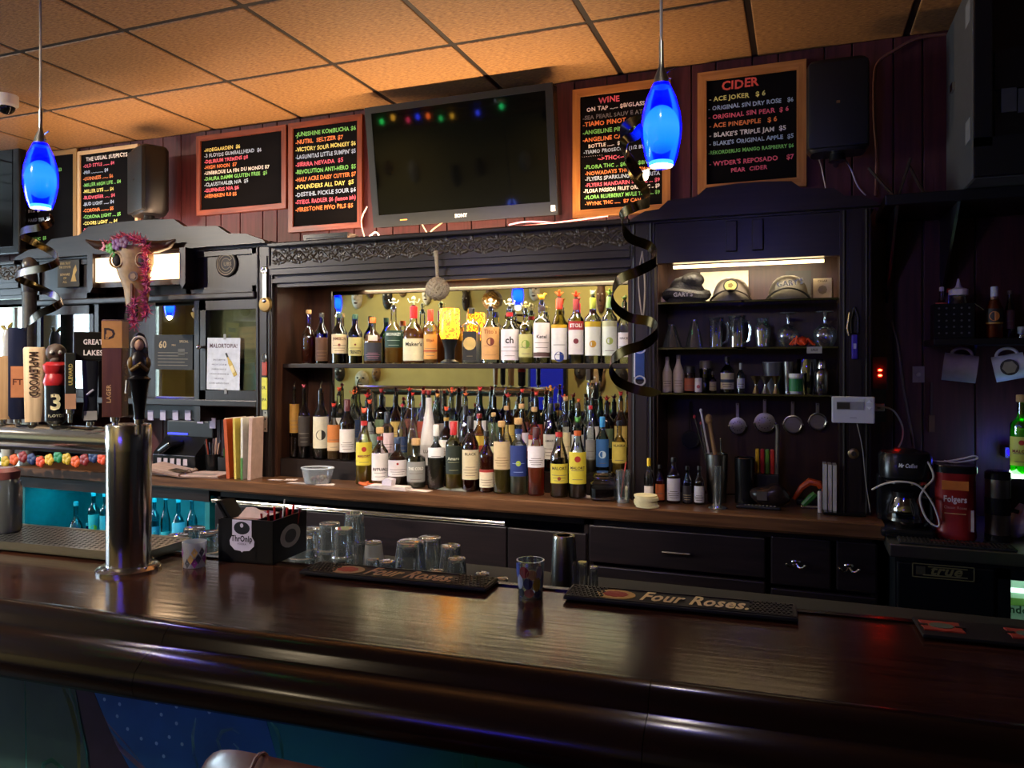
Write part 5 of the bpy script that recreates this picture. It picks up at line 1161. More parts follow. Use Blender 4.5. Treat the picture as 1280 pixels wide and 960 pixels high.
def ballcap(px, col, bc, label, patch):
    t = thing('ball_cap', label, 'cap', base(px, YS - .005, z1), face_cam(PX(px, YS), YS) * .5)
    m = M(col, .8, 0, .1, 60); dome(MB(), .080, .09, .105, y=.02).build('crown', m, t, True)
    brim(MB(), .080, .07, 0, .035).build('brim', M(bc, .75), t, True)
    MB().sphere((0, .02, .098), .006, 8, 5).build('button', m, t)
    if patch: 
        T = Matrix.Translation((0, -.064, .062)) @ Matrix.Rotation(1.15, 4, 'X')
        MB().lathe([(.030, 0), (.030, .003)], 20, T=T).build('patch_ring', M('#1a1a1a'), t); MB().lathe([(.024, .003), (.024, .0045)], 20, T=T).build('patch', M('#c9b86a'), t)
        MB().lathe([(.012, .0045), (.012, .0055)], 5, T=T).build('patch_emblem', M('#6a5a2a'), t)
    else:
        text_plane("GARY'S", .030, .01, .055, -.074, mWHITE, t, bold=True, rot=.12)
    return t
ballcap(914, '#8f867c', '#3a2f28', 'tan trucker cap with round yellow patch on the top shelf', True)
ballcap(985, '#6f6a5e', '#17130f', 'mottled ball cap with white lettering on the top shelf', False)
b = base(1029, YS, z1); k = scale(1029, YS)
t = thing('card_box', 'small cream card box with printed crest beside the caps', 'box', b, -.15); w, h = 11 * k, 26 * k
MB().bbox(-w, w, -.02, .02, 0, h, .002).build('carton', M('#cdbb8a', .6), t)
text_plane('CIGAR', .012, 0, h * .82, -.0206, M('#5a4a2a'), t, bold=True, maxw=w * 1.5)
MB().lathe([(w * .5, 0), (w * .5, .0008)], 8, T=Matrix.Translation((0, -.0201, h * .45)) @ Matrix.Rotation(pi / 2, 4, 'X')).build('crest', M('#8a7a4a'), t)
t = thing('backing_card', 'large cream paper propped behind the caps', 'paper', base(905, 3.52, z1)); k = scale(905, 3.52)
MB().box(-29 * k, 29 * k, 0, .003, 0, 42 * k, Matrix.Rotation(-.03, 4, 'X')).build('sheet', M('#e2d9c2', .7), t)
t = thing('dark_card', 'dark photo card leaning behind the mottled cap', 'card', base(998, 3.52, z1)); k = scale(998, 3.52)
MB().box(-15 * k, 15 * k, 0, .003, 0, 40 * k).build('sheet', M('#2a2622', .5), t)
t = thing('small_packet', 'tiny pink and white packet at the left end of the cap shelf', 'packet', base(828, YS, z1), .4); MB().bbox(-.02, .02, -.008, .008, 0, .03, .003).build('wrapper', M('#c8a8a0', .5), t)
# -- glassware on the second glass shelf
def cup(t, prof, name='glass_body', seg=20, mat=None): return MB().lathe(prof, seg, cap0=False, cap1=False).build(name, mat or mGL, t, True)
def dbl(prof, th=.0022): return prof + [(max(.001, r - th), z) for r, z in reversed(prof)]
def stemglass(px, w, y0, label):
    k = scale(px, YS); H = (434 - y0) * k; R = w / 2 * k
    t = thing('brandy_snifter', label, 'glass', base(px, YS, z2), 0, 'glassware on the second shelf')
    cup(t, [(R * .62, 0), (R * .86, H * .12), (R, H * .30), (R * .92, H * .46), (R * .5, H * .60), (R * .16, H * .66)], 'bowl')
    MB().lathe([(R * .12, H * .65), (R * .10, H * .80), (R * .16, H * .93)], 12).build('stem', mGLT, t, True)
    MB().lathe([(R * .2, H * .93), (R * .70, H * .97), (R * .72, H)], 20).build('foot', mGLT, t, True)
def tumbler_up(px, w, y0, label, taper=.62, Y=YS, z=None, ybase=434, name='tumbler', ribs=False, mat=None, group=None):
    k = scale(px, Y); H = (ybase - y0) * k; R = w / 2 * k; t = thing(name, label, 'glass', base(px, Y, z2 if z is None else z), 0, group or 'glassware on the second shelf')
    cup(t, dbl([(R, 0), (R * (1 + taper) / 2 * 1.02, H * .5), (R * taper, H * .93)]), mat=mat)
    MB().lathe([(R * taper * .97, H * .90), (R * taper, H * .93), (R * taper * .98, H)], 20).build('thick_base', mat or mGLT, t, True); return t
tumbler_up(840, 26, 405, 'small upturned rounded glass, leftmost on the second shelf', .35)
tumbler_up(868, 23, 399, 'upturned footed glass beside the left mug on the second shelf', .35)
def mug(px, w, y0, label):
    k = scale(px, YS); H = (434 - y0) * k; R = w / 2 * k; t = thing('glass_mug', label, 'mug', base(px, YS, z2), 0, 'glass mugs on the second shelf')
    cup(t, dbl([(R * .82, 0), (R * .84, H * .85), (R, H)])); MB().lathe([(R * .8, H * .93), (R * .98, H * .97), (R * .95, H)], 20).build('thick_base', mGLT, t, True)
    MB().tube([(R * .8, -.002, H * .85), (R * 1.35, -.012, H * .80), (R * 1.5, -.015, H * .5), (R * 1.3, -.012, H * .2), (R * .8, -.002, H * .12)], .005, 8).build('handle', mGLT, t, True)
mug(895, 20, 397, 'left of the two upturned glass mugs on the second shelf'); mug(921, 22, 395, 'right of the two upturned glass mugs on the second shelf')
k = scale(953, YS); H = 36 * k; R = 10.5 * k
t = thing('tulip_glass', 'curvy tulip glass standing between mug and snifter', 'glass', base(953, YS, z2)); cup(t, dbl([(R * .8, 0), (R * .75, H * .08), (R, H * .55), (R * .95, H * .68), (R * .62, H * .85), (R * .72, H)])); MB().lathe([(R * .8, 0), (R * .78, .004)], 20).build('thick_base', mGLT, t, True)
stemglass(985, 27, 391, 'left upturned brandy snifter behind the orange toy'); stemglass(1031, 29, 390, 'right upturned brandy snifter by the tower post')
p = base(1003, YS - .085, z2); t = thing('rubber_octopus', 'bright orange rubber octopus toy on the second shelf', 'toy', p)
m = MB().sphere((0, 0, .020), .020, 12, 8, (1.2, 1, .9)); mOR = M('#e8481c', .35)
m.build('body', mOR, t, True)
for i in range(8):
    a = 2 * pi * i / 8; MB().tube([(.012 * cos(a), .012 * sin(a), .014), (.03 * cos(a), .022 * sin(a), .022 + .008 * (i % 3)), (.048 * cos(a + .2), .024 * sin(a + .2), .006)], [.006, .005, .004], 6).build('tentacle', mOR, t, True)
p = P(1018, 436, YT + .015); o = MB().box(p.x - .028, p.x + .028, YT + .0155, YT + .0185, p.z - .018, p.z + .008).build('price_tag', M('#a8a49c', .5)); tag(o, 'small grey tag clipped to the edge of the second glass shelf', 'tag')
text_plane('SALE', .012, p.x, p.z - .008, YT + .015, M('#4a4844'), o, bold=True)
# -- third glass shelf
def mini(px, w, y0, style, glass, liq, lab, cap, label, Y=YS, z=None, yb=491, **kw):
    k = scale(px, Y); zz = z3 if z is None else z; H = PZ(px, y0, Y) - zz
    return bottle(PX(px, Y), Y, zz, w / 2 * k, H, style, glass, liq, .6, lab, cap, label, 'small bottles on the third shelf', **kw)
mini(834, 12, 447, 'wine', 'opaque', None, L1(.1, .6, '#a8968a', n=3), 'cap:#8a7a72', 'left pale pink aluminium bottle on the third shelf', frost='#a89a94')
mini(848, 13, 445, 'wine', 'opaque', None, L1(.1, .6, '#b8a69a', n=3), 'cap:#8a7a72', 'right pale pink aluminium bottle on the third shelf', frost='#b3a49d')
mini(862, 14, 459, 'jar', '#b86a4a', '#7a3018', L1(.05, .55, '#a8553a', n=2), 'cap:#1a1512', 'squat rust-red spice bottle on the third shelf')
mini(873, 9, 474, 'jar', CLEAR, None, L1(.05, .85, '#d8c8c0', None, emb=(.5, .5, '#b04a4a'), n=0), 'cap:#c9c0b8', 'tiny white-labelled jar on the third shelf', Y=YS - .07)
mini(882, 15, 452, 'jar', '#6a625c', '#2a2420', None, 'cap:#6a625a', 'dark bitters bottle behind the tiny jar', Y=YS + .05)
mini(891, 9, 466, 'std', '#7a5a3a', '#3a2412', L1(.1, .55, '#a89878', n=2), 'cap:#2a2622', 'very small amber bottle with tan label')
mini(909, 17, 447, 'std', BRN, '#2a180c', L1(.10, .56, '#ddd0a8', None, band=(.42, .6, '#3a4a5a'), n=3), 'cap:#2a2420', 'beer bottle with cream oval label on the third shelf')
mini(926, 10, 455, 'std', '#b8c0c8', '#7a8088', L1(.15, .5, '#c9ccd0', n=2), 'tallcap:#b8b8b4', 'slim miniature bottle with silver cap on the third shelf')
def cupthing(px, w0, w1, y0, label, mat, Y=YS, z=None, yb=491, name='jigger', cat='bar tool'):
    k = scale(px, Y); zz = z3 if z is None else z; H = PZ(px, y0, Y) - zz; t = thing(name, label, cat, (PX(px, Y), Y, zz), 0)
    return t, k, H
for px, w, l in ((945, 13, 'left gold jigger on the third shelf'), (957, 16, 'wide steel jigger in the middle of the third shelf'), (970, 13, 'right gold jigger on the third shelf')):
    t, k, H = cupthing(px, 0, 0, 470, l, None, YS - .05); R = w / 2 * k
    MB().lathe([(R * .7, 0), (R * .2, H * .45), (R * .2, H * .5), (R, H)], 18, cap1=False).build('double_cone', mBRUSH if w > 14 else M('#a88a5a', .3, 1), t, True); MB().lathe([(R * .24, H * .44), (R * .24, H * .52)], 12).build('waist_ring', mSTEEL, t, True)
t, k, H = cupthing(966, 0, 0, 453, 'translucent plastic measuring cup behind the jiggers', None, YS + .06, name='measuring_cup', cat='cup'); R = 12 * k
cup(t, dbl([(R * .8, 0), (R, H)]), mat=GLASS('#b8b8bc', .1, .3, .35)); MB().tube([(R * cos(a), R * sin(a), H) for a in [i * pi / 9 for i in range(18)]], .002, 5, True).build('rim', M('#9a9a9e', .4), t, True)
t, k, H = cupthing(985, 0, 0, 452, 'tall tapered steel measure on the third shelf', None, YS + .03, name='steel_measure', cat='cup'); R = 6 * k
MB().lathe([(R * .6, 0), (R, H), (R * .92, H), (R * .55, .003)], 16, cap1=False).build('cup', mBRUSH, t, True); MB().lathe([(R * .66, 0), (R * .66, .006)], 16).build('foot', mSTEEL, t, True)
t, k, H = cupthing(995, 0, 0, 467, 'small green-labelled tub with white lid on the third shelf', None, YS - .04, name='small_tub', cat='tub'); R = 8 * k
MB().lathe([(R * .9, 0), (R, H * .85)], 18).build('tub', M('#b8b4a8', .5), t, True); q = MB(); arc(q, R + .001, H * .12, H * .75, 1.3); q.build('paper_label', M('#2a7a3a', .5), t); MB().lathe([(R * 1.08, H * .82), (R * 1.08, H)], 18).build('lid', mWHITE, t, True)
t, k, H = cupthing(1010, 0, 0, 449, 'dark clear glass pitcher at the back of the third shelf', None, YS + .08, name='glass_pitcher', cat='pitcher'); R = 15 * k
cup(t, dbl([(R * .85, 0), (R, H * .6), (R * .9, H)]), mat=GLASS('#c8ccd0', .3)); MB().tube([(R * .9, 0, H * .85), (R * 1.4, -.01, H * .7), (R * 1.3, -.01, H * .3), (R * .9, 0, H * .2)], .004, 6).build('handle', mGLT, t, True)
t, k, H = cupthing(1027, 0, 0, 449, 'steel cocktail shaker with domed cap on the third shelf', None, YS - .02, name='cocktail_shaker', cat='shaker'); R = 9 * k
MB().lathe([(R * .8, 0), (R, H * .08), (R, H * .52)], 20).build('body', mSTEEL, t, True); MB().lathe([(R * 1.03, H * .52), (R * 1.0, H * .62), (R * .62, H * .74)], 20).build('shoulder', mSTEEL, t, True); MB().lathe([(R * .6, H * .74), (R * .58, H * .9), (R * .4, H * .98), (R * .1, H)], 20).build('cap', mSTEEL, t, True)
# -- strainers and tools hanging on hooks below the third shelf
def hang(px, y0, y1, w, label, kind, Y=3.52):
    k = scale(px, Y); p = P(px, y0, Y); t = thing('cocktail_strainer' if kind != 'sieve' else 'hand_sieve', label, 'strainer', (p.x, Y, p.z), 0, 'tools hanging in the shelf tower'); H = (y1 - y0) * k; R = w / 2 * k
    MB().tube([(0, .015, .006), (0, 0, .004), (0, -.006, -.004)], .0025, 6).build('hook', mSTEEL, t)
    zc = -H + R
    mm = mBRUSH if kind != 'sieve' else M('#4a4844', .4, .8)
    if kind == 'sieve':
        for s in (-1, 1): MB().tube([(s * .004, 0, 0), (s * .006, 0, zc + R)], .002, 6).build('handle_wire', mm, t)
        MB().tube([(R * cos(a), -.004, zc + R * sin(a)) for a in [i * pi / 10 for i in range(20)]], .0035, 6, True).build('rim', mm, t, True)
        MB().lathe([(R * .95, 0), (R * .7, .012), (R * .2, .018)], 18, T=Matrix.Translation((0, -.004, zc)) @ Matrix.Rotation(-pi / 2, 4, 'X')).build('mesh_bowl', M('#2a2a2a', .6, .5), t, True)
    else:
        MB().bbox(-.007, .007, -.004, 0, zc + R * .8, .004, .003).build('handle', mm, t)
        MB().lathe([(R, 0), (R * 1.02, .002), (R * .9, .003), (.001, .004 if kind == 'flat' else -.02)], 24, T=Matrix.Translation((0, -.003, zc)) @ Matrix.Rotation(pi / 2, 4, 'X')).build('plate', mm, t, True)
        h = MB()
        for i in range(12): a = 2 * pi * i / 12; h.lathe([(.0022, 0), (.0022, .001)], 6, T=Matrix.Translation((R * .55 * cos(a), -.0075, zc + R * .55 * sin(a))) @ Matrix.Rotation(pi / 2, 4, 'X'))
        if kind == 'flat': tag(h.build('hole', mBLACK, t), kind='stuff')
        for s in (-1, 1): MB().box(s * R * .98 - .004, s * R * .98 + .004, -.006, -.003, zc - .003, zc + .004).build('ear', mm, t)
        MB().tube([(R * .95 * cos(a), -.008, zc + R * .95 * sin(a)) for a in [pi + i * pi / 10 for i in range(11)]], .0025, 6).build('spring', mSTEEL, t, True)
hang(863, 504, 560, 21, 'dark long-handled sieve hanging at left below the third shelf', 'sieve', 3.52)
hang(922, 505, 543, 21, 'round perforated strainer hanging, leftmost of the steel ones', 'flat'); hang(956, 500, 541, 25, 'largest perforated strainer hanging in the middle', 'flat')
hang(991, 503, 542, 23, 'shiny bowl-shaped strainer hanging by the post', 'bowl'); hang(1022, 505, 538, 22, 'small strainer with round loop handle hanging rightmost', 'bowl')
# -- on the counter in the right tower
YK = 3.33; zk = CZ + .001
def cb(px, y0, w, style, glass, liq, lab, cap, label, Y=3.22): return mini(px, w, y0, style, glass, liq, lab, cap, label, Y, zk)
cb(811, 574, 12, 'std', CLEAR, None, L1(.06, .4, '#d8ccc4', n=2), 'tallcap:#e0b81c', 'small clear bitters bottle with yellow cap', 3.17)
cb(825, 582, 12, 'std', '#c88a5a', '#8a2a10', L1(.06, .5, '#c8622c', n=2), 'cap:#1a1512', 'small orange-labelled bitters bottle')
cb(842, 573, 17, 'std', '#c89a8a', '#5a120f', L1(.06, .56, '#d4d0d4', n=4), 'cap:#15110f', 'largest bitters bottle with white label and black cap')
cb(859, 584, 12, 'std', '#8a8078', '#2a1a14', L1(.06, .5, '#2a2428', n=3, pr='#a89878'), 'cap:#15110f', 'bitters bottle with black label')
cb(874, 584, 13, 'std', '#b8a89a', '#3a2018', L1(.06, .5, '#ccc8cc', n=4), 'cap:#15110f', 'bitters bottle with white label nearest the tool tin')
def tin(px, y0, y1, w, label, mat, Y, name='tool_tin', tap=.85):
    k = scale(px, Y); H = PZ(px, y0, Y) - zk; R = w / 2 * k; t = thing(name, label, 'container', (PX(px, Y), Y, zk), 0)
    MB().lathe([(R * tap, 0), (R, H), (R * .94, H), (R * tap * .94, .004)], 24, cap1=False).build('tin', mat, t, True); MB().tube([(R * cos(a), R * sin(a), H) for a in [i * pi / 12 for i in range(24)]], .002, 6, True).build('rolled_rim', mSTEEL, t, True)
    return t, H, R
t, H, R = tin(896, 567, 630, 27, 'steel shaker tin holding bar spoons, straws and a muddler', mBRUSH, 3.30)
c = Vector((PX(896, 3.30), 3.30, zk))
def stick(px0, y0, px1, y1, Y, r, mat, label, name, tip=None, tc=None):
    a, b = P(px0, y0, Y), P(px1, y1, Y - .0); o = thing(name, label, 'bar tool', b); d = a - b
    MB().tube([(0, 0, 0), tuple(d)], r, 8).build('shaft', mat, o, True)
    if tip: MB().sphere(d, tip, 8, 6, (1, 1, 1.4)).build('tip', tc, o, True)
stick(868, 521, 890, 605, 3.295, .0028, mSTEEL, 'bar spoon with red tip standing in the tool tin', 'bar_spoon', .006, M('#b02a2c'))
stick(876, 513, 893, 605, 3.30, .004, mWHITE, 'white stirring rod standing in the tool tin', 'stirring_rod', .006, mWHITE)
stick(876, 529, 888, 605, 3.29, .003, mSTEEL, 'second bar spoon with small red tip in the tool tin', 'bar_spoon', .005, M('#a02a2c'))
stick(886, 524, 900, 605, 3.31, .009, WOOD('#8a6a44', '#a8865a', .6, 2), 'wooden muddler standing in the tool tin', 'muddler', .016, WOOD('#8a6a44', '#a8865a', .6, 2))
stick(901, 549, 902, 605, 3.29, .003, mSTEEL, 'short steel spoon standing in the tool tin', 'bar_spoon', .005, mSTEEL)
t, H, R = tin(931, 572, 628, 25, 'black cylindrical utensil cup beside the tool tin', mBLACKM, 3.31, 'utensil_cup', .95)
k = scale(897, 3.16); t = thing('clear_tumbler', 'tall narrow clear glass standing in front of the tool tin', 'glass', base(897, 3.16, zk)); cup(t, dbl([(4 * k, 0), (4.5 * k, 52 * k)])); MB().lathe([(12 * k, 0), (11 * k, .003)], 20).build('foot', mGLT, t, True)
# knives in a block
t = thing('knife_holder', 'holder of colour-handled paring knives at the back of the counter', 'knife holder', base(955, 3.40, zk)); k = scale(955, 3.40); h0 = PZ(955, 592, 3.4) - zk
MB().bbox(-16 * k, 18 * k, -.025, .03, 0, h0, .004).build('holder', M('#1c1814', .5), t)
for i, c in enumerate(('#c9a01c', '#b0201e', '#5a8a2c', '#b82820')): MB().bbox((-8 + i * 6) * k - .008, (-8 + i * 6) * k + .008, -.012, .012, h0, h0 + .105, .005).build('knife_handle', M(c, .4), t)
MB().tube([(.05, .0, h0), (.055, 0, h0 + .19), (.05, 0, h0 + .21)], .009, 8).build('steel_handle', M('#8a8278', .35, .7), t, True)
t = thing('plastic_bag', 'crumpled clear plastic bag of brown contents on the counter', 'bag', base(963, 3.27, zk)); mm = MB().sphere((0, 0, .045), .07, 14, 9, (1.1, .6, .66)); 
mm.v = [(x * (1 + .08 * sin(40 * z + 9 * x)), y, max(0, z * (1 + .1 * sin(50 * x)))) for x, y, z in mm.v]; mm.build('bag', M('#2c2220', .25, 0, .4, 30), t, True)
MB().box(-.05, -.012, -.047, -.045, .03, .065).build('printed_label', M('#4a4440', .5), t)
t = thing('orange_peeler', 'orange handled citrus tool lying on the counter', 'bar tool', base(1012, 3.36, zk)); MB().tube([(-.06, 0, .02), (-.03, 0, .07), (.0, 0, .095), (.035, 0, .09), (.05, 0, .06)], [.008, .012, .016, .015, .012], 8).build('handle', M('#b8461c', .45), t, True); MB().bbox(-.05, .05, -.012, .012, 0, .02, .005).build('blade_guard', mBLACK, t)
t = thing('green_peeler', 'green handled peeler beside the orange citrus tool', 'bar tool', base(1014, 3.28, zk)); MB().tube([(-.03, 0, .012), (.0, 0, .045), (.015, 0, .06)], [.012, .014, .012], 8).build('handle', M('#2a6a2c', .4), t, True); MB().bbox(-.04, .03, -.01, .01, 0, .012, .004).build('head', mSTEEL, t)
t = thing('bottle_opener_stick', 'short white lighter standing by the menu holders', 'lighter', base(1025, 3.2, zk)); MB().lathe([(.008, 0), (.009, .08), (.006, .085)], 10, sy=.7).build('body', M('#b8aaa4', .4), t, True); MB().lathe([(.006, .085), (.006, .092)], 8).build('cap', mSTEEL, t)
for i, px in enumerate((1031, 1037, 1043)):
    k = scale(px, 3.27); t = thing('menu_holder', 'pale upright menu holder, %s of three against the post' % ('left', 'middle', 'right')[i], 'menu holder', base(px, 3.25 - .01 * i, zk), 0, 'menu holders'); H = (634 - 575) * k
    MB().box(-.0065, .0065, -.03, .05, 0, H).build('card', M('#b8b0a8', .5), t); MB().box(-.007, .007, -.03, .052, 0, .003).build('foot', mGLT, t)
# coasters stack, phone, tray, small papers
p = Q(808, 633, CZ); t0 = None
for i in range(7):
    nm = '%s cream coaster from the bottom of the stack by the bitters' % ORD[i + 1]
    o = MB().lathe([(.047, .0), (.047, .0062)], 28).build('coaster', M('#d8cba0', .75), None); o.location = (p.x + random.uniform(-.005, .005), p.y + random.uniform(-.004, .004), zk + .0066 * i); tag(o, nm, 'coaster', 'stack of cream coasters')
q = Q(1055, 643, CZ); o = MB().bbox(-.075, .075, -.037, .037, 0, .009, .003).build('phone', M('#0b0b0d', .15)); o.location = (q.x, q.y, zk); tag(o, 'black phone lying on the counter below the thermostat post', 'phone'); MB().box(-.068, .068, -.032, .032, .009, .0094).build('screen', M('#101216', .05, 0, 0), o)
q = Q(948, 636, CZ); o = MB().bbox(-.085, .085, -.02, .02, 0, .012, .004).build('remote_control', M('#141414', .4)); o.location = (q.x, q.y, zk); tag(o, 'black remote control lying on the counter', 'remote control')
for i in range(9): MB().lathe([(.005, .012), (.004, .014)], 8, T=Matrix.Translation((-.05 + i * .014, .0, 0))).build('button', M('#8a8680', .5), o)
# -- things on the tower posts
p = P(1066, 512, YT - .04)
t = thing('thermostat', 'white wall thermostat mounted on the right tower post', 'thermostat', (p.x, YT - .037, p.z)); k = scale(1066, YT - .05)
w, h = 24.5 * k, 16.5 * k
MB().bbox(-w, w, -.028, 0, -h, h, .005).build('housing', M('#c9c9cc', .45, 0, .02), t)
MB().box(-w * .78, w * .50, -.0295, -.028, h * .0, h * .62).build('display_bezel', M('#8f8f90', .4), t); MB().box(-w * .76, -w * .16, -.0305, -.0295, h * .06, h * .56).build('display', M('#3a3632', .2), t)
for zz in (.25, .55): MB().prism([(w * .62, h * zz), (w * .86, h * zz), (w * .74, h * (zz + (.22 if zz > .4 else -.22)))], -.0305, -.028, 'y').build('arrow_button', M('#e2e2e4', .4), t)
MB().box(-.012, .012, -.029, -.028, -h * .62, -h * .56).build('logo', M('#9a9a9c', .5), t)
def on_post(px, py): return P(px, py, YT - .045)
t = thing('corkscrew', 'purple handled bottle opener hanging on the right tower post', 'bottle opener', on_post(1068, 384)); k = scale(1068, YT)
MB().tube([(0, 0, 0), (-.012, 0, -.05), (-.01, 0, -.1), (.012, 0, -.1), (.012, 0, -.04), (0, 0, 0)], .006, 8).build('lever', mBLACKM, t, True); MB().tube([(-.018, -.006, -.02), (-.026, -.008, -.08), (-.02, -.008, -.11)], .004, 6).build('chrome_arm', mSTEEL, t, True)
MB().bbox(-.010, .012, -.012, .004, -.20, -.105, .005).build('handle', M('#3a2a9a', .3), t); MB().box(-.004, .006, -.0135, -.012, -.16, -.14).build('sticker', M('#b8b0e0'), t)
t = thing('bottle_opener', 'blue flat bottle opener with white key ring on the left post', 'bottle opener', P(800, 436, YT - .045)); 
MB().bbox(-.020, .020, -.006, 0, -.13, 0, .004).build('blade', M('#1c3a78', .35), t); MB().tube([(.022 * cos(a), -.004, -.002 + .016 * sin(a)) for a in [i * pi / 8 for i in range(16)]], .004, 6, True).build('top_ring', M('#b8b0c8', .4), t, True); MB().tube([(.022 * cos(a), -.004, -.135 + .02 * sin(a)) for a in [i * pi / 8 for i in range(16)]], .004, 6, True).build('end_ring', M('#c8c4d0', .3, .6), t, True)
MB().tube([(-.022, -.003, -.005), (-.023, -.003, -.12)], .003, 6).build('edge', M('#c9c4d4', .4), t)
cable('string_loop', [P(803, 314, YT - .05), P(798, 350, YT - .05), P(803, 396, YT - .05), P(806, 360, YT - .05), P(803, 314, YT - .05)], .003, '#a89a8a', 'thin grey string loop hanging on the left post', 'string')
p = P(1067, 567, YT - .04); t = thing('door_bell_socket', 'small round brass socket on the lower right post', 'socket', (p.x, YT - .037, p.z)); T = Matrix.Rotation(pi / 2, 4, 'X')
MB().lathe([(.020, 0), (.020, .006), (.014, .010)], 20, T=T).build('plate', M('#8a7a5a', .3, .8), t, True); MB().lathe([(.010, .010), (.009, .016)], 14, T=T).build('button', M('#2a241c', .4), t, True)
cable('post_wire', [P(1071, 528, YT - .05), P(1078, 560, YT - .05), P(1082, 600, YT - .05), P(1088, 640, 3.2)], .002, '#8a8278', 'thin wire running down the right post from the thermostat', 'wire')
# ================================================================== RIGHT ALCOVE
YF = 2.92; ZF = .93; xf = PX(1112, YF)
fr = thing('undercounter_fridge', 'black undercounter fridge with stainless top at far right', 'fridge', (0, 0, 0)); XE = 2.2
MB().bbox(xf, XE, YF, 3.585, ZF - .045, ZF, .004).build('steel_top', mBRUSH, fr)
xg = PX(1248, YF)
MB().box(xf + .02, xg, YF + .03, 3.58, .05, ZF - .045).box(xg, XE - .02, 3.3, 3.58, .05, ZF - .045).box(xg, XE - .02, YF + .03, 3.3, .05, .12).box(xg, XE - .02, YF + .03, 3.3, ZF - .075, ZF - .045).build('cabinet', M('#15181b', .35), fr)
MB().bbox(xf + .025, xg - .01, YF - .0, YF + .03, .08, ZF - .06, .006).build('door', M('#0d1013', .3), fr)
p0, p1 = P(1140, 708, YF), P(1218, 722, YF); c = (p0 + p1) / 2; hh = .024
pl = MB().box(p0.x, p1.x, YF - .003, YF, c.z - hh, c.z + hh).build('name_plate', M('#0b0b0a', .4), fr)
pm = M('#8a8458', .4, .5); g = MB()
for a in ((p0.x, p1.x, c.z + hh - .003, c.z + hh), (p0.x, p1.x, c.z - hh, c.z - hh + .003), (p0.x, p0.x + .003, c.z - hh, c.z + hh), (p1.x - .003, p1.x, c.z - hh, c.z + hh)): g.box(a[0], a[1], YF - .0045, YF - .003, a[2], a[3])
g.build('plate_border', pm, pl); MB().box(c.x - .045, p1.x - .02, YF - .0045, YF - .003, c.z + .013, c.z + .016).build('underline', pm, pl); MB().box(c.x - .06, p1.x - .02, YF - .0045, YF - .003, c.z - .016, c.z - .012).build('underline', pm, pl)
text_plane('true', .044, c.x + .008, c.z - .010, YF - .004, pm, pl, bold=True, shear=.3, wx=1.2)
MB().box(p0.x + .012, p0.x + .04, YF - .0042, YF - .003, c.z - .014, c.z + .014).build('plate_block', M('#3a3828', .5), pl)
# second, glazed door with lit interior
gd = MB(); x0, x1 = xg, XE - .02
for a in ((x0, x0 + .035, .08, ZF - .06), (x1 - .04, x1, .08, ZF - .06), (x0, x1, ZF - .09, ZF - .06), (x0, x1, .08, .14)): gd.box(a[0], a[1], YF, YF + .03, a[2], a[3])
gd_ = gd.build('glazed_door', M('#0d1013', .3), fr); MB().box(x0 + .035, x1 - .04, YF + .012, YF + .016, .14, ZF - .09).build('pane', GLASS('#e6f4ee', .2), gd_)
MB().box(xg + .005, XE - .03, 3.29, 3.298, .12, ZF - .08).build('lit_liner', M('#cfe0d2', .5), fr)
MB().box(xg + .005, XE - .03, YF + .05, 3.29, .50, .508).build('wire_shelf', M('#4a5a54', .5), fr)
MB().tube([(xg + .03, YF + .06, ZF - .085), (XE - .06, YF + .06, ZF - .085)], .006, 8).build('light_tube', EMIT('#d8ffe6', 6), fr)
area('fridge_glow', (xg + .25, YF + .10, ZF - .09), (.2, 0, 0), .4, .08, 1.0, (.75, 1, .85))
k = scale(1270, 3.0); t = thing('milk_carton', 'white carton with green print inside the lit fridge', 'carton', (PX(1274, 3.02), 3.04, .509)); MB().bbox(-.045, .045, -.03, .03, 0, .27, .004).build('carton', M('#d8e8d4', .5), t)
text_plane('ndel', .035, 0, .20, -.031, M('#2a4a34'), t, bold=True); MB().box(-.04, .04, -.0312, -.03, .225, .25).build('label_band', M('#7a9a4a'), t)
# rubber mat and appliances on the fridge
q = Q(1195, 676, ZF + .001); o = MB().bbox(-.19, .16, -.045, .045, 0, .007, .003).build('service_mat', M('#141416', .7)); o.location = (q.x, 2.975, ZF + .001); tag(o, 'black rubber service mat with reddish print on the fridge top', 'mat')
h = MB()
for i in range(26): h.box(-.185 + i * .013, -.180 + i * .013, -.04, .04, .007, .010)
tag(h.build('ridge', M('#1c1a1a', .6), o), kind='stuff'); text = layout('FOUR ROSES', .03, True, 'c', 0, 0, 1, .2); MB().add([(a, b - .012, .0105) for a, b in text[0]], text[1]).build('lettering', M('#6a3028', .6), o)
# coffee maker
p = Q(1131, 660, ZF); k = ZCAM(p.x, p.y + .1) / F; Yc = 3.12
t = thing('coffee_maker', 'black drip coffee maker with glass carafe on the fridge', 'coffee maker', (PX(1131, Yc), Yc, ZF + .001), 0); W_ = 28 * k; H = PZ(1131, 565, Yc) - ZF
MB().bbox(-W_, W_, -.10, .10, 0, .032, .012).build('warming_base', mBLACKM, t); MB().bbox(-W_, W_, .03, .10, .03, H * .7, .012).build('column', mBLACKM, t)
MB().lathe([(W_ * .80, H * .66), (W_ * .98, H * .70), (W_, H * .95), (W_ * .9, H)], 28, 3.2, sy=.95).build('brew_head', mBLACKM, t, True)
MB().lathe([(W_ * .7, H), (W_ * .4, H + .012), (W_ * .1, H + .014)], 20).build('lid', mBLACKM, t, True)
text_cyl('Mr Coffee', .020, H * .84, W_ * 1.02, M('#d8d8d8', .4), t, bold=True, shear=.2, maxw=W_ * .7)
MB().lathe([(W_ * .8, H * .63), (W_ * .82, H * .665)], 24, T=Matrix.Translation((0, -.015, 0))).build('chrome_ring', mSTEEL, t, True)
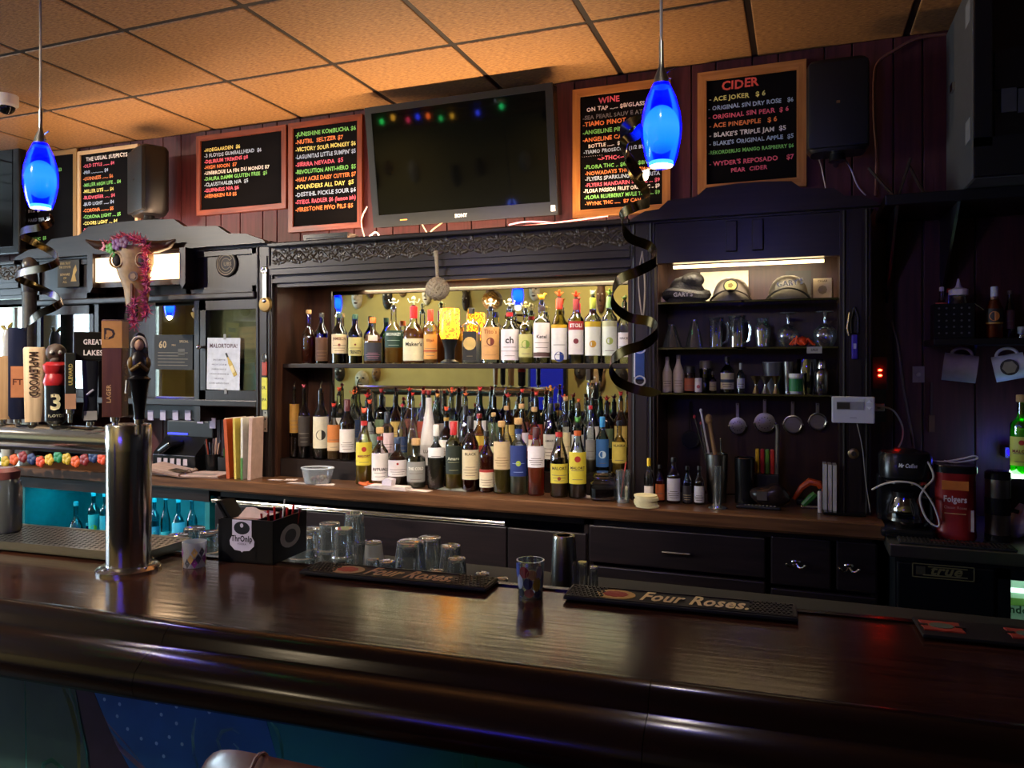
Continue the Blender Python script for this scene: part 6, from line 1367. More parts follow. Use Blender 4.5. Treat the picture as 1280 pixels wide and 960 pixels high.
cr = cup(t, dbl([(W_ * .55, .034), (W_ * .72, .06), (W_ * .70, H * .35), (W_ * .5, H * .48)]), 'carafe', 24, GLASS('#aab0b4', .5)); cr.location = (0, -.03, 0)
MB().lathe([(W_ * .54, H * .47), (W_ * .56, H * .53), (W_ * .2, H * .55)], 20).build('carafe_lid', mBLACKM, cr, True); MB().tube([(W_ * .45, -.03, H * .5), (W_ * .85, -.055, H * .48), (W_ * .9, -.055, H * .25), (W_ * .65, -.04, H * .15)], .008, 8).build('carafe_handle', mBLACKM, cr, True); MB().lathe([(W_ * .73, .055), (W_ * .73, .066)], 24, cap0=False, cap1=False).build('carafe_band', mSTEEL, cr, True)
# coffee tin
Yc = 3.10; p = P(1194, 657, Yc); k = scale(1192, Yc); R = 23 * k; H = PZ(1192, 580, Yc) - ZF - .001
t = thing('coffee_can', 'large red plastic ground coffee can with black lid', 'can', (p.x, Yc, ZF + .001), face_cam(p.x, Yc)); mCAN = M('#8a1f1e', .35, 0, .06)
MB().lathe([(R * .94, 0), (R, .008), (R * 1.0, .02), (R * .97, .03), (R * .97, H * .86), (R * 1.02, H * .90), (R * 1.0, H * .93)], 28, 3).build('can', mCAN, t, True); MB().lathe([(R * 1.03, H * .90), (R * 1.04, H * .98), (R * .98, H)], 28, 3).build('lid', mBLACKM, t, True)
MB().box(-R * .62, R * .62, -R * .98 - .001, -R * .90, H * .68, H * .80).build('sunrise_band', M('#c8722a', .5), t); text_plane('Folgers', .03, 0, H * .52, -R * .985, M('#d8c4c0', .5), t, bold=True, maxw=R * 1.1); text_plane('Classic Roast', .013, 0, H * .43, -R * .985, M('#c8908a', .5), t, maxw=R * 1.1); MB().box(-R * .5, R * .5, -R * .99, -R * .9, H * .36, H * .37).build('gold_line', M('#c89a6a', .4), t)
MB().box(R * .72, R * .86, -R * .93, -R * .8, H * .14, H * .42).build('side_label', M('#b8a8a4', .5), t)
# cables
cable('power_cable', [P(1090, 612, 3.05), P(1105, 605, 3.03), P(1125, 602, 3.0), P(1148, 607, 2.99), P(1165, 628, 2.98), P(1174, 652, 2.97), P(1171, 658, 2.97), P(1158, 648, 2.98), P(1150, 625, 2.99), P(1156, 610, 3.0), P(1167, 597, 3.02), P(1160, 578, 3.05), P(1148, 566, 3.1), P(1138, 565, 3.2)], .0035, '#b8b0aa', 'white power cord looping in front of the coffee maker', 'cord')
cable('charger_cable', [P(1095, 508, 3.45), P(1115, 512, 3.45), P(1127, 530, 3.45), P(1128, 548, 3.4), P(1120, 565, 3.3)], .0035, '#a8a09c', 'short white charger cord above the coffee maker', 'cord')
cable('wall_conduit', [P(1114, 400, 3.57), P(1122, 430, 3.57), P(1130, 490, 3.57), P(1140, 545, 3.55), P(1142, 566, 3.45)], .006, '#5a4640', 'brown cord running down the dark alcove wall', 'cord')
cable('white_cable', [P(1150, 572, 3.15), P(1175, 577, 3.12), P(1200, 574, 3.1), P(1218, 570, 3.1), P(1220, 574, 3.1), P(1196, 578, 3.1), P(1180, 576, 3.1)], .003, '#d8d4d0', 'loop of white cord lying on the coffee can lid', 'cord')
p = P(1098, 509, 3.5); o = MB().bbox(-.022, .022, -.02, .0, -.016, .016, .004).build('charger_plug', M('#a8a09a', .4)); o.location = (p.x, 3.5, p.z); tag(o, 'small white charger plug beside the thermostat', 'plug'); MB().box(-.006, .006, -.024, -.02, -.004, .004).build('port', mBLACK, o)
bx = MB().box(p.x - .04, p.x + .03, 3.5, 3.588, p.z - .06, p.z + .09).build('outlet_box', M('#2c2622', .5)); tag(bx, 'dark outlet box on the alcove wall behind the post', 'outlet'); MB().box(p.x - .03, p.x + .02, 3.497, 3.5, p.z - .04, p.z + .08).build('plate', M('#3a322c', .5), bx)
p = P(1100, 466, 3.48); t = thing('power_strip', 'wall power strip with two glowing red lights', 'power strip', (p.x, 3.48, p.z)); MB().bbox(-.03, .03, 0, .10, -.07, .07, .004).build('strip', M('#1a1614', .5), t)
for s in (-.5, .5): MB().sphere((0, -.004, s * .022), .006, 8, 6, (1.3, .6, .7)).build('red_light', EMIT('#ff1a0c', 60), t, True)
# travel mug, bottle, blue light, wall bits
Yc = 3.1; k = scale(1247, Yc); H = PZ(1247, 588, Yc) - ZF - .001; R = 14 * k
t = thing('travel_mug', 'steel and black travel mug beside the coffee can', 'mug', (PX(1247, Yc), Yc, ZF + .001)); MB().lathe([(R * .85, 0), (R, .01), (R, H * .9)], 22).build('body', mBRUSH, t, True); MB().lathe([(R * 1.02, H * .38), (R * 1.02, H * .62)], 22).build('grip_band', mBLACKM, t, True); MB().lathe([(R * 1.04, H * .88), (R * 1.04, H * .97), (R * .8, H)], 22).build('lid', mBLACKM, t, True); MB().lathe([(R * 1.02, 0), (R * 1.02, H * .1)], 22).build('foot', mBLACKM, t, True); MB().tube([(R, 0, H * .45), (R * 1.6, 0, H * .42)], .008, 6).build('handle', mBLACKM, t)
Yg = 3.30; zg = PZ(1275, 592, Yg); b = PX(1277, Yg)
t = bottle(b, Yg, zg, 13 * scale(1277, Yg), PZ(1277, 502, Yg) - zg, 'tall', '#b8ff8a', '#3fe01c', .62, L1(.12, .52, '#c9cc5a', 'MALORT', '#7a1a12', ts=.4, tz=.45, n=2, emb=(.8, .25, '#a82a1e')), 'cork', 'bright green liqueur bottle standing on glowing box at right frame edge', None)
o = thing('bottle_glow_stand', 'low stand glowing blue under the green bottle', 'stand', (b, Yg, ZF + .001)); MB().box(-.06, .10, -.05, .06, 0, zg - ZF - .014).build('stand_box', M('#2a2c30', .5), o); MB().box(-.055, .095, -.045, .055, zg - ZF - .014, zg - ZF - .0015).build('glow_plate', EMIT('#c8ffd0', 4), o)  # emissive plate put under the bottle to make it glow
p = P(1264, 566, 3.5); point('blue_led', (p.x, 3.44, p.z), .35, (.05, .05, 1), .02)
t = thing('blue_led_puck', 'small blue light glowing on the dark alcove wall', 'light', (p.x, 3.50, p.z)); MB().lathe([(.014, 0), (.014, .008), (.01, .012)], 16, T=Matrix.Rotation(pi / 2, 4, 'X')).build('lens', EMIT('#1408ff', 3), t, True); MB().box(-.02, .02, 0, .088, -.02, .02).build('mount', mBLACK, t)
t = thing('napkin_bag', 'crumpled white plastic bag at the right frame edge', 'bag', Q(1274, 672, ZF + .001)); mm = MB().sphere((0, 0, .05), .06, 14, 9, (1, .8, .85)); mm.v = [(x * (1 + .2 * sin(60 * z + 30 * y)), y * (1 + .2 * sin(45 * x)), max(0, z + .012 * sin(70 * x))) for x, y, z in mm.v]; mm.build('bag', M('#c9c6c4', .3, 0, .1), t); MB().tube([(0, 0, .09), (.01, 0, .12)], [.02, .01], 8).build('twist', M('#c9c6c4', .3), t)
p = P(1148, 468, YP - .002); o = MB().box(-.022, .022, -.006, 0, -.034, .034).build('switch_plate', M('#8a7478', .5)); o.location = (p.x, YP - .001, p.z); tag(o, 'pale switch plate on the dark alcove wall', 'switch'); MB().lathe([(.010, 0), (.008, .006)], 16, T=Matrix.Translation((0, -.006, 0)) @ Matrix.Rotation(pi / 2, 4, 'X')).build('dial', M('#9a8488', .5), o)
p = P(1164, 529, YP - .002); o = MB().box(-.011, .011, -.02, 0, -.035, .035).build('junction_box', M('#6a4430', .6)); o.location = (p.x, YP - .001, p.z); tag(o, 'small brown junction box on the alcove wall', 'box'); MB().box(-.004, .004, -.012, -.001, .035, .17).build('conduit', M('#4a3430', .6), o)
# shelf with condiments and hanging mugs
Ysh = 3.36; zs = PZ(1220, 423, Ysh)
t = thing('condiment_shelf', 'black wall shelf of condiments in the right alcove', 'shelf', (0, 0, 0)); x0 = PX(1166, Ysh)
MB().bbox(x0, XE, Ysh - .02, YP - .001, zs - .025, zs, .003).build('board', mBLACK, t)
for xx in (x0 + .15, 1.4): MB().prism([(Ysh + .05, zs - .025), (YP - .001, zs - .025), (YP - .001, zs - .16)], xx, xx + .01, 'x').build('bracket', mBLACK, t)
k = scale(1190, Ysh); H = PZ(1190, 380, Ysh) - zs; w = 22 * k
t = thing('wire_caddy', 'black perforated metal caddy holding sauce bottles', 'caddy', (PX(1190, Ysh + .03), Ysh + .03, zs + .001)); 
c = MB(); c.box(-w, w, -.04, .04, 0, .004)
for a in ((-w, w, -.042, -.038), (-w, w, .038, .042)): c.box(a[0], a[1], a[2], a[3], 0, H)
for a in (-w, w - .003): c.box(a, a + .003, -.04, .04, 0, H)
c.build('caddy_walls', M('#17181a', .4, .5), t); h = MB()
for i in range(5):
    for j in range(5): h.lathe([(.004, 0), (.004, .0008)], 8, T=Matrix.Translation((-w * .75 + i * w * .375, -.0422, H * .15 + j * H * .18)) @ Matrix.Rotation(pi / 2, 4, 'X'))
tag(h.build('perforation', M('#55585c', .5), t), kind='stuff'); MB().tube([(w, -.04, H), (w + .03, -.05, H * .8)], .002, 6).build('wire_handle', mSTEEL, t)
cx, zz = PX(1176, Ysh + .03), zs + .006
def sauce(px, yb_, w, y0, style, glass, liq, lab, cap, label, Y=Ysh + .03): k = scale(px, Y); return bottle(PX(px, Y), Y, zs + .006 if px < 1215 else zs + .001, w / 2 * k, PZ(px, y0, Y) - zs - .006, style, glass, liq, .75, lab, cap, label, 'condiments on the alcove shelf', name='sauce_bottle')
sauce(1177, 380, 14, 360, 'std', '#c8a08a', '#6a1512', L1(.2, .7, '#c84a4a', None, band=(.5, .8, '#e0d8d4'), n=1), 'cap:#d8d8dc', 'small red sauce bottle with white cap in the caddy')
t = sauce(1198, 380, 21, 366, 'jar', '#e8ecec', '#c9ccca', None, None, 'clear squeeze bottle with white nozzle in the caddy'); R = 10.5 * scale(1198, Ysh + .03); H = PZ(1198, 366, Ysh + .03) - zs - .006
MB().lathe([(R * 1.05, H - .01), (R * 1.05, H + .012), (R * .4, H + .02), (R * .25, H + .03), (R * .10, H + .055)], 20).build('nozzle_cap', mWHITE, t, True)
sauce(1186, 380, 5, 362, 'jar', '#b02a20', '#7a1a14', None, 'cap:#b02018', 'small red capped shaker behind the squeeze bottle', Ysh + .06)
sauce(1243, 423, 20, 358, 'wine', '#f0d0b0', '#c8501c', L1(.28, .58, '#2a2018', None, emb=(.5, .6, '#c87a3c'), n=0, band=(0, .1, '#b8862c')), 'tallcap:#d8d8dc', 'orange hot sauce bottle with heart label on alcove shelf')
sauce(1262, 423, 12, 363, 'wine', '#5a4a44', '#2a1c18', L1(.2, .6, '#5a3a3c', n=2), 'cap:#6a645a', 'dark slim sauce bottle next to the hot sauce', Ysh + .06)
sauce(1278, 423, 11, 408, 'jar', CLEAR, None, None, 'cap:#8a8a88', 'little glass shaker at the right end of the alcove shelf', Ysh)
def hmug(px, py, w, h, label, ang, disc):
    p = P(px, py, Ysh + .06); k = scale(px, Ysh + .06); t = thing('hanging_mug', label, 'mug', p, rot=(0, ang, face_cam(p.x, p.y))); R = h * k * .62; H = w * k
    T = Matrix.Rotation(pi / 2, 4, 'Y'); m = M('#8a7c88', .4) if not disc else M('#b8b8c8', .4)
    MB().lathe([(R, -H / 2), (R * .98, H / 2), (R * .90, H / 2), (R * .92, -H / 2 + .006)], 24, T=T, cap1=False).build('cup', m, t, True)
    MB().tube([(.035 * cos(a), 0, R + .028 * sin(a) - .004) for a in [pi * i / 10 for i in range(11)]], .006, 8).build('handle', m, t, True)
    if disc: MB().lathe([(R * .62, 0), (R * .62, .001)], 20, T=Matrix.Translation((0, -R - .0005, 0)) @ Matrix.Rotation(pi / 2, 4, 'X')).build('emblem', M('#2a2826', .5), t); MB().lathe([(R * .5, .001), (R * .5, .0015)], 6, T=Matrix.Translation((0, -R - .0005, 0)) @ Matrix.Rotation(pi / 2, 4, 'X')).build('emblem_face', M('#8a8470', .5), t)
    MB().tube([(0, 0, R + .024), (0, 0, zs - .026 - p.z)], .0015, 5).build('hook', mSTEEL, t)
hmug(1200, 460, 37, 28, 'plain mauve mug hanging by its handle under the alcove shelf', .12, False); hmug(1262, 459, 34, 26, 'white mug with dark round emblem hanging under the alcove shelf', -.2, True)
# wide black shelf up high with a cabinet on it
zu = PZ(1180, 246, 3.3); t = thing('high_shelf', 'wide black shelf above the alcove carrying the dark cabinet', 'shelf', (0, 0, 0)); x0 = PX(1092, 3.22)
MB().bbox(XTR1 + .045, XE, 3.18, YP - .001, zu - .04, zu, .004).build('board', mBLACK, t)
for px in (1100, 1175): p = P(px, 262, 3.25); MB().prism([(3.2, zu - .04), (YP - .001, zu - .04), (YP - .001, zu - .38)], p.x + .05, p.x + .06, 'x').build('bracket', M('#1d1d1f', .4), t)
for i, (a, b, c, d) in enumerate(((1086, 210, 1118, 248), (1138, 198, 1122, 250), (1137, 208, 1156, 246))):
    cable('wire_rack_rod', [P(a, b, 3.5), P((a + c) / 2, (b + d) / 2, 3.47), P(c, d - 2, 3.44)], .006, '#5a5652', ('left slanting', 'middle slanting', 'right slanting')[i] + ' thin metal rod standing on the high shelf', 'rod', .35, .8)
# CRT-like equipment cabinet
Yv = 2.98; xl = PX(1219, Yv); zt = PZ(1219, -40, Yv); zb = zu + .001
t = thing('equipment_cabinet', 'big dark equipment cabinet at the upper right corner', 'cabinet', (0, 0, 0))
MB().bbox(xl, XE - .1, Yv + .03, YP - .05, zb, min(zt, ZC - .03), .01).build('casing', M('#4a4946', .5, 0, .1), t)
fc = MB()
zt2 = min(zt, ZC - .03); x2 = XE - .1
for a in ((xl, x2, zb, zb + .13), (xl, x2, zt2 - .06, zt2), (xl, xl + .05, zb + .1, zt2 - .05), (x2 - .05, x2, zb + .1, zt2 - .05)): fc.box(a[0], a[1], Yv, Yv + .03, a[2], a[3])
fc.build('front_frame', M('#121315', .35), t); MB().box(xl + .05, x2 - .05, Yv + .025, Yv + .03, zb + .13, zt2 - .06).build('recess', M('#060607', .3), t)
for a, b in ((24, 110), (120, 170)):
    z_ = PZ(1250, b, Yv); MB().box(xl + .06, x2 - .06, Yv + .01, Yv + .024, z_, z_ + .03 + (b - a) * .0012).build('equipment_unit', M('#0c0c0e', .3), t)
for i in range(3):
    p = P(1262 + i * 21, 124, Yv); MB().box(p.x - .022, p.x + .022, Yv + .006, Yv + .0105, p.z - .04, p.z + .04).build('grey_panel', M('#3a3a3c', .5), t)
p = P(1276, 172, Yv); MB().sphere((p.x, Yv + .008, p.z), .005, 8, 6).build('red_light', EMIT('#ff2a20', 12), t)
p = P(1189, 126, YP - .06); MB().box(xl - .010, xl, YP - .25, YP - .2, p.z - .015, p.z + .015).build('latch', mSTEEL, t)
for yy in (.25, .84): z_ = zb + (zt2 - zb) * yy; MB().box(xl - .001, xl, Yv + .08, Yv + .16, z_ - .03, z_ + .05).build('side_label', M('#7a7a76', .5), t)
# ================================================================== BEHIND THE BAR: glasses on the drainboard, counter clutter
ZG = ZU + .007
def pint(px, top, w, label, Yp=None, stack=False, frost=False):
    """upturned pint; top = pixel of its upturned base"""
    Yp = Yp or 2.05; k = scale(px, Yp); zt = PZ(px, top, Yp); H = .148 if w > 24 else .10; R = w / 2 * k
    z0 = ZG if not stack else ZG
    H = max(.05, zt - ZG); t = thing('pint_glass', label, 'glass', (PX(px, Yp), Yp, ZG), 0, 'upturned glasses on the drainboard')
    mt = mGL if not frost else GLASS('#e6e8ea', .2, .2, .4)
    cup(t, dbl([(R, 0), (R * .93, H * .45), (R * .74, H * .94)]), 'glass_wall', 20, mt)
    MB().lathe([(R * .72, H * .90), (R * .74, H * .93), (R * .74, H * .985), (R * .66, H)], 20).build('thick_base', mGLT, t, True)
    if stack: MB().lathe([(R * 1.03, H * .42), (R * 1.03, H * .47), (R * .94, H * .50)], 20, cap0=False, cap1=False).build('stacked_rim', mGLT, t, True)
    return t
for i, (px, top, w, yp, l) in enumerate([(222, 668, 34, 1.95, 'leftmost upturned pint glass'), (243, 659, 34, 2.05, 'second upturned pint behind the diamond-print glass'), (262, 664, 34, 1.95, 'upturned pint just left of the napkin caddy'), (285, 654, 35, 2.16, 'rear upturned pint directly behind the napkin caddy'), (312, 659, 34, 2.16, 'upturned pint behind the middle of the caddy'), (350, 658, 34, 2.16, 'upturned pint behind the red straws'), (390, 660, 33, 2.12, 'upturned pint just right of the napkin caddy'), (412, 653, 34, 2.04, 'upturned fluted pint in front of the tallest one'), (378, 672, 33, 2.00, 'upturned pint at the right side of caddy, lower front'), (443, 641, 31, 2.14, 'tallest upturned pint at the right end of the group'), (430, 660, 31, 1.99, 'upturned pint in front of the tallest pint')]):
    pint(px, top, w, l, yp, True)
for px, top, w, yp, l, fz in [(467, 677, 28, 2.05, 'small frosted white tumbler upturned on the drainboard', True), (513, 676, 46, 1.93, 'largest upturned rocks glass left of centre', False), (537, 671, 38, 2.1, 'upturned rocks glass behind the largest one', False), (563, 681, 34, 2.08, 'upturned rocks glass right of the pair', False), (571, 697, 30, 1.93, 'short upturned rocks glass in front', False), (484, 701, 26, 1.86, 'low shot glass beside the frosted tumbler', False), (466, 698, 22, 1.93, 'tiny upturned shot glass next to the first bar mat', False), (603, 716, 24, 1.88, 'low shot glass at the right end of first mat', False), (628, 722, 20, 1.9, 'smallest shot glass near the printed tumbler', False), (545, 712, 26, 1.84, 'low shot glass in front of the rocks glasses', False)]:
    pint(px, top, w, l, yp, False, fz)
# shaker tin and two small glasses
def tin2(px, top, w, yp, label): 
    k = scale(px, yp); H = PZ(px, top, yp) - ZG; R = w / 2 * k; t = thing('shaker_tin', label, 'shaker', (PX(px, yp), yp, ZG)); MB().lathe([(R, 0), (R * 1.03, .004), (R * .98, .012), (R * .74, H * .96), (R * .70, H)], 32).build('tin', mSTEEL, t, True); MB().lathe([(R * .60, H), (R * .55, H + .001), (R * .3, H - .002)], 24).build('base_ring', mBRUSH, t, True)
tin2(705, 669, 39, 1.98, 'upturned steel shaker tin standing behind the bar')
pint(728, 702, 17, 'narrow upturned glass next to the shaker tin', 1.98); pint(742, 708, 14, 'smallest narrow glass right of the shaker tin', 1.97)
# ---- on the bar top
def bar_at(px, py): q = Q(px, py, BZ); return Vector((q.x, q.y, BZ + .001))
q = bar_at(663, 745); k = ZCAM(q.x, q.y) / F; R = 17.5 * k; H = 45 * k
t = thing('printed_tumbler', 'small clear tumbler printed with coloured ovals between the bar mats', 'glass', q, face_cam(q.x, q.y)); q.y
cup(t, dbl([(R * .88, 0), (R, H)], .003), 'glass_wall', 28); MB().lathe([(R * .86, 0), (R * .88, .012)], 28).build('thick_base', mGLT, t, True)
for a, z, c, sx_, sz_ in ((-.5, .72, '#8a2a2a', .5, .16), (.1, .66, '#c9a86a', .5, .14), (.7, .70, '#d8d4c8', .4, .18), (-.2, .42, '#3a3a5a', .45, .16), (.5, .40, '#c9b83c', .4, .2), (-.9, .45, '#b8b8c8', .4, .2), (-.1, .16, '#a86a5a', .5, .12), (.6, .14, '#4a4a5a', .4, .12), (1.1, .5, '#6a6a8a', .3, .25), (-1.2, .75, '#4a5aa8', .4, .2), (-.75, .16, '#22222a', .35, .12)):
    m = MB(); rr = R * .95 + .0008; pts = [(a + sx_ * .8 * cos(g), z * H + sz_ * H * sin(g)) for g in [i * pi / 7 for i in range(14)]]
    m.add([((R * (.88 + .12 * b / H) + .0008) * sin(u), -(R * (.88 + .12 * b / H) + .0008) * cos(u), b) for u, b in pts], [tuple(range(14))]); m.build('printed_oval', M(c, .5), t)
q = bar_at(243, 708); k = ZCAM(q.x, q.y) / F; R = 14.5 * k; H = 31 * k
t = thing('diamond_print_glass', 'small frosted glass printed with purple and gold diamonds by the caddy', 'glass', q, face_cam(q.x, q.y)); cup(t, dbl([(R * .9, 0), (R, H)], .003), 'glass_wall', 28, GLASS('#e2e4e8', .2, .2, .45))
for i in range(5):
    for j, (c, z, s) in enumerate((('#6a2a6a', .62, .9), ('#a8a6a4', .36, .9), ('#a8784a', .2, .7))):
        a = -1.3 + i * .65 + (.32 if j % 2 else 0); c = ('#7a2f78', '#9c9a98', '#b08a54', '#4a4a50')[(i + j) % 4]; m = MB(); rr = R * (.9 + .1 * z) + .0009
        m.add([(rr * sin(a + u), -rr * cos(a + u), z * H + v * H) for u, v in ((-.28, 0), (0, -.2), (.28, 0), (0, .2))], [(0, 1, 2, 3)]); d_ = m.build('printed_diamond', M(c, .5), t)
# napkin caddy
q = bar_at(308, 704); k = ZCAM(q.x, q.y) / F
t = thing('napkin_caddy', 'black bar caddy of napkins and straws with purple-lit logo', 'caddy', q, .08); w = 38 * k; H = 54 * k; dp = .15
mC = M('#0f0f12', .3)
c = MB()
for a in ((-w, w, 0, .004), (-w, w, dp - .004, dp)): c.box(a[0], a[1], a[2], a[3], 0, H)
for a in (-w, w * .35, w - .004): c.box(a, a + .004, 0, dp, 0, H)
c.box(-w, w, 0, dp, 0, .004).build('box', mC, t)
MB().box(-w * 1.08, -w, .0, .05, .0, H * .98).build('side_pocket', mC, t)
for i in range(2): MB().box(-.003, .003, 0, .05, 0, .05, Matrix.Translation((-w * .98 + i * .012, .02, H * .95)) @ Matrix.Rotation(-.6, 4, 'Y')).build('open_flap', mC, t)
lg = [(-.8, .98), (.8, .98), (.8, .50), (1.02, .36), (.98, .22), (.6, .08), (.12, .06), (0, .02), (-.12, .06), (-.6, .08), (-.98, .22), (-1.02, .36), (-.8, .50)]
lx = -.012; lw = .034
pl = MB().prism([(lx + a * lw, H * (.22 + b * .78)) for a, b in lg], -.0012, -.0002, 'y').build('logo_badge', M('#cfc6dc', .5), t)
MB().add([(lx + lw * .66 * cos(g), -.0016, H * .80 + H * .15 * sin(g)) for g in [i * pi / 9 for i in range(18)]], [tuple(range(18))]).build('logo_oval', M('#14121c', .5), pl)
MB().add([(lx + lw * .14 * cos(g), -.0019, H * .86 + H * .05 * sin(g)) for g in [i * pi / 5 for i in range(10)]], [tuple(range(10))]).build('logo_dot', M('#cfc6dc', .5), pl)
text_plane('ThrOnlp', .020, lx, H * .49, -.0017, M('#22182c'), pl, bold=True, maxw=lw * 1.75); text_plane('VODKA', .007, lx, H * .41, -.0017, M('#6a5a7a'), pl, maxw=lw * 1.2)
sd = [(w + .0005, dp * (.5 + .3 * cos(g)), H * (.52 + .27 * sin(g))) for g in [i * pi / 9 for i in range(18)]]
MB().add(sd, [tuple(range(18))]).build('side_logo', M('#a8a698', .5), t); MB().add([(w + .0009, dp * (.5 + .17 * cos(g)), H * (.52 + .16 * sin(g))) for g in [i * pi / 9 for i in range(18)]], [tuple(range(18))]).build('side_logo_centre', M('#4a4a46', .5), t)
for i in range(3):
    o = MB().box(-w * .8, w * .33, .008, dp - .01, H * .80 + i * .006, H * .80 + i * .006 + .002, Matrix.Rotation(.02 * i, 4, 'Y')).build('napkin', M('#d8bcb4', .8), t)
MB().prism([(-w * .62, H * .98), (w * .34, H * .98), (w * .52, H * 1.10), (-w * .02, H * 1.24), (-w * .3, H * 1.22)], .03, .033, 'y').build('napkin', M('#dcc2ba', .8), t)
for i in range(7):
    x = w * (.45 + .07 * i); MB().tube([(x, .03 + .012 * i, .02), (x + .004 * (i - 3), .03 + .014 * i, H * 1.1 + .006 * (i % 3))], .003, 6).build('straw', M('#b8201e' if i % 3 else '#8a1a1a', .4), t)
MB().tube([(w * .78, .05, .02), (w * 1.0, .05, H * 1.42)], .002, 6).build('stir_stick', M('#d8d4d0', .4), t)
# ================================================================== COUNTER CLUTTER (centre and left)
q = Q(397, 604, CZ); k = ZCAM(q.x, q.y) / F
t = thing('plastic_tub', 'clear rectangular deli tub holding wrapped candy', 'tub', (q.x, q.y, zk), .15); w = 21 * k; H = 19 * k
cup(t, dbl([(w * .8, 0), (w, H)]), 'tub_wall', 28, GLASS('#dfe4ea', .3, .1, .2)); t.children[0].scale = (1, .7, 1)
MB().tube([(w * cos(a), w * .7 * sin(a), H) for a in [i * pi / 14 for i in range(28)]], .0035, 6, True).build('rim', M('#b8bcc4', .3), t, True); MB().lathe([(w * .8, 0), (w * .8, .003)], 24, sy=.7).build('tub_floor', GLASS('#dfe4ea', .3), t)
for i in range(13):
    a = i * 2.4; r = w * .55 * sqrt(i / 13); MB().sphere((r * cos(a), r * .6 * sin(a), .014 + .008 * (i % 3)), .011, 7, 5, (1, .9, 1.1), Matrix.Rotation(i, 3, 'X')).build('candy', M(('#c9b890', '#d8cdb8', '#b8888a', '#a8463c')[i % 4], .5), t, True)
def paper(px, py, w, d, rz, label, col='#d8c4bc', z=0, name='paper_slip', cat='paper'):
    q = Q(px, py, CZ); o = MB().box(-w / 2, w / 2, -d / 2, d / 2, 0, .0012).build(name, M(col, .7)); o.location = (q.x, q.y, zk + z); o.rotation_euler = (0, 0, rz); return tag(o, label, cat)
paper(364, 600, .06, .04, .3, 'small white slip on the counter left of the tub'); paper(372, 604, .10, .03, .1, 'white paper strip lying in front of the deli tub', '#cfc0b8'); paper(407, 606, .09, .04, .35, 'cream slip of paper just right of the deli tub'); paper(345, 600, .07, .03, .1, 'pale paper slip near the post base')
paper(510, 612, .24, .05, -.12, 'long flat paper under the folded notes')
q = Q(485, 611, CZ); t = thing('folded_papers', 'stack of folded white receipts on the counter', 'papers', (q.x, q.y, zk + .001), -.08)
for i in range(4): MB().box(-.12 + .01 * i, .12 - .005 * i, -.03, .03, i * .004, i * .004 + .002, Matrix.Rotation(.03 * (i - 1), 4, 'Z')).build('sheet', M('#d8c8c4', .7), t)
MB().prism([(-.02, .016), (.03, .016), (.035, .045), (.0, .05), (-.02, .035)], -.02, .015, 'y').build('crumpled_corner', M('#d0c4cc', .6), t)
q = Q(455, 607, CZ); t = thing('orange_rubber_ring', 'orange rubber band loop beside the folded papers', 'rubber band', (q.x, q.y, zk)); MB().tube([(.022 * cos(a), .016 * sin(a), .009 + .004 * sin(2 * a)) for a in [i * pi / 8 for i in range(16)]], .007, 6, True).build('loop', M('#c8602c', .5), t, True); MB().tube([(.02, 0, .008), (.05, .01, .006)], .005, 6).build('tail', M('#c8602c', .5), t, True)
q = Q(572, 611, CZ); t = thing('folded_cash', 'folded banknotes lying on the counter before the bottles', 'money', (q.x, q.y - .03, zk), -.05)
for i in range(3): MB().box(-.075 + .012 * i, .075, -.028, .028, .003 * i, .003 * i + .002, Matrix.Rotation(.06 * i, 4, 'Z')).build('banknote', M('#8f9080', .7, 0, .3, 60), t)
q = Q(779, 628, CZ); t = thing('bar_blade_glass', 'small clear glass with a red stirrer in front of the jar', 'glass', (q.x, q.y, zk)); kk_ = ZCAM(q.x, q.y) / F; cup(t, dbl([(8 * kk_, 0), (9 * kk_, 40 * kk_)]), 'glass_wall'); MB().lathe([(8 * kk_, 0), (8 * kk_, .006)], 16).build('thick_base', mGLT, t); MB().tube([(-.01, 0, .02), (.012, 0, .17)], .003, 6).build('stirrer', M('#c84a3c', .4), t)
paper(742, 622, .12, .05, -.1, 'white coaster paper under the cherry jar', '#b8a8a0'); paper(770, 622, .10, .04, -.1, 'white napkin strip right of the cherry jar', '#b8a8a4')
# open binder
q = Q(236, 594, CZ)
t = thing('ring_binder', 'open ring binder with pink-white pages on the left counter', 'binder', (q.x, q.y - .0, zk), .2)
MB().box(-.22, 0, -.09, .09, 0, .004, Matrix.Rotation(.16, 4, 'Y') ).build('cover', M('#8a6a5c', .6), t); MB().box(0, .22, -.09, .09, 0, .004).build('cover', M('#8a6a5c', .6), t)
for i in range(3): MB().box(-.21, -.005, -.085, .085, .006 + i * .004, .0075 + i * .004, Matrix.Rotation(.16 + .015 * i, 4, 'Y')).build('page', M('#d8bcb0', .75), t)
for i in range(2): MB().box(.005, .21, -.085, .085, .006 + i * .003, .0075 + i * .003).build('page', M('#dcc2b8', .75), t)
for y_ in (-.06, 0, .06): MB().tube([(.018 * cos(a), y_, .008 + .020 * sin(a)) for a in [pi * i / 8 for i in range(9)]], .002, 6).build('ring', mSTEEL, t, True)
MB().box(-.07, .0, -.08, -.01, .024, .026, Matrix.Rotation(.16, 4, 'Y')).build('clear_sleeve', M('#6a5a44', .15), t); MB().box(.03, .18, -.06, -.02, .0125, .0132).build('printed_block', M('#a89a94', .7), t)
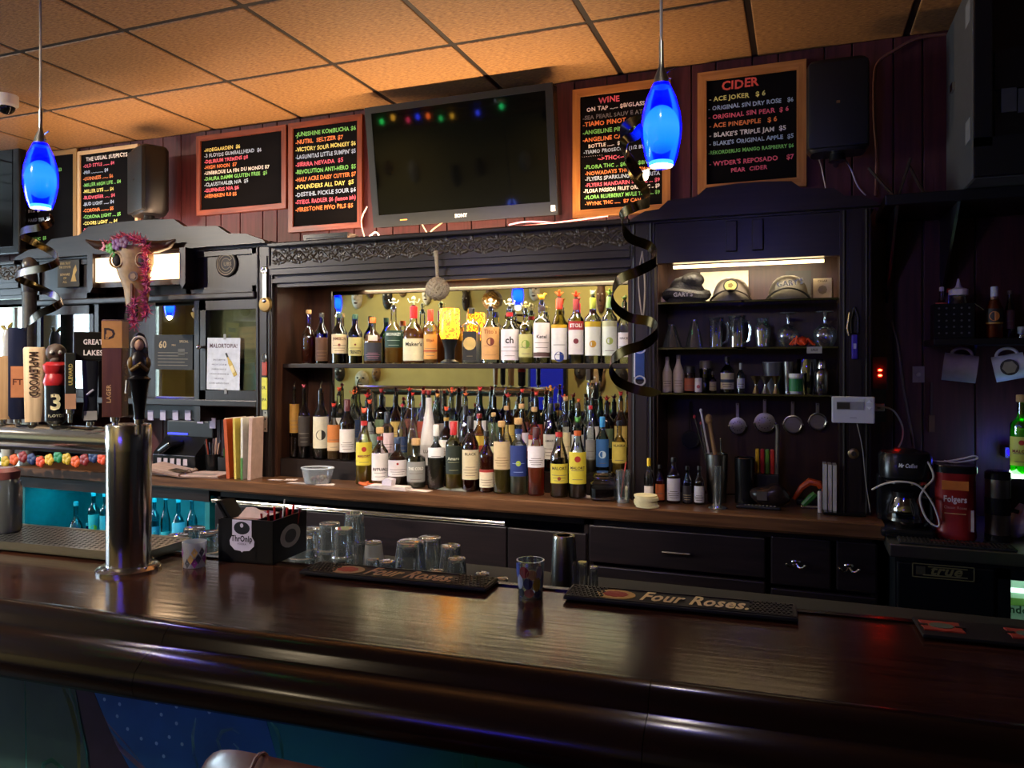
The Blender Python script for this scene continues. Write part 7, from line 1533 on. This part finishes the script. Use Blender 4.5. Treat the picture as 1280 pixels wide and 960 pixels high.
# folders standing by the post
for i, (px, c, tw, nm) in enumerate(((292, '#b04a1c', .018, 'orange'), (301, '#c9b050', .012, 'yellow'), (309, '#d0ccc0', .012, 'white and green'), (318, '#b8988c', .018, 'pinkish beige'))):
    Yf = 3.14; p = P(px, 589, Yf); k = scale(px, Yf); H = PZ(px, 522 if i else 523, Yf) - zk
    t = thing('file_folder', nm + ' file folder standing upright against the left tower post', 'folder', (p.x, Yf, zk), .15, 'folders by the tower post'); T = Matrix.Rotation(-.06 * (2 - i) / 2, 4, 'Y')
    MB().box(-tw / 2, tw / 2, -.05, .06, 0, H, T).build('cover', M(c, .6), t); MB().box(-tw * .3, tw * .3, -.046, .058, .004, H + .004, T).build('pages', mPAPER, t)
    if i == 2: MB().box(-tw * .52, tw * .52, -.052, -.049, 0, H * .35, T).build('green_corner', M('#4a7a3a', .6), t)
# pens cup
Yp_ = 3.30; t = thing('pen_cup', 'black pen cup full of pens on the left counter', 'pen cup', (PX(266, Yp_), Yp_, zk)); k = scale(261, Yp_); R = 9 * k; MB().lathe([(R * .9, 0), (R, .09), (R * .93, .09), (R * .85, .004)], 18, cap1=False).build('cup', mBLACKM, t, True)
for i in range(7): a = i * .9; MB().tube([(R * .4 * cos(a), R * .4 * sin(a), .005), (R * 1.1 * cos(a), R * 1.0 * sin(a), .15 + .012 * (i % 3))], .004, 6).build('pen', M(('#b8927a', '#1a1a22', '#c9a08a', '#22304a', '#2a2a2a', '#8a3a2a', '#3a3a3a')[i], .4), t, True)
t = thing('pen_cup', 'dark mesh organiser with green-tipped pens beside the folders', 'pen cup', (PX(285, Yp_), Yp_, zk)); MB().lathe([(.04, 0), (.042, .08), (.038, .08), (.036, .004)], 18, 6, cap1=False).build('cup', mBLACK, t, True)
for i in range(5): MB().tube([(.01 * (i - 2), 0, .005), (.018 * (i - 2), .01, .12 + .01 * (i % 2))], .004, 6).build('pen', M(('#3a5a2a', '#2a2a2a', '#6a7a2a', '#1a1a1a', '#4a4a4a')[i], .4), t, True)
# cash register (black terminal with paper tags)
Yr = 3.205; x0, x1 = PX(187, Yr), PX(250, Yr); c = (x0 + x1) / 2; w = (x1 - x0) / 2
t = thing('cash_register', 'black cash register with small pale key labels on the left counter', 'cash register', (c, Yr, zk), .0)
zt_ = PZ(225, 560, Yr) - zk; 
MB().bbox(-w, w * .7, .02, .15, 0, .085, .006).build('drawer_base', mBLACKM, t)
MB().prism([(.02, .085), (.15, .085), (.15, .17), (.13, .185)], -w, w * .7, 'x').build('keyboard_wedge', mBLACK, t)
for i in range(5):
    x = -w * .8 + i * w * .26; MB().box(x, x + w * .16, .0185, .02, .03, .065).build('key_label', M('#b8a8b0', .6), t)
dz = PZ(225, 500, 3.3) - zk
MB().bbox(-w * .95, w * .9, .115, .15, .17, .265, .008).build('display_housing', mBLACK, t)
for i in range(6):
    p = P(188 + i * 15.5, 519 + (i > 3) * 4 + (i > 4) * 6, 3.315); MB().box(p.x - c - .02, p.x - c + .02, .110, .1145, p.z - zk - .028, p.z - zk + .028).build('key_label', M('#a8a0b8', .6), t)
MB().box(-w * .9, -w * .1, .111, .1145, .185, .195).build('blue_strip', M('#202a8a', .3, 0, 0, 30, 0, 0, 1.45, 1.5, '#3038ff'), t)
MB().bbox(-w * .2, w * .35, -.02, .10, .12, .15, .01, Matrix.Rotation(-.55, 4, 'Y')).build('card_reader', mBLACKM, t)
# ================================================================== LEFT TOWER DECOR
def hung(px, py, Y=YT - .021): return P(px, py, Y)
# round wooden emblem
p = hung(284, 330, YT - .008); t = thing('round_emblem', 'round dark wooden team emblem on the left tower panel', 'plaque', (p.x, YT - .006, p.z)); k = scale(284, YT); R = 16 * k; T = Matrix.Rotation(pi / 2, 4, 'X')
MB().lathe([(R, 0), (R, .010), (R * .96, .012)], 32, T=T).build('disc', WOOD('#1f1814', '#2f2620', .5), t, True)
def ringarc(r0, r1, a0, a1, y, n=28): return [(r0 * cos(a0 + (a1 - a0) * i / n), y, r0 * sin(a0 + (a1 - a0) * i / n)) for i in range(n + 1)] + [(r1 * cos(a1 - (a1 - a0) * i / n), y, r1 * sin(a1 - (a1 - a0) * i / n)) for i in range(n + 1)]
def ringmesh(name, r0, r1, a0, a1, y, mat, par, n=28):
    v = [(r * cos(a0 + (a1 - a0) * i / n), y, r * sin(a0 + (a1 - a0) * i / n)) for i in range(n + 1) for r in (r0, r1)]; MB().add(v, [(2 * i, 2 * i + 1, 2 * i + 3, 2 * i + 2) for i in range(n)]).build(name, mat, par)
mEM = M('#a8967a', .6); ringmesh('outer_ring', R * .80, R * .88, 0, 2 * pi, -.0125, mEM, t); ringmesh('letter_C', R * .40, R * .70, .55, 2 * pi - .55, -.0125, mEM, t); ringmesh('letter_C_inlay', R * .46, R * .64, .65, 2 * pi - .65, -.0130, M('#1f1814', .6), t)
text_plane('UBS', R * .42, R * .18, -R * .16, -.0134, mEM, t, bold=True)
# dark slate sign
k = scale(90, YT); p = hung(87, 342); t = thing('slate_sign', 'small slate sign with faded gold lettering on the left tower', 'sign', (p.x, YT - .022, p.z)); w, h = 18.5 * k, 17 * k
MB().bbox(-w, w, -.008, 0, -h, h, .003).build('slate', M('#2c2a24', .6), t)
for i, s in enumerate(('NEVER TRUST', 'THE COYOTE', '', 'BEWARE', 'OF', 'ALL')): 
    if s: text_plane(s, .019, -w * .30, h * (.66 - .27 * i), -.0085, M('#a08a58', .5), t, 'lettering', bold=True, maxw=w * 1.05)
MB().prism([(w * .25, -h * .6), (w * .75, -h * .6), (w * .62, -h * .1), (w * .8, h * .2), (w * .7, h * .6), (w * .5, h * .3), (w * .42, -h * .1)], -.0095, -.008, 'y').build('gold_figure', M('#b09048', .45), t)
# bottle openers on the post
def ring_of(R, y, n=20): return [(R * cos(i * 2 * pi / n), y, R * sin(i * 2 * pi / n)) for i in range(n)]
Yo = YT - .045
p = P(331, 338, Yo); t = thing('wrench_opener', 'long steel bottle blade over round brass bell on the left tower post', 'bottle opener', p); k = scale(331, Yo); H = 38 * k
MB().bbox(-.013, .013, -.004, 0, -H, 0, .004).build('blade', mBRUSH, t); MB().tube(ring_of(.015, -.002), .006, 6, True).build('ring_end', mSTEEL, t, True); MB().sphere((0, -.004, -H), .014, 10, 6, (1, .5, 1)).build('lower_boss', mSTEEL, t, True)
MB().lathe([(.040, 0), (.040, .006), (.034, .012), (.008, .014)], 24, T=Matrix.Translation((0, .008, -H - .018)) @ Matrix.Rotation(pi / 2, 4, 'X')).build('brass_disc', M('#8a6e3a', .4, .6), t, True)
p = P(331, 445, Yo); t = thing('key_fob_opener', 'carabiner with red and yellow opener hanging on the left tower post', 'bottle opener', p); k = scale(331, Yo)
MB().tube([(.013 * cos(a), -.004, .022 * sin(a) - .01) for a in [i * pi / 9 for i in range(18)]], .003, 6, True).build('carabiner', mSTEEL, t, True)
MB().bbox(-.014, .016, -.006, -.001, -.10, -.03, .003).build('red_tag', M('#a83a24', .4), t); z0 = -(512 - 445) * k
MB().bbox(-.017, .017, -.005, 0, z0, -.11, .012).build('yellow_tag', M('#c8c23a', .45), t); text_plane('OR..', .022, 0, -.17, -.0055, M('#2a2a1a'), t, bold=True, maxw=.03); text_plane('IPA', .02, 0, -.23, -.0055, M('#3a3a1a'), t, bold=True, maxw=.03)
p = P(332, 513, Yo); t = thing('steel_strip', 'flat steel strip with holes screwed to the left tower post', 'strip', p); MB().box(-.013, .013, -.003, 0, -.11, 0).build('strip', mBRUSH, t)
for z in (-.012, -.045, -.095): MB().lathe([(.004, 0), (.004, .001)], 10, T=Matrix.Translation((0, -.003, z)) @ Matrix.Rotation(pi / 2, 4, 'X')).build('hole', mBLACK, t)
# papers inside / on the glazed door
def note(px0, px1, y0, y1, Y, label, col, rot=0, name='note', cat='paper'):
    a, b = P(px0, y1, Y), P(px1, y0, Y); t = thing(name, label, cat, ((a.x + b.x) / 2, Y, (a.z + b.z) / 2), rot=(0, rot, 0)); w, h = (b.x - a.x) / 2, (b.z - a.z) / 2
    MB().box(-w, w, -.0012, 0, -h, h).build('sheet', M(col, .7), t); return t, w, h
t, w, h = note(259, 300, 422, 487, YT - .022, 'white flyer with a tilted bottle picture taped to the glazed door', '#c9ccd4', .02, 'flyer')
text_plane('MALORTOPIA!', .03, 0, h * .62, -.0016, M('#4a1f2c'), t, bold=True, maxw=w * 1.7)
for i in range(6): text_plane(('SPICY ARMY $6', 'MALORT SOUR $8', 'HARBOR & PALM $7', 'CHICAGO HANDSHAKE $8', 'MALADE $6', 'ADDED GARNISH & A DASH'), .011, -w * .3, h * (.10 - .17 * i), -.0016, M('#4a4a58'), t, 'small_text', maxw=w * 1.1) if 0 else text_plane(('SPICY ARMY $6', 'MALORT SOUR $8', 'HARBOR PALM $7', 'CHICAGO HANDSHAKE $8', 'MALADE $6', 'ADDED GARNISH DASH')[i], .012, -w * .25, h * (.12 - .18 * i), -.0016, M('#4a4a58'), t, 'small_text', maxw=w * 1.2)
T = Matrix.Translation((w * .45, -.002, .0)) @ Matrix.Rotation(-.5, 4, 'Y')
MB().prism([(-.012, -.07), (.012, -.07), (.012, .01), (.005, .03), (.005, .06), (-.005, .06), (-.005, .03), (-.012, .01)], -.001, 0, 'y', T).build('bottle_picture', M('#b89a3a', .5), t); MB().prism([(-.005, .04), (.005, .04), (.005, .065), (-.005, .065)], -.002, -.001, 'y', T).build('bottle_cap_picture', M('#22201c', .5), t); MB().prism([(-.010, -.05), (.010, -.05), (.010, -.01), (-.010, -.01)], -.002, -.001, 'y', T).build('bottle_label_picture', M('#d8c890', .5), t)
for px, py in ((281, 421), (282, 489)): p = P(px, py, YT - .0235); o = MB().box(p.x - .008, p.x + .008, YT - .0245, YT - .0235, p.z - .014, p.z + .014).build('tape', GLASS('#d8d8d8', .2, .2, .5)); tag(o, 'small strip of clear tape on the flyer %s edge' % ('top' if py < 450 else 'bottom'), 'tape')
Yn = 3.38
t, w, h = note(292, 322, 376, 402, Yn, 'black and white printed picture behind the door glass', '#a8a49a', .05, 'print'); MB().sphere((0, -.002, 0), .03, 10, 6, (1.2, .05, .9)).build('printed_shape', M('#5a564e', .6), t); MB().sphere((.03, -.002, .02), .018, 8, 6, (1.2, .05, .9)).build('printed_shape', M('#7a766c', .6), t)
t, w, h = note(296, 323, 408, 448, Yn, 'brown paper bag note with handwriting behind the door glass', '#8a6a44', -.04)
for i in range(4): text_plane(('ALWAYS', 'BE KIND', 'TO YOUR', 'BARTENDER')[i], .02, 0, h * (.5 - .35 * i), -.0016, M('#2c2014'), t, 'handwriting', jit=.06, maxw=w * 1.6)
t, w, h = note(302, 320, 454, 488, Yn - .03, 'small teal card stuck behind the door glass', '#3a8fa0', -.12, 'card', 'card'); MB().box(-w * .6, w * .6, -.0016, -.0012, h * .2, h * .5).build('printed_block', M('#5aa8b4', .6), t)
t, w, h = note(318, 328, 456, 490, Yn, 'pinkish card behind the door glass corner', '#8a6a6c', 0, 'card', 'card'); MB().box(-w * .6, w * .6, -.0016, -.0012, 0, h * .5).build('printed_block', M('#a8888a', .6), t)
t, w, h = note(282, 298, 403, 422, Yn, 'small yellow sticker behind the door glass', '#a89a4a', .1, 'sticker', 'sticker'); MB().box(-w * .6, w * .6, -.0016, -.0012, -h * .3, h * .3).build('printed_block', M('#3a3a34', .6), t)
p = P(270, 392, Yn); t = thing('pie_sticker', 'round yellow and white sticker at the top of the door glass', 'sticker', (p.x, YT - .011, p.z)); k = scale(270, YT)
ringmesh('yellow_half', 0, 10 * k, pi, 2 * pi, -.001, M('#b8a03c', .5), t); MB().sphere((0, -.001, .012), .034, 12, 6, (1.05, .02, .5)).build('cloud', M('#c8c0b8', .5), t); text_plane('PIE', .016, 0, .008, -.0022, M('#5a3a7a'), t, bold=True)
# menu card leaning in the mirror bay
t, w, h = note(193, 241, 418, 462, 3.335, 'dark square menu card reading sixty in front of the tower mirror', '#242322', .01, 'menu_card', 'menu'); text_plane('60', .055, -w * .55, h * .25, -.0016, M('#a88a5a'), t, bold=True); text_plane('MIN', .016, w * .02, h * .35, -.0016, M('#a88a5a'), t)
text_plane('SPECIAL', .018, w * .55, h * .55, -.0016, M('#b89a6a'), t, maxw=w * .7)
for i in range(5): MB().box(-w * .8, w * (.75 - .15 * (i % 2)), -.0016, -.0012, h * (-.05 - .18 * i), h * (-.01 - .18 * i)).build('print_line', M('#6a6050', .6), t)
MB().box(w * .25, w * .6, -.0016, -.0012, h * -.25, h * .2).build('print_block', M('#4a443a', .6), t)
# ---- steer skull with flower garland, mounted on the lamp box
p = P(158, 322, 3.10); k = scale(158, 3.1)
t = thing('steer_skull', 'painted steer skull with horns mounted on the left tower lamp box', 'skull', (PX(160, 3.06), 3.14, p.z), face_cam(p.x, 3.1) * .4)
mBONE = M('#9a7a52', .5, 0, .3, 25, .2); mBONE2 = M('#b8b0a0', .55, 0, .2, 25)
hd = [(24, 12, 0), (30, 4, 0), (31, -8, 0), (25, -22, 0), (20, -40, 0), (17, -58, 0), (13, -72, 0), (8, -80, 0)]
m = MB(); vs = []
for i, (w_, z, y_) in enumerate(hd):
    for j in range(14):
        a = 2 * pi * j / 14; vs.append((w_ * .8 * k * cos(a), -.03 + (16 - i * 1.0) * k * sin(a) * (1 if sin(a) < 0 else .5) - .03 * (i < 4), z * k))
m.add(vs, [(i * 14 + j, i * 14 + (j + 1) % 14, (i + 1) * 14 + (j + 1) % 14, (i + 1) * 14 + j) for i in range(len(hd) - 1) for j in range(14)] + [tuple(range(14)), tuple((len(hd) - 1) * 14 + j for j in range(14))])
m.build('skull', mBONE, t, True)
for s in (-1, 1):
    MB().sphere((s * 16 * k, -.105, -6 * k), 7 * k, 12, 8, (.9, .5, 1.1)).build('eye_socket', M('#1c1410', .7), t, True); MB().tube([(s * 8 * k * cos(a) + s * 16 * k, -.112, -6 * k + 9 * k * sin(a)) for a in [i * 2 * pi / 12 for i in range(12)]], .006, 6, True).build('brow_ridge', mBONE, t, True)
    MB().tube([(s * 16 * k, -.05, 12 * k), (s * 30 * k, -.06, 12 * k), (s * 46 * k, -.08, 14 * k), (s * 56 * k, -.10, 19 * k)], [.036, .032, .022, .004], 12).build('horn', M('#3a2519', .35, 0, .3, 12), t, True)
    MB().sphere((s * 5 * k, -.085, -68 * k), 4 * k, 8, 6, (.7, .5, 2.2)).build('nostril', M('#1c1410', .7), t, True)
MB().lathe([(6 * k, 0), (6 * k, .003)], 20, T=Matrix.Translation((6 * k, -.118, -26 * k)) @ Matrix.Rotation(pi / 2, 4, 'X')).build('painted_star_disc', M('#4a2a26', .5), t); MB().lathe([(4 * k, .003), (4 * k, .005)], 5, T=Matrix.Translation((6 * k, -.118, -26 * k)) @ Matrix.Rotation(pi / 2, 4, 'X')).build('painted_star', M('#8a6a4a', .5), t)
MB().box(-1.2 * k, 1.2 * k, -.093, -.08, -60 * k, -34 * k).build('painted_stripe', M('#5a2f24', .5), t)
# garland
t2 = thing('flower_garland', 'pink spiky flower garland draped over the steer skull', 'garland', (PX(158, 3.03), 3.09, p.z + .03)); pts = []
path = [(-36, 8), (-26, 4), (-14, 12), (0, 16), (12, 12), (24, 10), (32, 4), (33, -10), (31, -26), (34, -42), (31, -58), (34, -74), (30, -84)]
path2 = [(14, -62), (12, -74), (14, -88), (12, -96)]
m = MB(); m2 = MB(); rg = random.Random(3)
for pth, mm in ((path, m), (path2, m)):
    for (a, b), (c, d) in zip(pth[:-1], pth[1:]):
        n = int(max(3, sqrt((a - c) ** 2 + (b - d) ** 2) / 1.6))
        for i in range(n):
            u = i / n; o = Vector(((a + (c - a) * u) * k, -.06, (b + (d - b) * u) * k))
            for q in range(5):
                dr = Vector((rg.uniform(-1, 1), rg.uniform(-1, .3), rg.uniform(-1, 1))).normalized() * rg.uniform(.03, .055)
                m.mi = 0 if b > -30 else 1
                if rg.random() < .3: m.mi = 1 - m.mi
                s_ = dr.orthogonal().normalized() * .0045; m.add([o + s_, o - s_, o + dr, o + dr * .5 + dr.cross(s_).normalized() * .005], [(0, 1, 3), (0, 3, 2), (1, 2, 3), (0, 2, 1)])
tag(m.build('petal_fringe', [M('#e0607a', .5), M('#9a3a6a', .5)], t2), kind='stuff')
MB().tube([(a * k, -.06, b * k) for a, b in path], .004, 6).build('cord', M('#7a3a5a', .6), t2); MB().tube([(a * k, -.06, b * k) for a, b in path2], .004, 6).build('cord', M('#7a3a5a', .6), t2)
for x_, z_, c, r in ((-33, 5, '#e890a0', 5), (-21, 2, '#5a9a3a', 6), (-10, 6, '#7a4a7a', 7), (-16, -6, '#4a8a3a', 4), (2, 8, '#6a3a5a', 7)):
    for q in range(5): MB().sphere((x_ * k + r * .6 * k * cos(q * 1.256), -.085, z_ * k + r * .6 * k * sin(q * 1.256)), r * .55 * k, 7, 5, (1, .4, 1)).build('flower_petal', M(c, .5), t2, True)
# ---- pipe-like ornament on post at far left and tall dark candle holder
p = P(36, 430, 3.10); t = thing('carved_totem', 'tall grey carved figure with silver cap at the left of the tower', 'ornament', (PX(37, 3.12), 3.12, zk)); k = scale(37, 3.12); zt = PZ(37, 322, 3.12) - zk
MB().lathe([(.05, 0), (.05, .02), (.036, .04), (.036, zt - .2)], 18).build('shaft', M('#3a3830', .5, 0, .3, 40, .5), t, True)
MB().lathe([(.040, zt - .2), (.046, zt - .15), (.040, zt - .10), (.03, zt - .07)], 18).build('carved_collar', M('#22201e', .4), t, True); MB().sphere((0, 0, zt - .04), .04, 14, 10, (1, 1, 1.1)).build('head', M('#6a6660', .3, .5), t, True)
for i in range(9): MB().tube(ring_of(.038, 0, 16), .004, 5, True).build('carved_ring', M('#4a473e', .5), t, True, loc=(0, 0, .35 + i * .035), rot=(pi / 2, 0, 0))
t = thing('white_lily_vase', 'white ceramic figure with pale leaf at the foot of the totem', 'ornament', (PX(12, 3.1), 3.09, zk)); kz = PZ(12, 412, 3.09) - zk; MB().lathe([(.03, 0), (.035, .1), (.028, kz - .10), (.034, kz - .05), (.02, kz)], 16).build('body', M('#c9ccc4', .3), t, True)
for s in (-1, 1): MB().tube([(0, 0, kz - .02), (s * .03, -.01, kz + .02), (s * .05, -.01, kz + .03 + .01 * s)], [.008, .012, .003], 6).build('leaf', M('#b8a858', .4), t, True)
# window-side dark frame at far left edge: wall monitor
Ym = 3.45; xa = PX(-70, Ym); xb = PX(24, Ym); za, zb = PZ(10, 318, Ym), PZ(10, 178, Ym)
t = thing('wall_monitor', 'dark slim wall monitor at the left frame edge', 'television', ((xa + xb) / 2, Ym, za)); w = (xb - xa) / 2; MB().bbox(-w, w, 0, .05, 0, zb - za, .01).build('casing', mBLACKM, t); MB().box(-w + .06, w - .06, -.003, 0, .05, zb - za - .05).build('screen', M('#07090c', .08, 0, 0), t); MB().box(-.1, .1, .05, .13, .2, .4).build('wall_mount', mBLACK, t)
# ---- bottles inside the teal cooler
zc_ = .501
for i, (px, w, yt, st_, g, lq, l, lab) in enumerate([(95, 17, 628, 'round', '#bfeaf0', None, 'round flask bottle glowing teal at left in the cooler', None), (117, 13, 616, 'tall', '#8fd0d8', '#2a8a94', 'bottle with lime green emblem in the teal cooler', L1(.1, .6, '#2aa8b0', None, emb=(.5, .6, '#7ac83a'), n=0)), (131, 12, 617, 'tall', '#8fd0d8', '#2a8a94', 'bottle beside the lime emblem bottle in the cooler', L1(.1, .6, '#2a98b0', n=2)), (109, 8, 655, 'std', '#3060c0', '#2040a0', 'tiny blue bottle in the teal cooler', None), (193, 12, 624, 'tall', '#7ad0dc', '#1f8a9a', 'bottle just right of the steel column in the cooler', L1(.1, .5, '#2a90b8', n=2)), (207, 12, 621, 'wine', '#9ae0e8', None, 'clear long-necked bottle in the teal cooler', L1(.1, .4, '#2aa0b0', n=2)), (223, 16, 624, 'squat', '#8ad8e4', '#1f90a4', 'broad bottle with pale blue label in the cooler', L1(.2, .6, '#4ab0d0', n=3)), (240, 13, 622, 'std', '#8ad8e4', None, 'small clear bottle at the right end of the cooler', None), (193, 9, 665, 'std', '#2a6a2a', '#1a4a1a', 'small green bottle in front in the teal cooler', None)]):
    Yb_ = 3.26 - .06 * (i in (3, 8)); k = scale(px, Yb_); bottle(PX(px, Yb_), Yb_, zc_, w / 2 * k, PZ(px, yt, Yb_) - zc_, st_, g, lq, .6, lab, 'cap:#2a8a9a', l, 'bottles in the teal cooler')
# colourful flower lei under the draft pipe
yl = 2.0
t = thing('flower_lei', 'colourful artificial flower lei hanging behind the draft pipe', 'garland', P(60, 575, 2.9)); o = P(60, 575, 2.9)
MB().tube([tuple(P(px, 573 + 3 * sin(px * .1), 2.9) - o) for px in range(-30, 136, 8)], .004, 6).build('cord', M('#2a4a2a', .6), t)
for i, px in enumerate(range(-25, 134, 11)):
    q = P(px, 574 + 3 * sin(px), 2.9) - o; c = ('#e0502c', '#d8b03c', '#2a8a5a', '#c8a82c', '#e0602c', '#8a2a2c', '#2a3a6a')[i % 7]
    for a in range(5): MB().sphere((q.x + .016 * cos(a * 1.256), q.y - .006, q.z + .014 * sin(a * 1.256)), .019, 7, 5, (1, .5, 1)).build('lei_petal', M(c, .5), t, True)

# cloudy jar on the drip tray at the left frame edge
q = Q(6, 664, BZ + .026); k = ZCAM(q.x, q.y) / F
t = thing('glass_jar', 'cloudy glass jar with reddish lid on the drip tray at left frame edge', 'jar', (q.x, q.y, BZ + .026)); R = 19 * k; H = 66 * k
cup(t, dbl([(R * .9, 0), (R, .01), (R, H * .8), (R * .8, H)]), 'glass_wall', 22, GLASS('#aab0ac', .4, .1, .35)); MB().lathe([(R * .9, 0), (R * .9, .006)], 20).build('thick_base', mGLT, t)
MB().lathe([(R * .86, H), (R * .9, H + .02), (R * .6, H + .03)], 20).build('lid', M('#7a4640', .4), t, True)
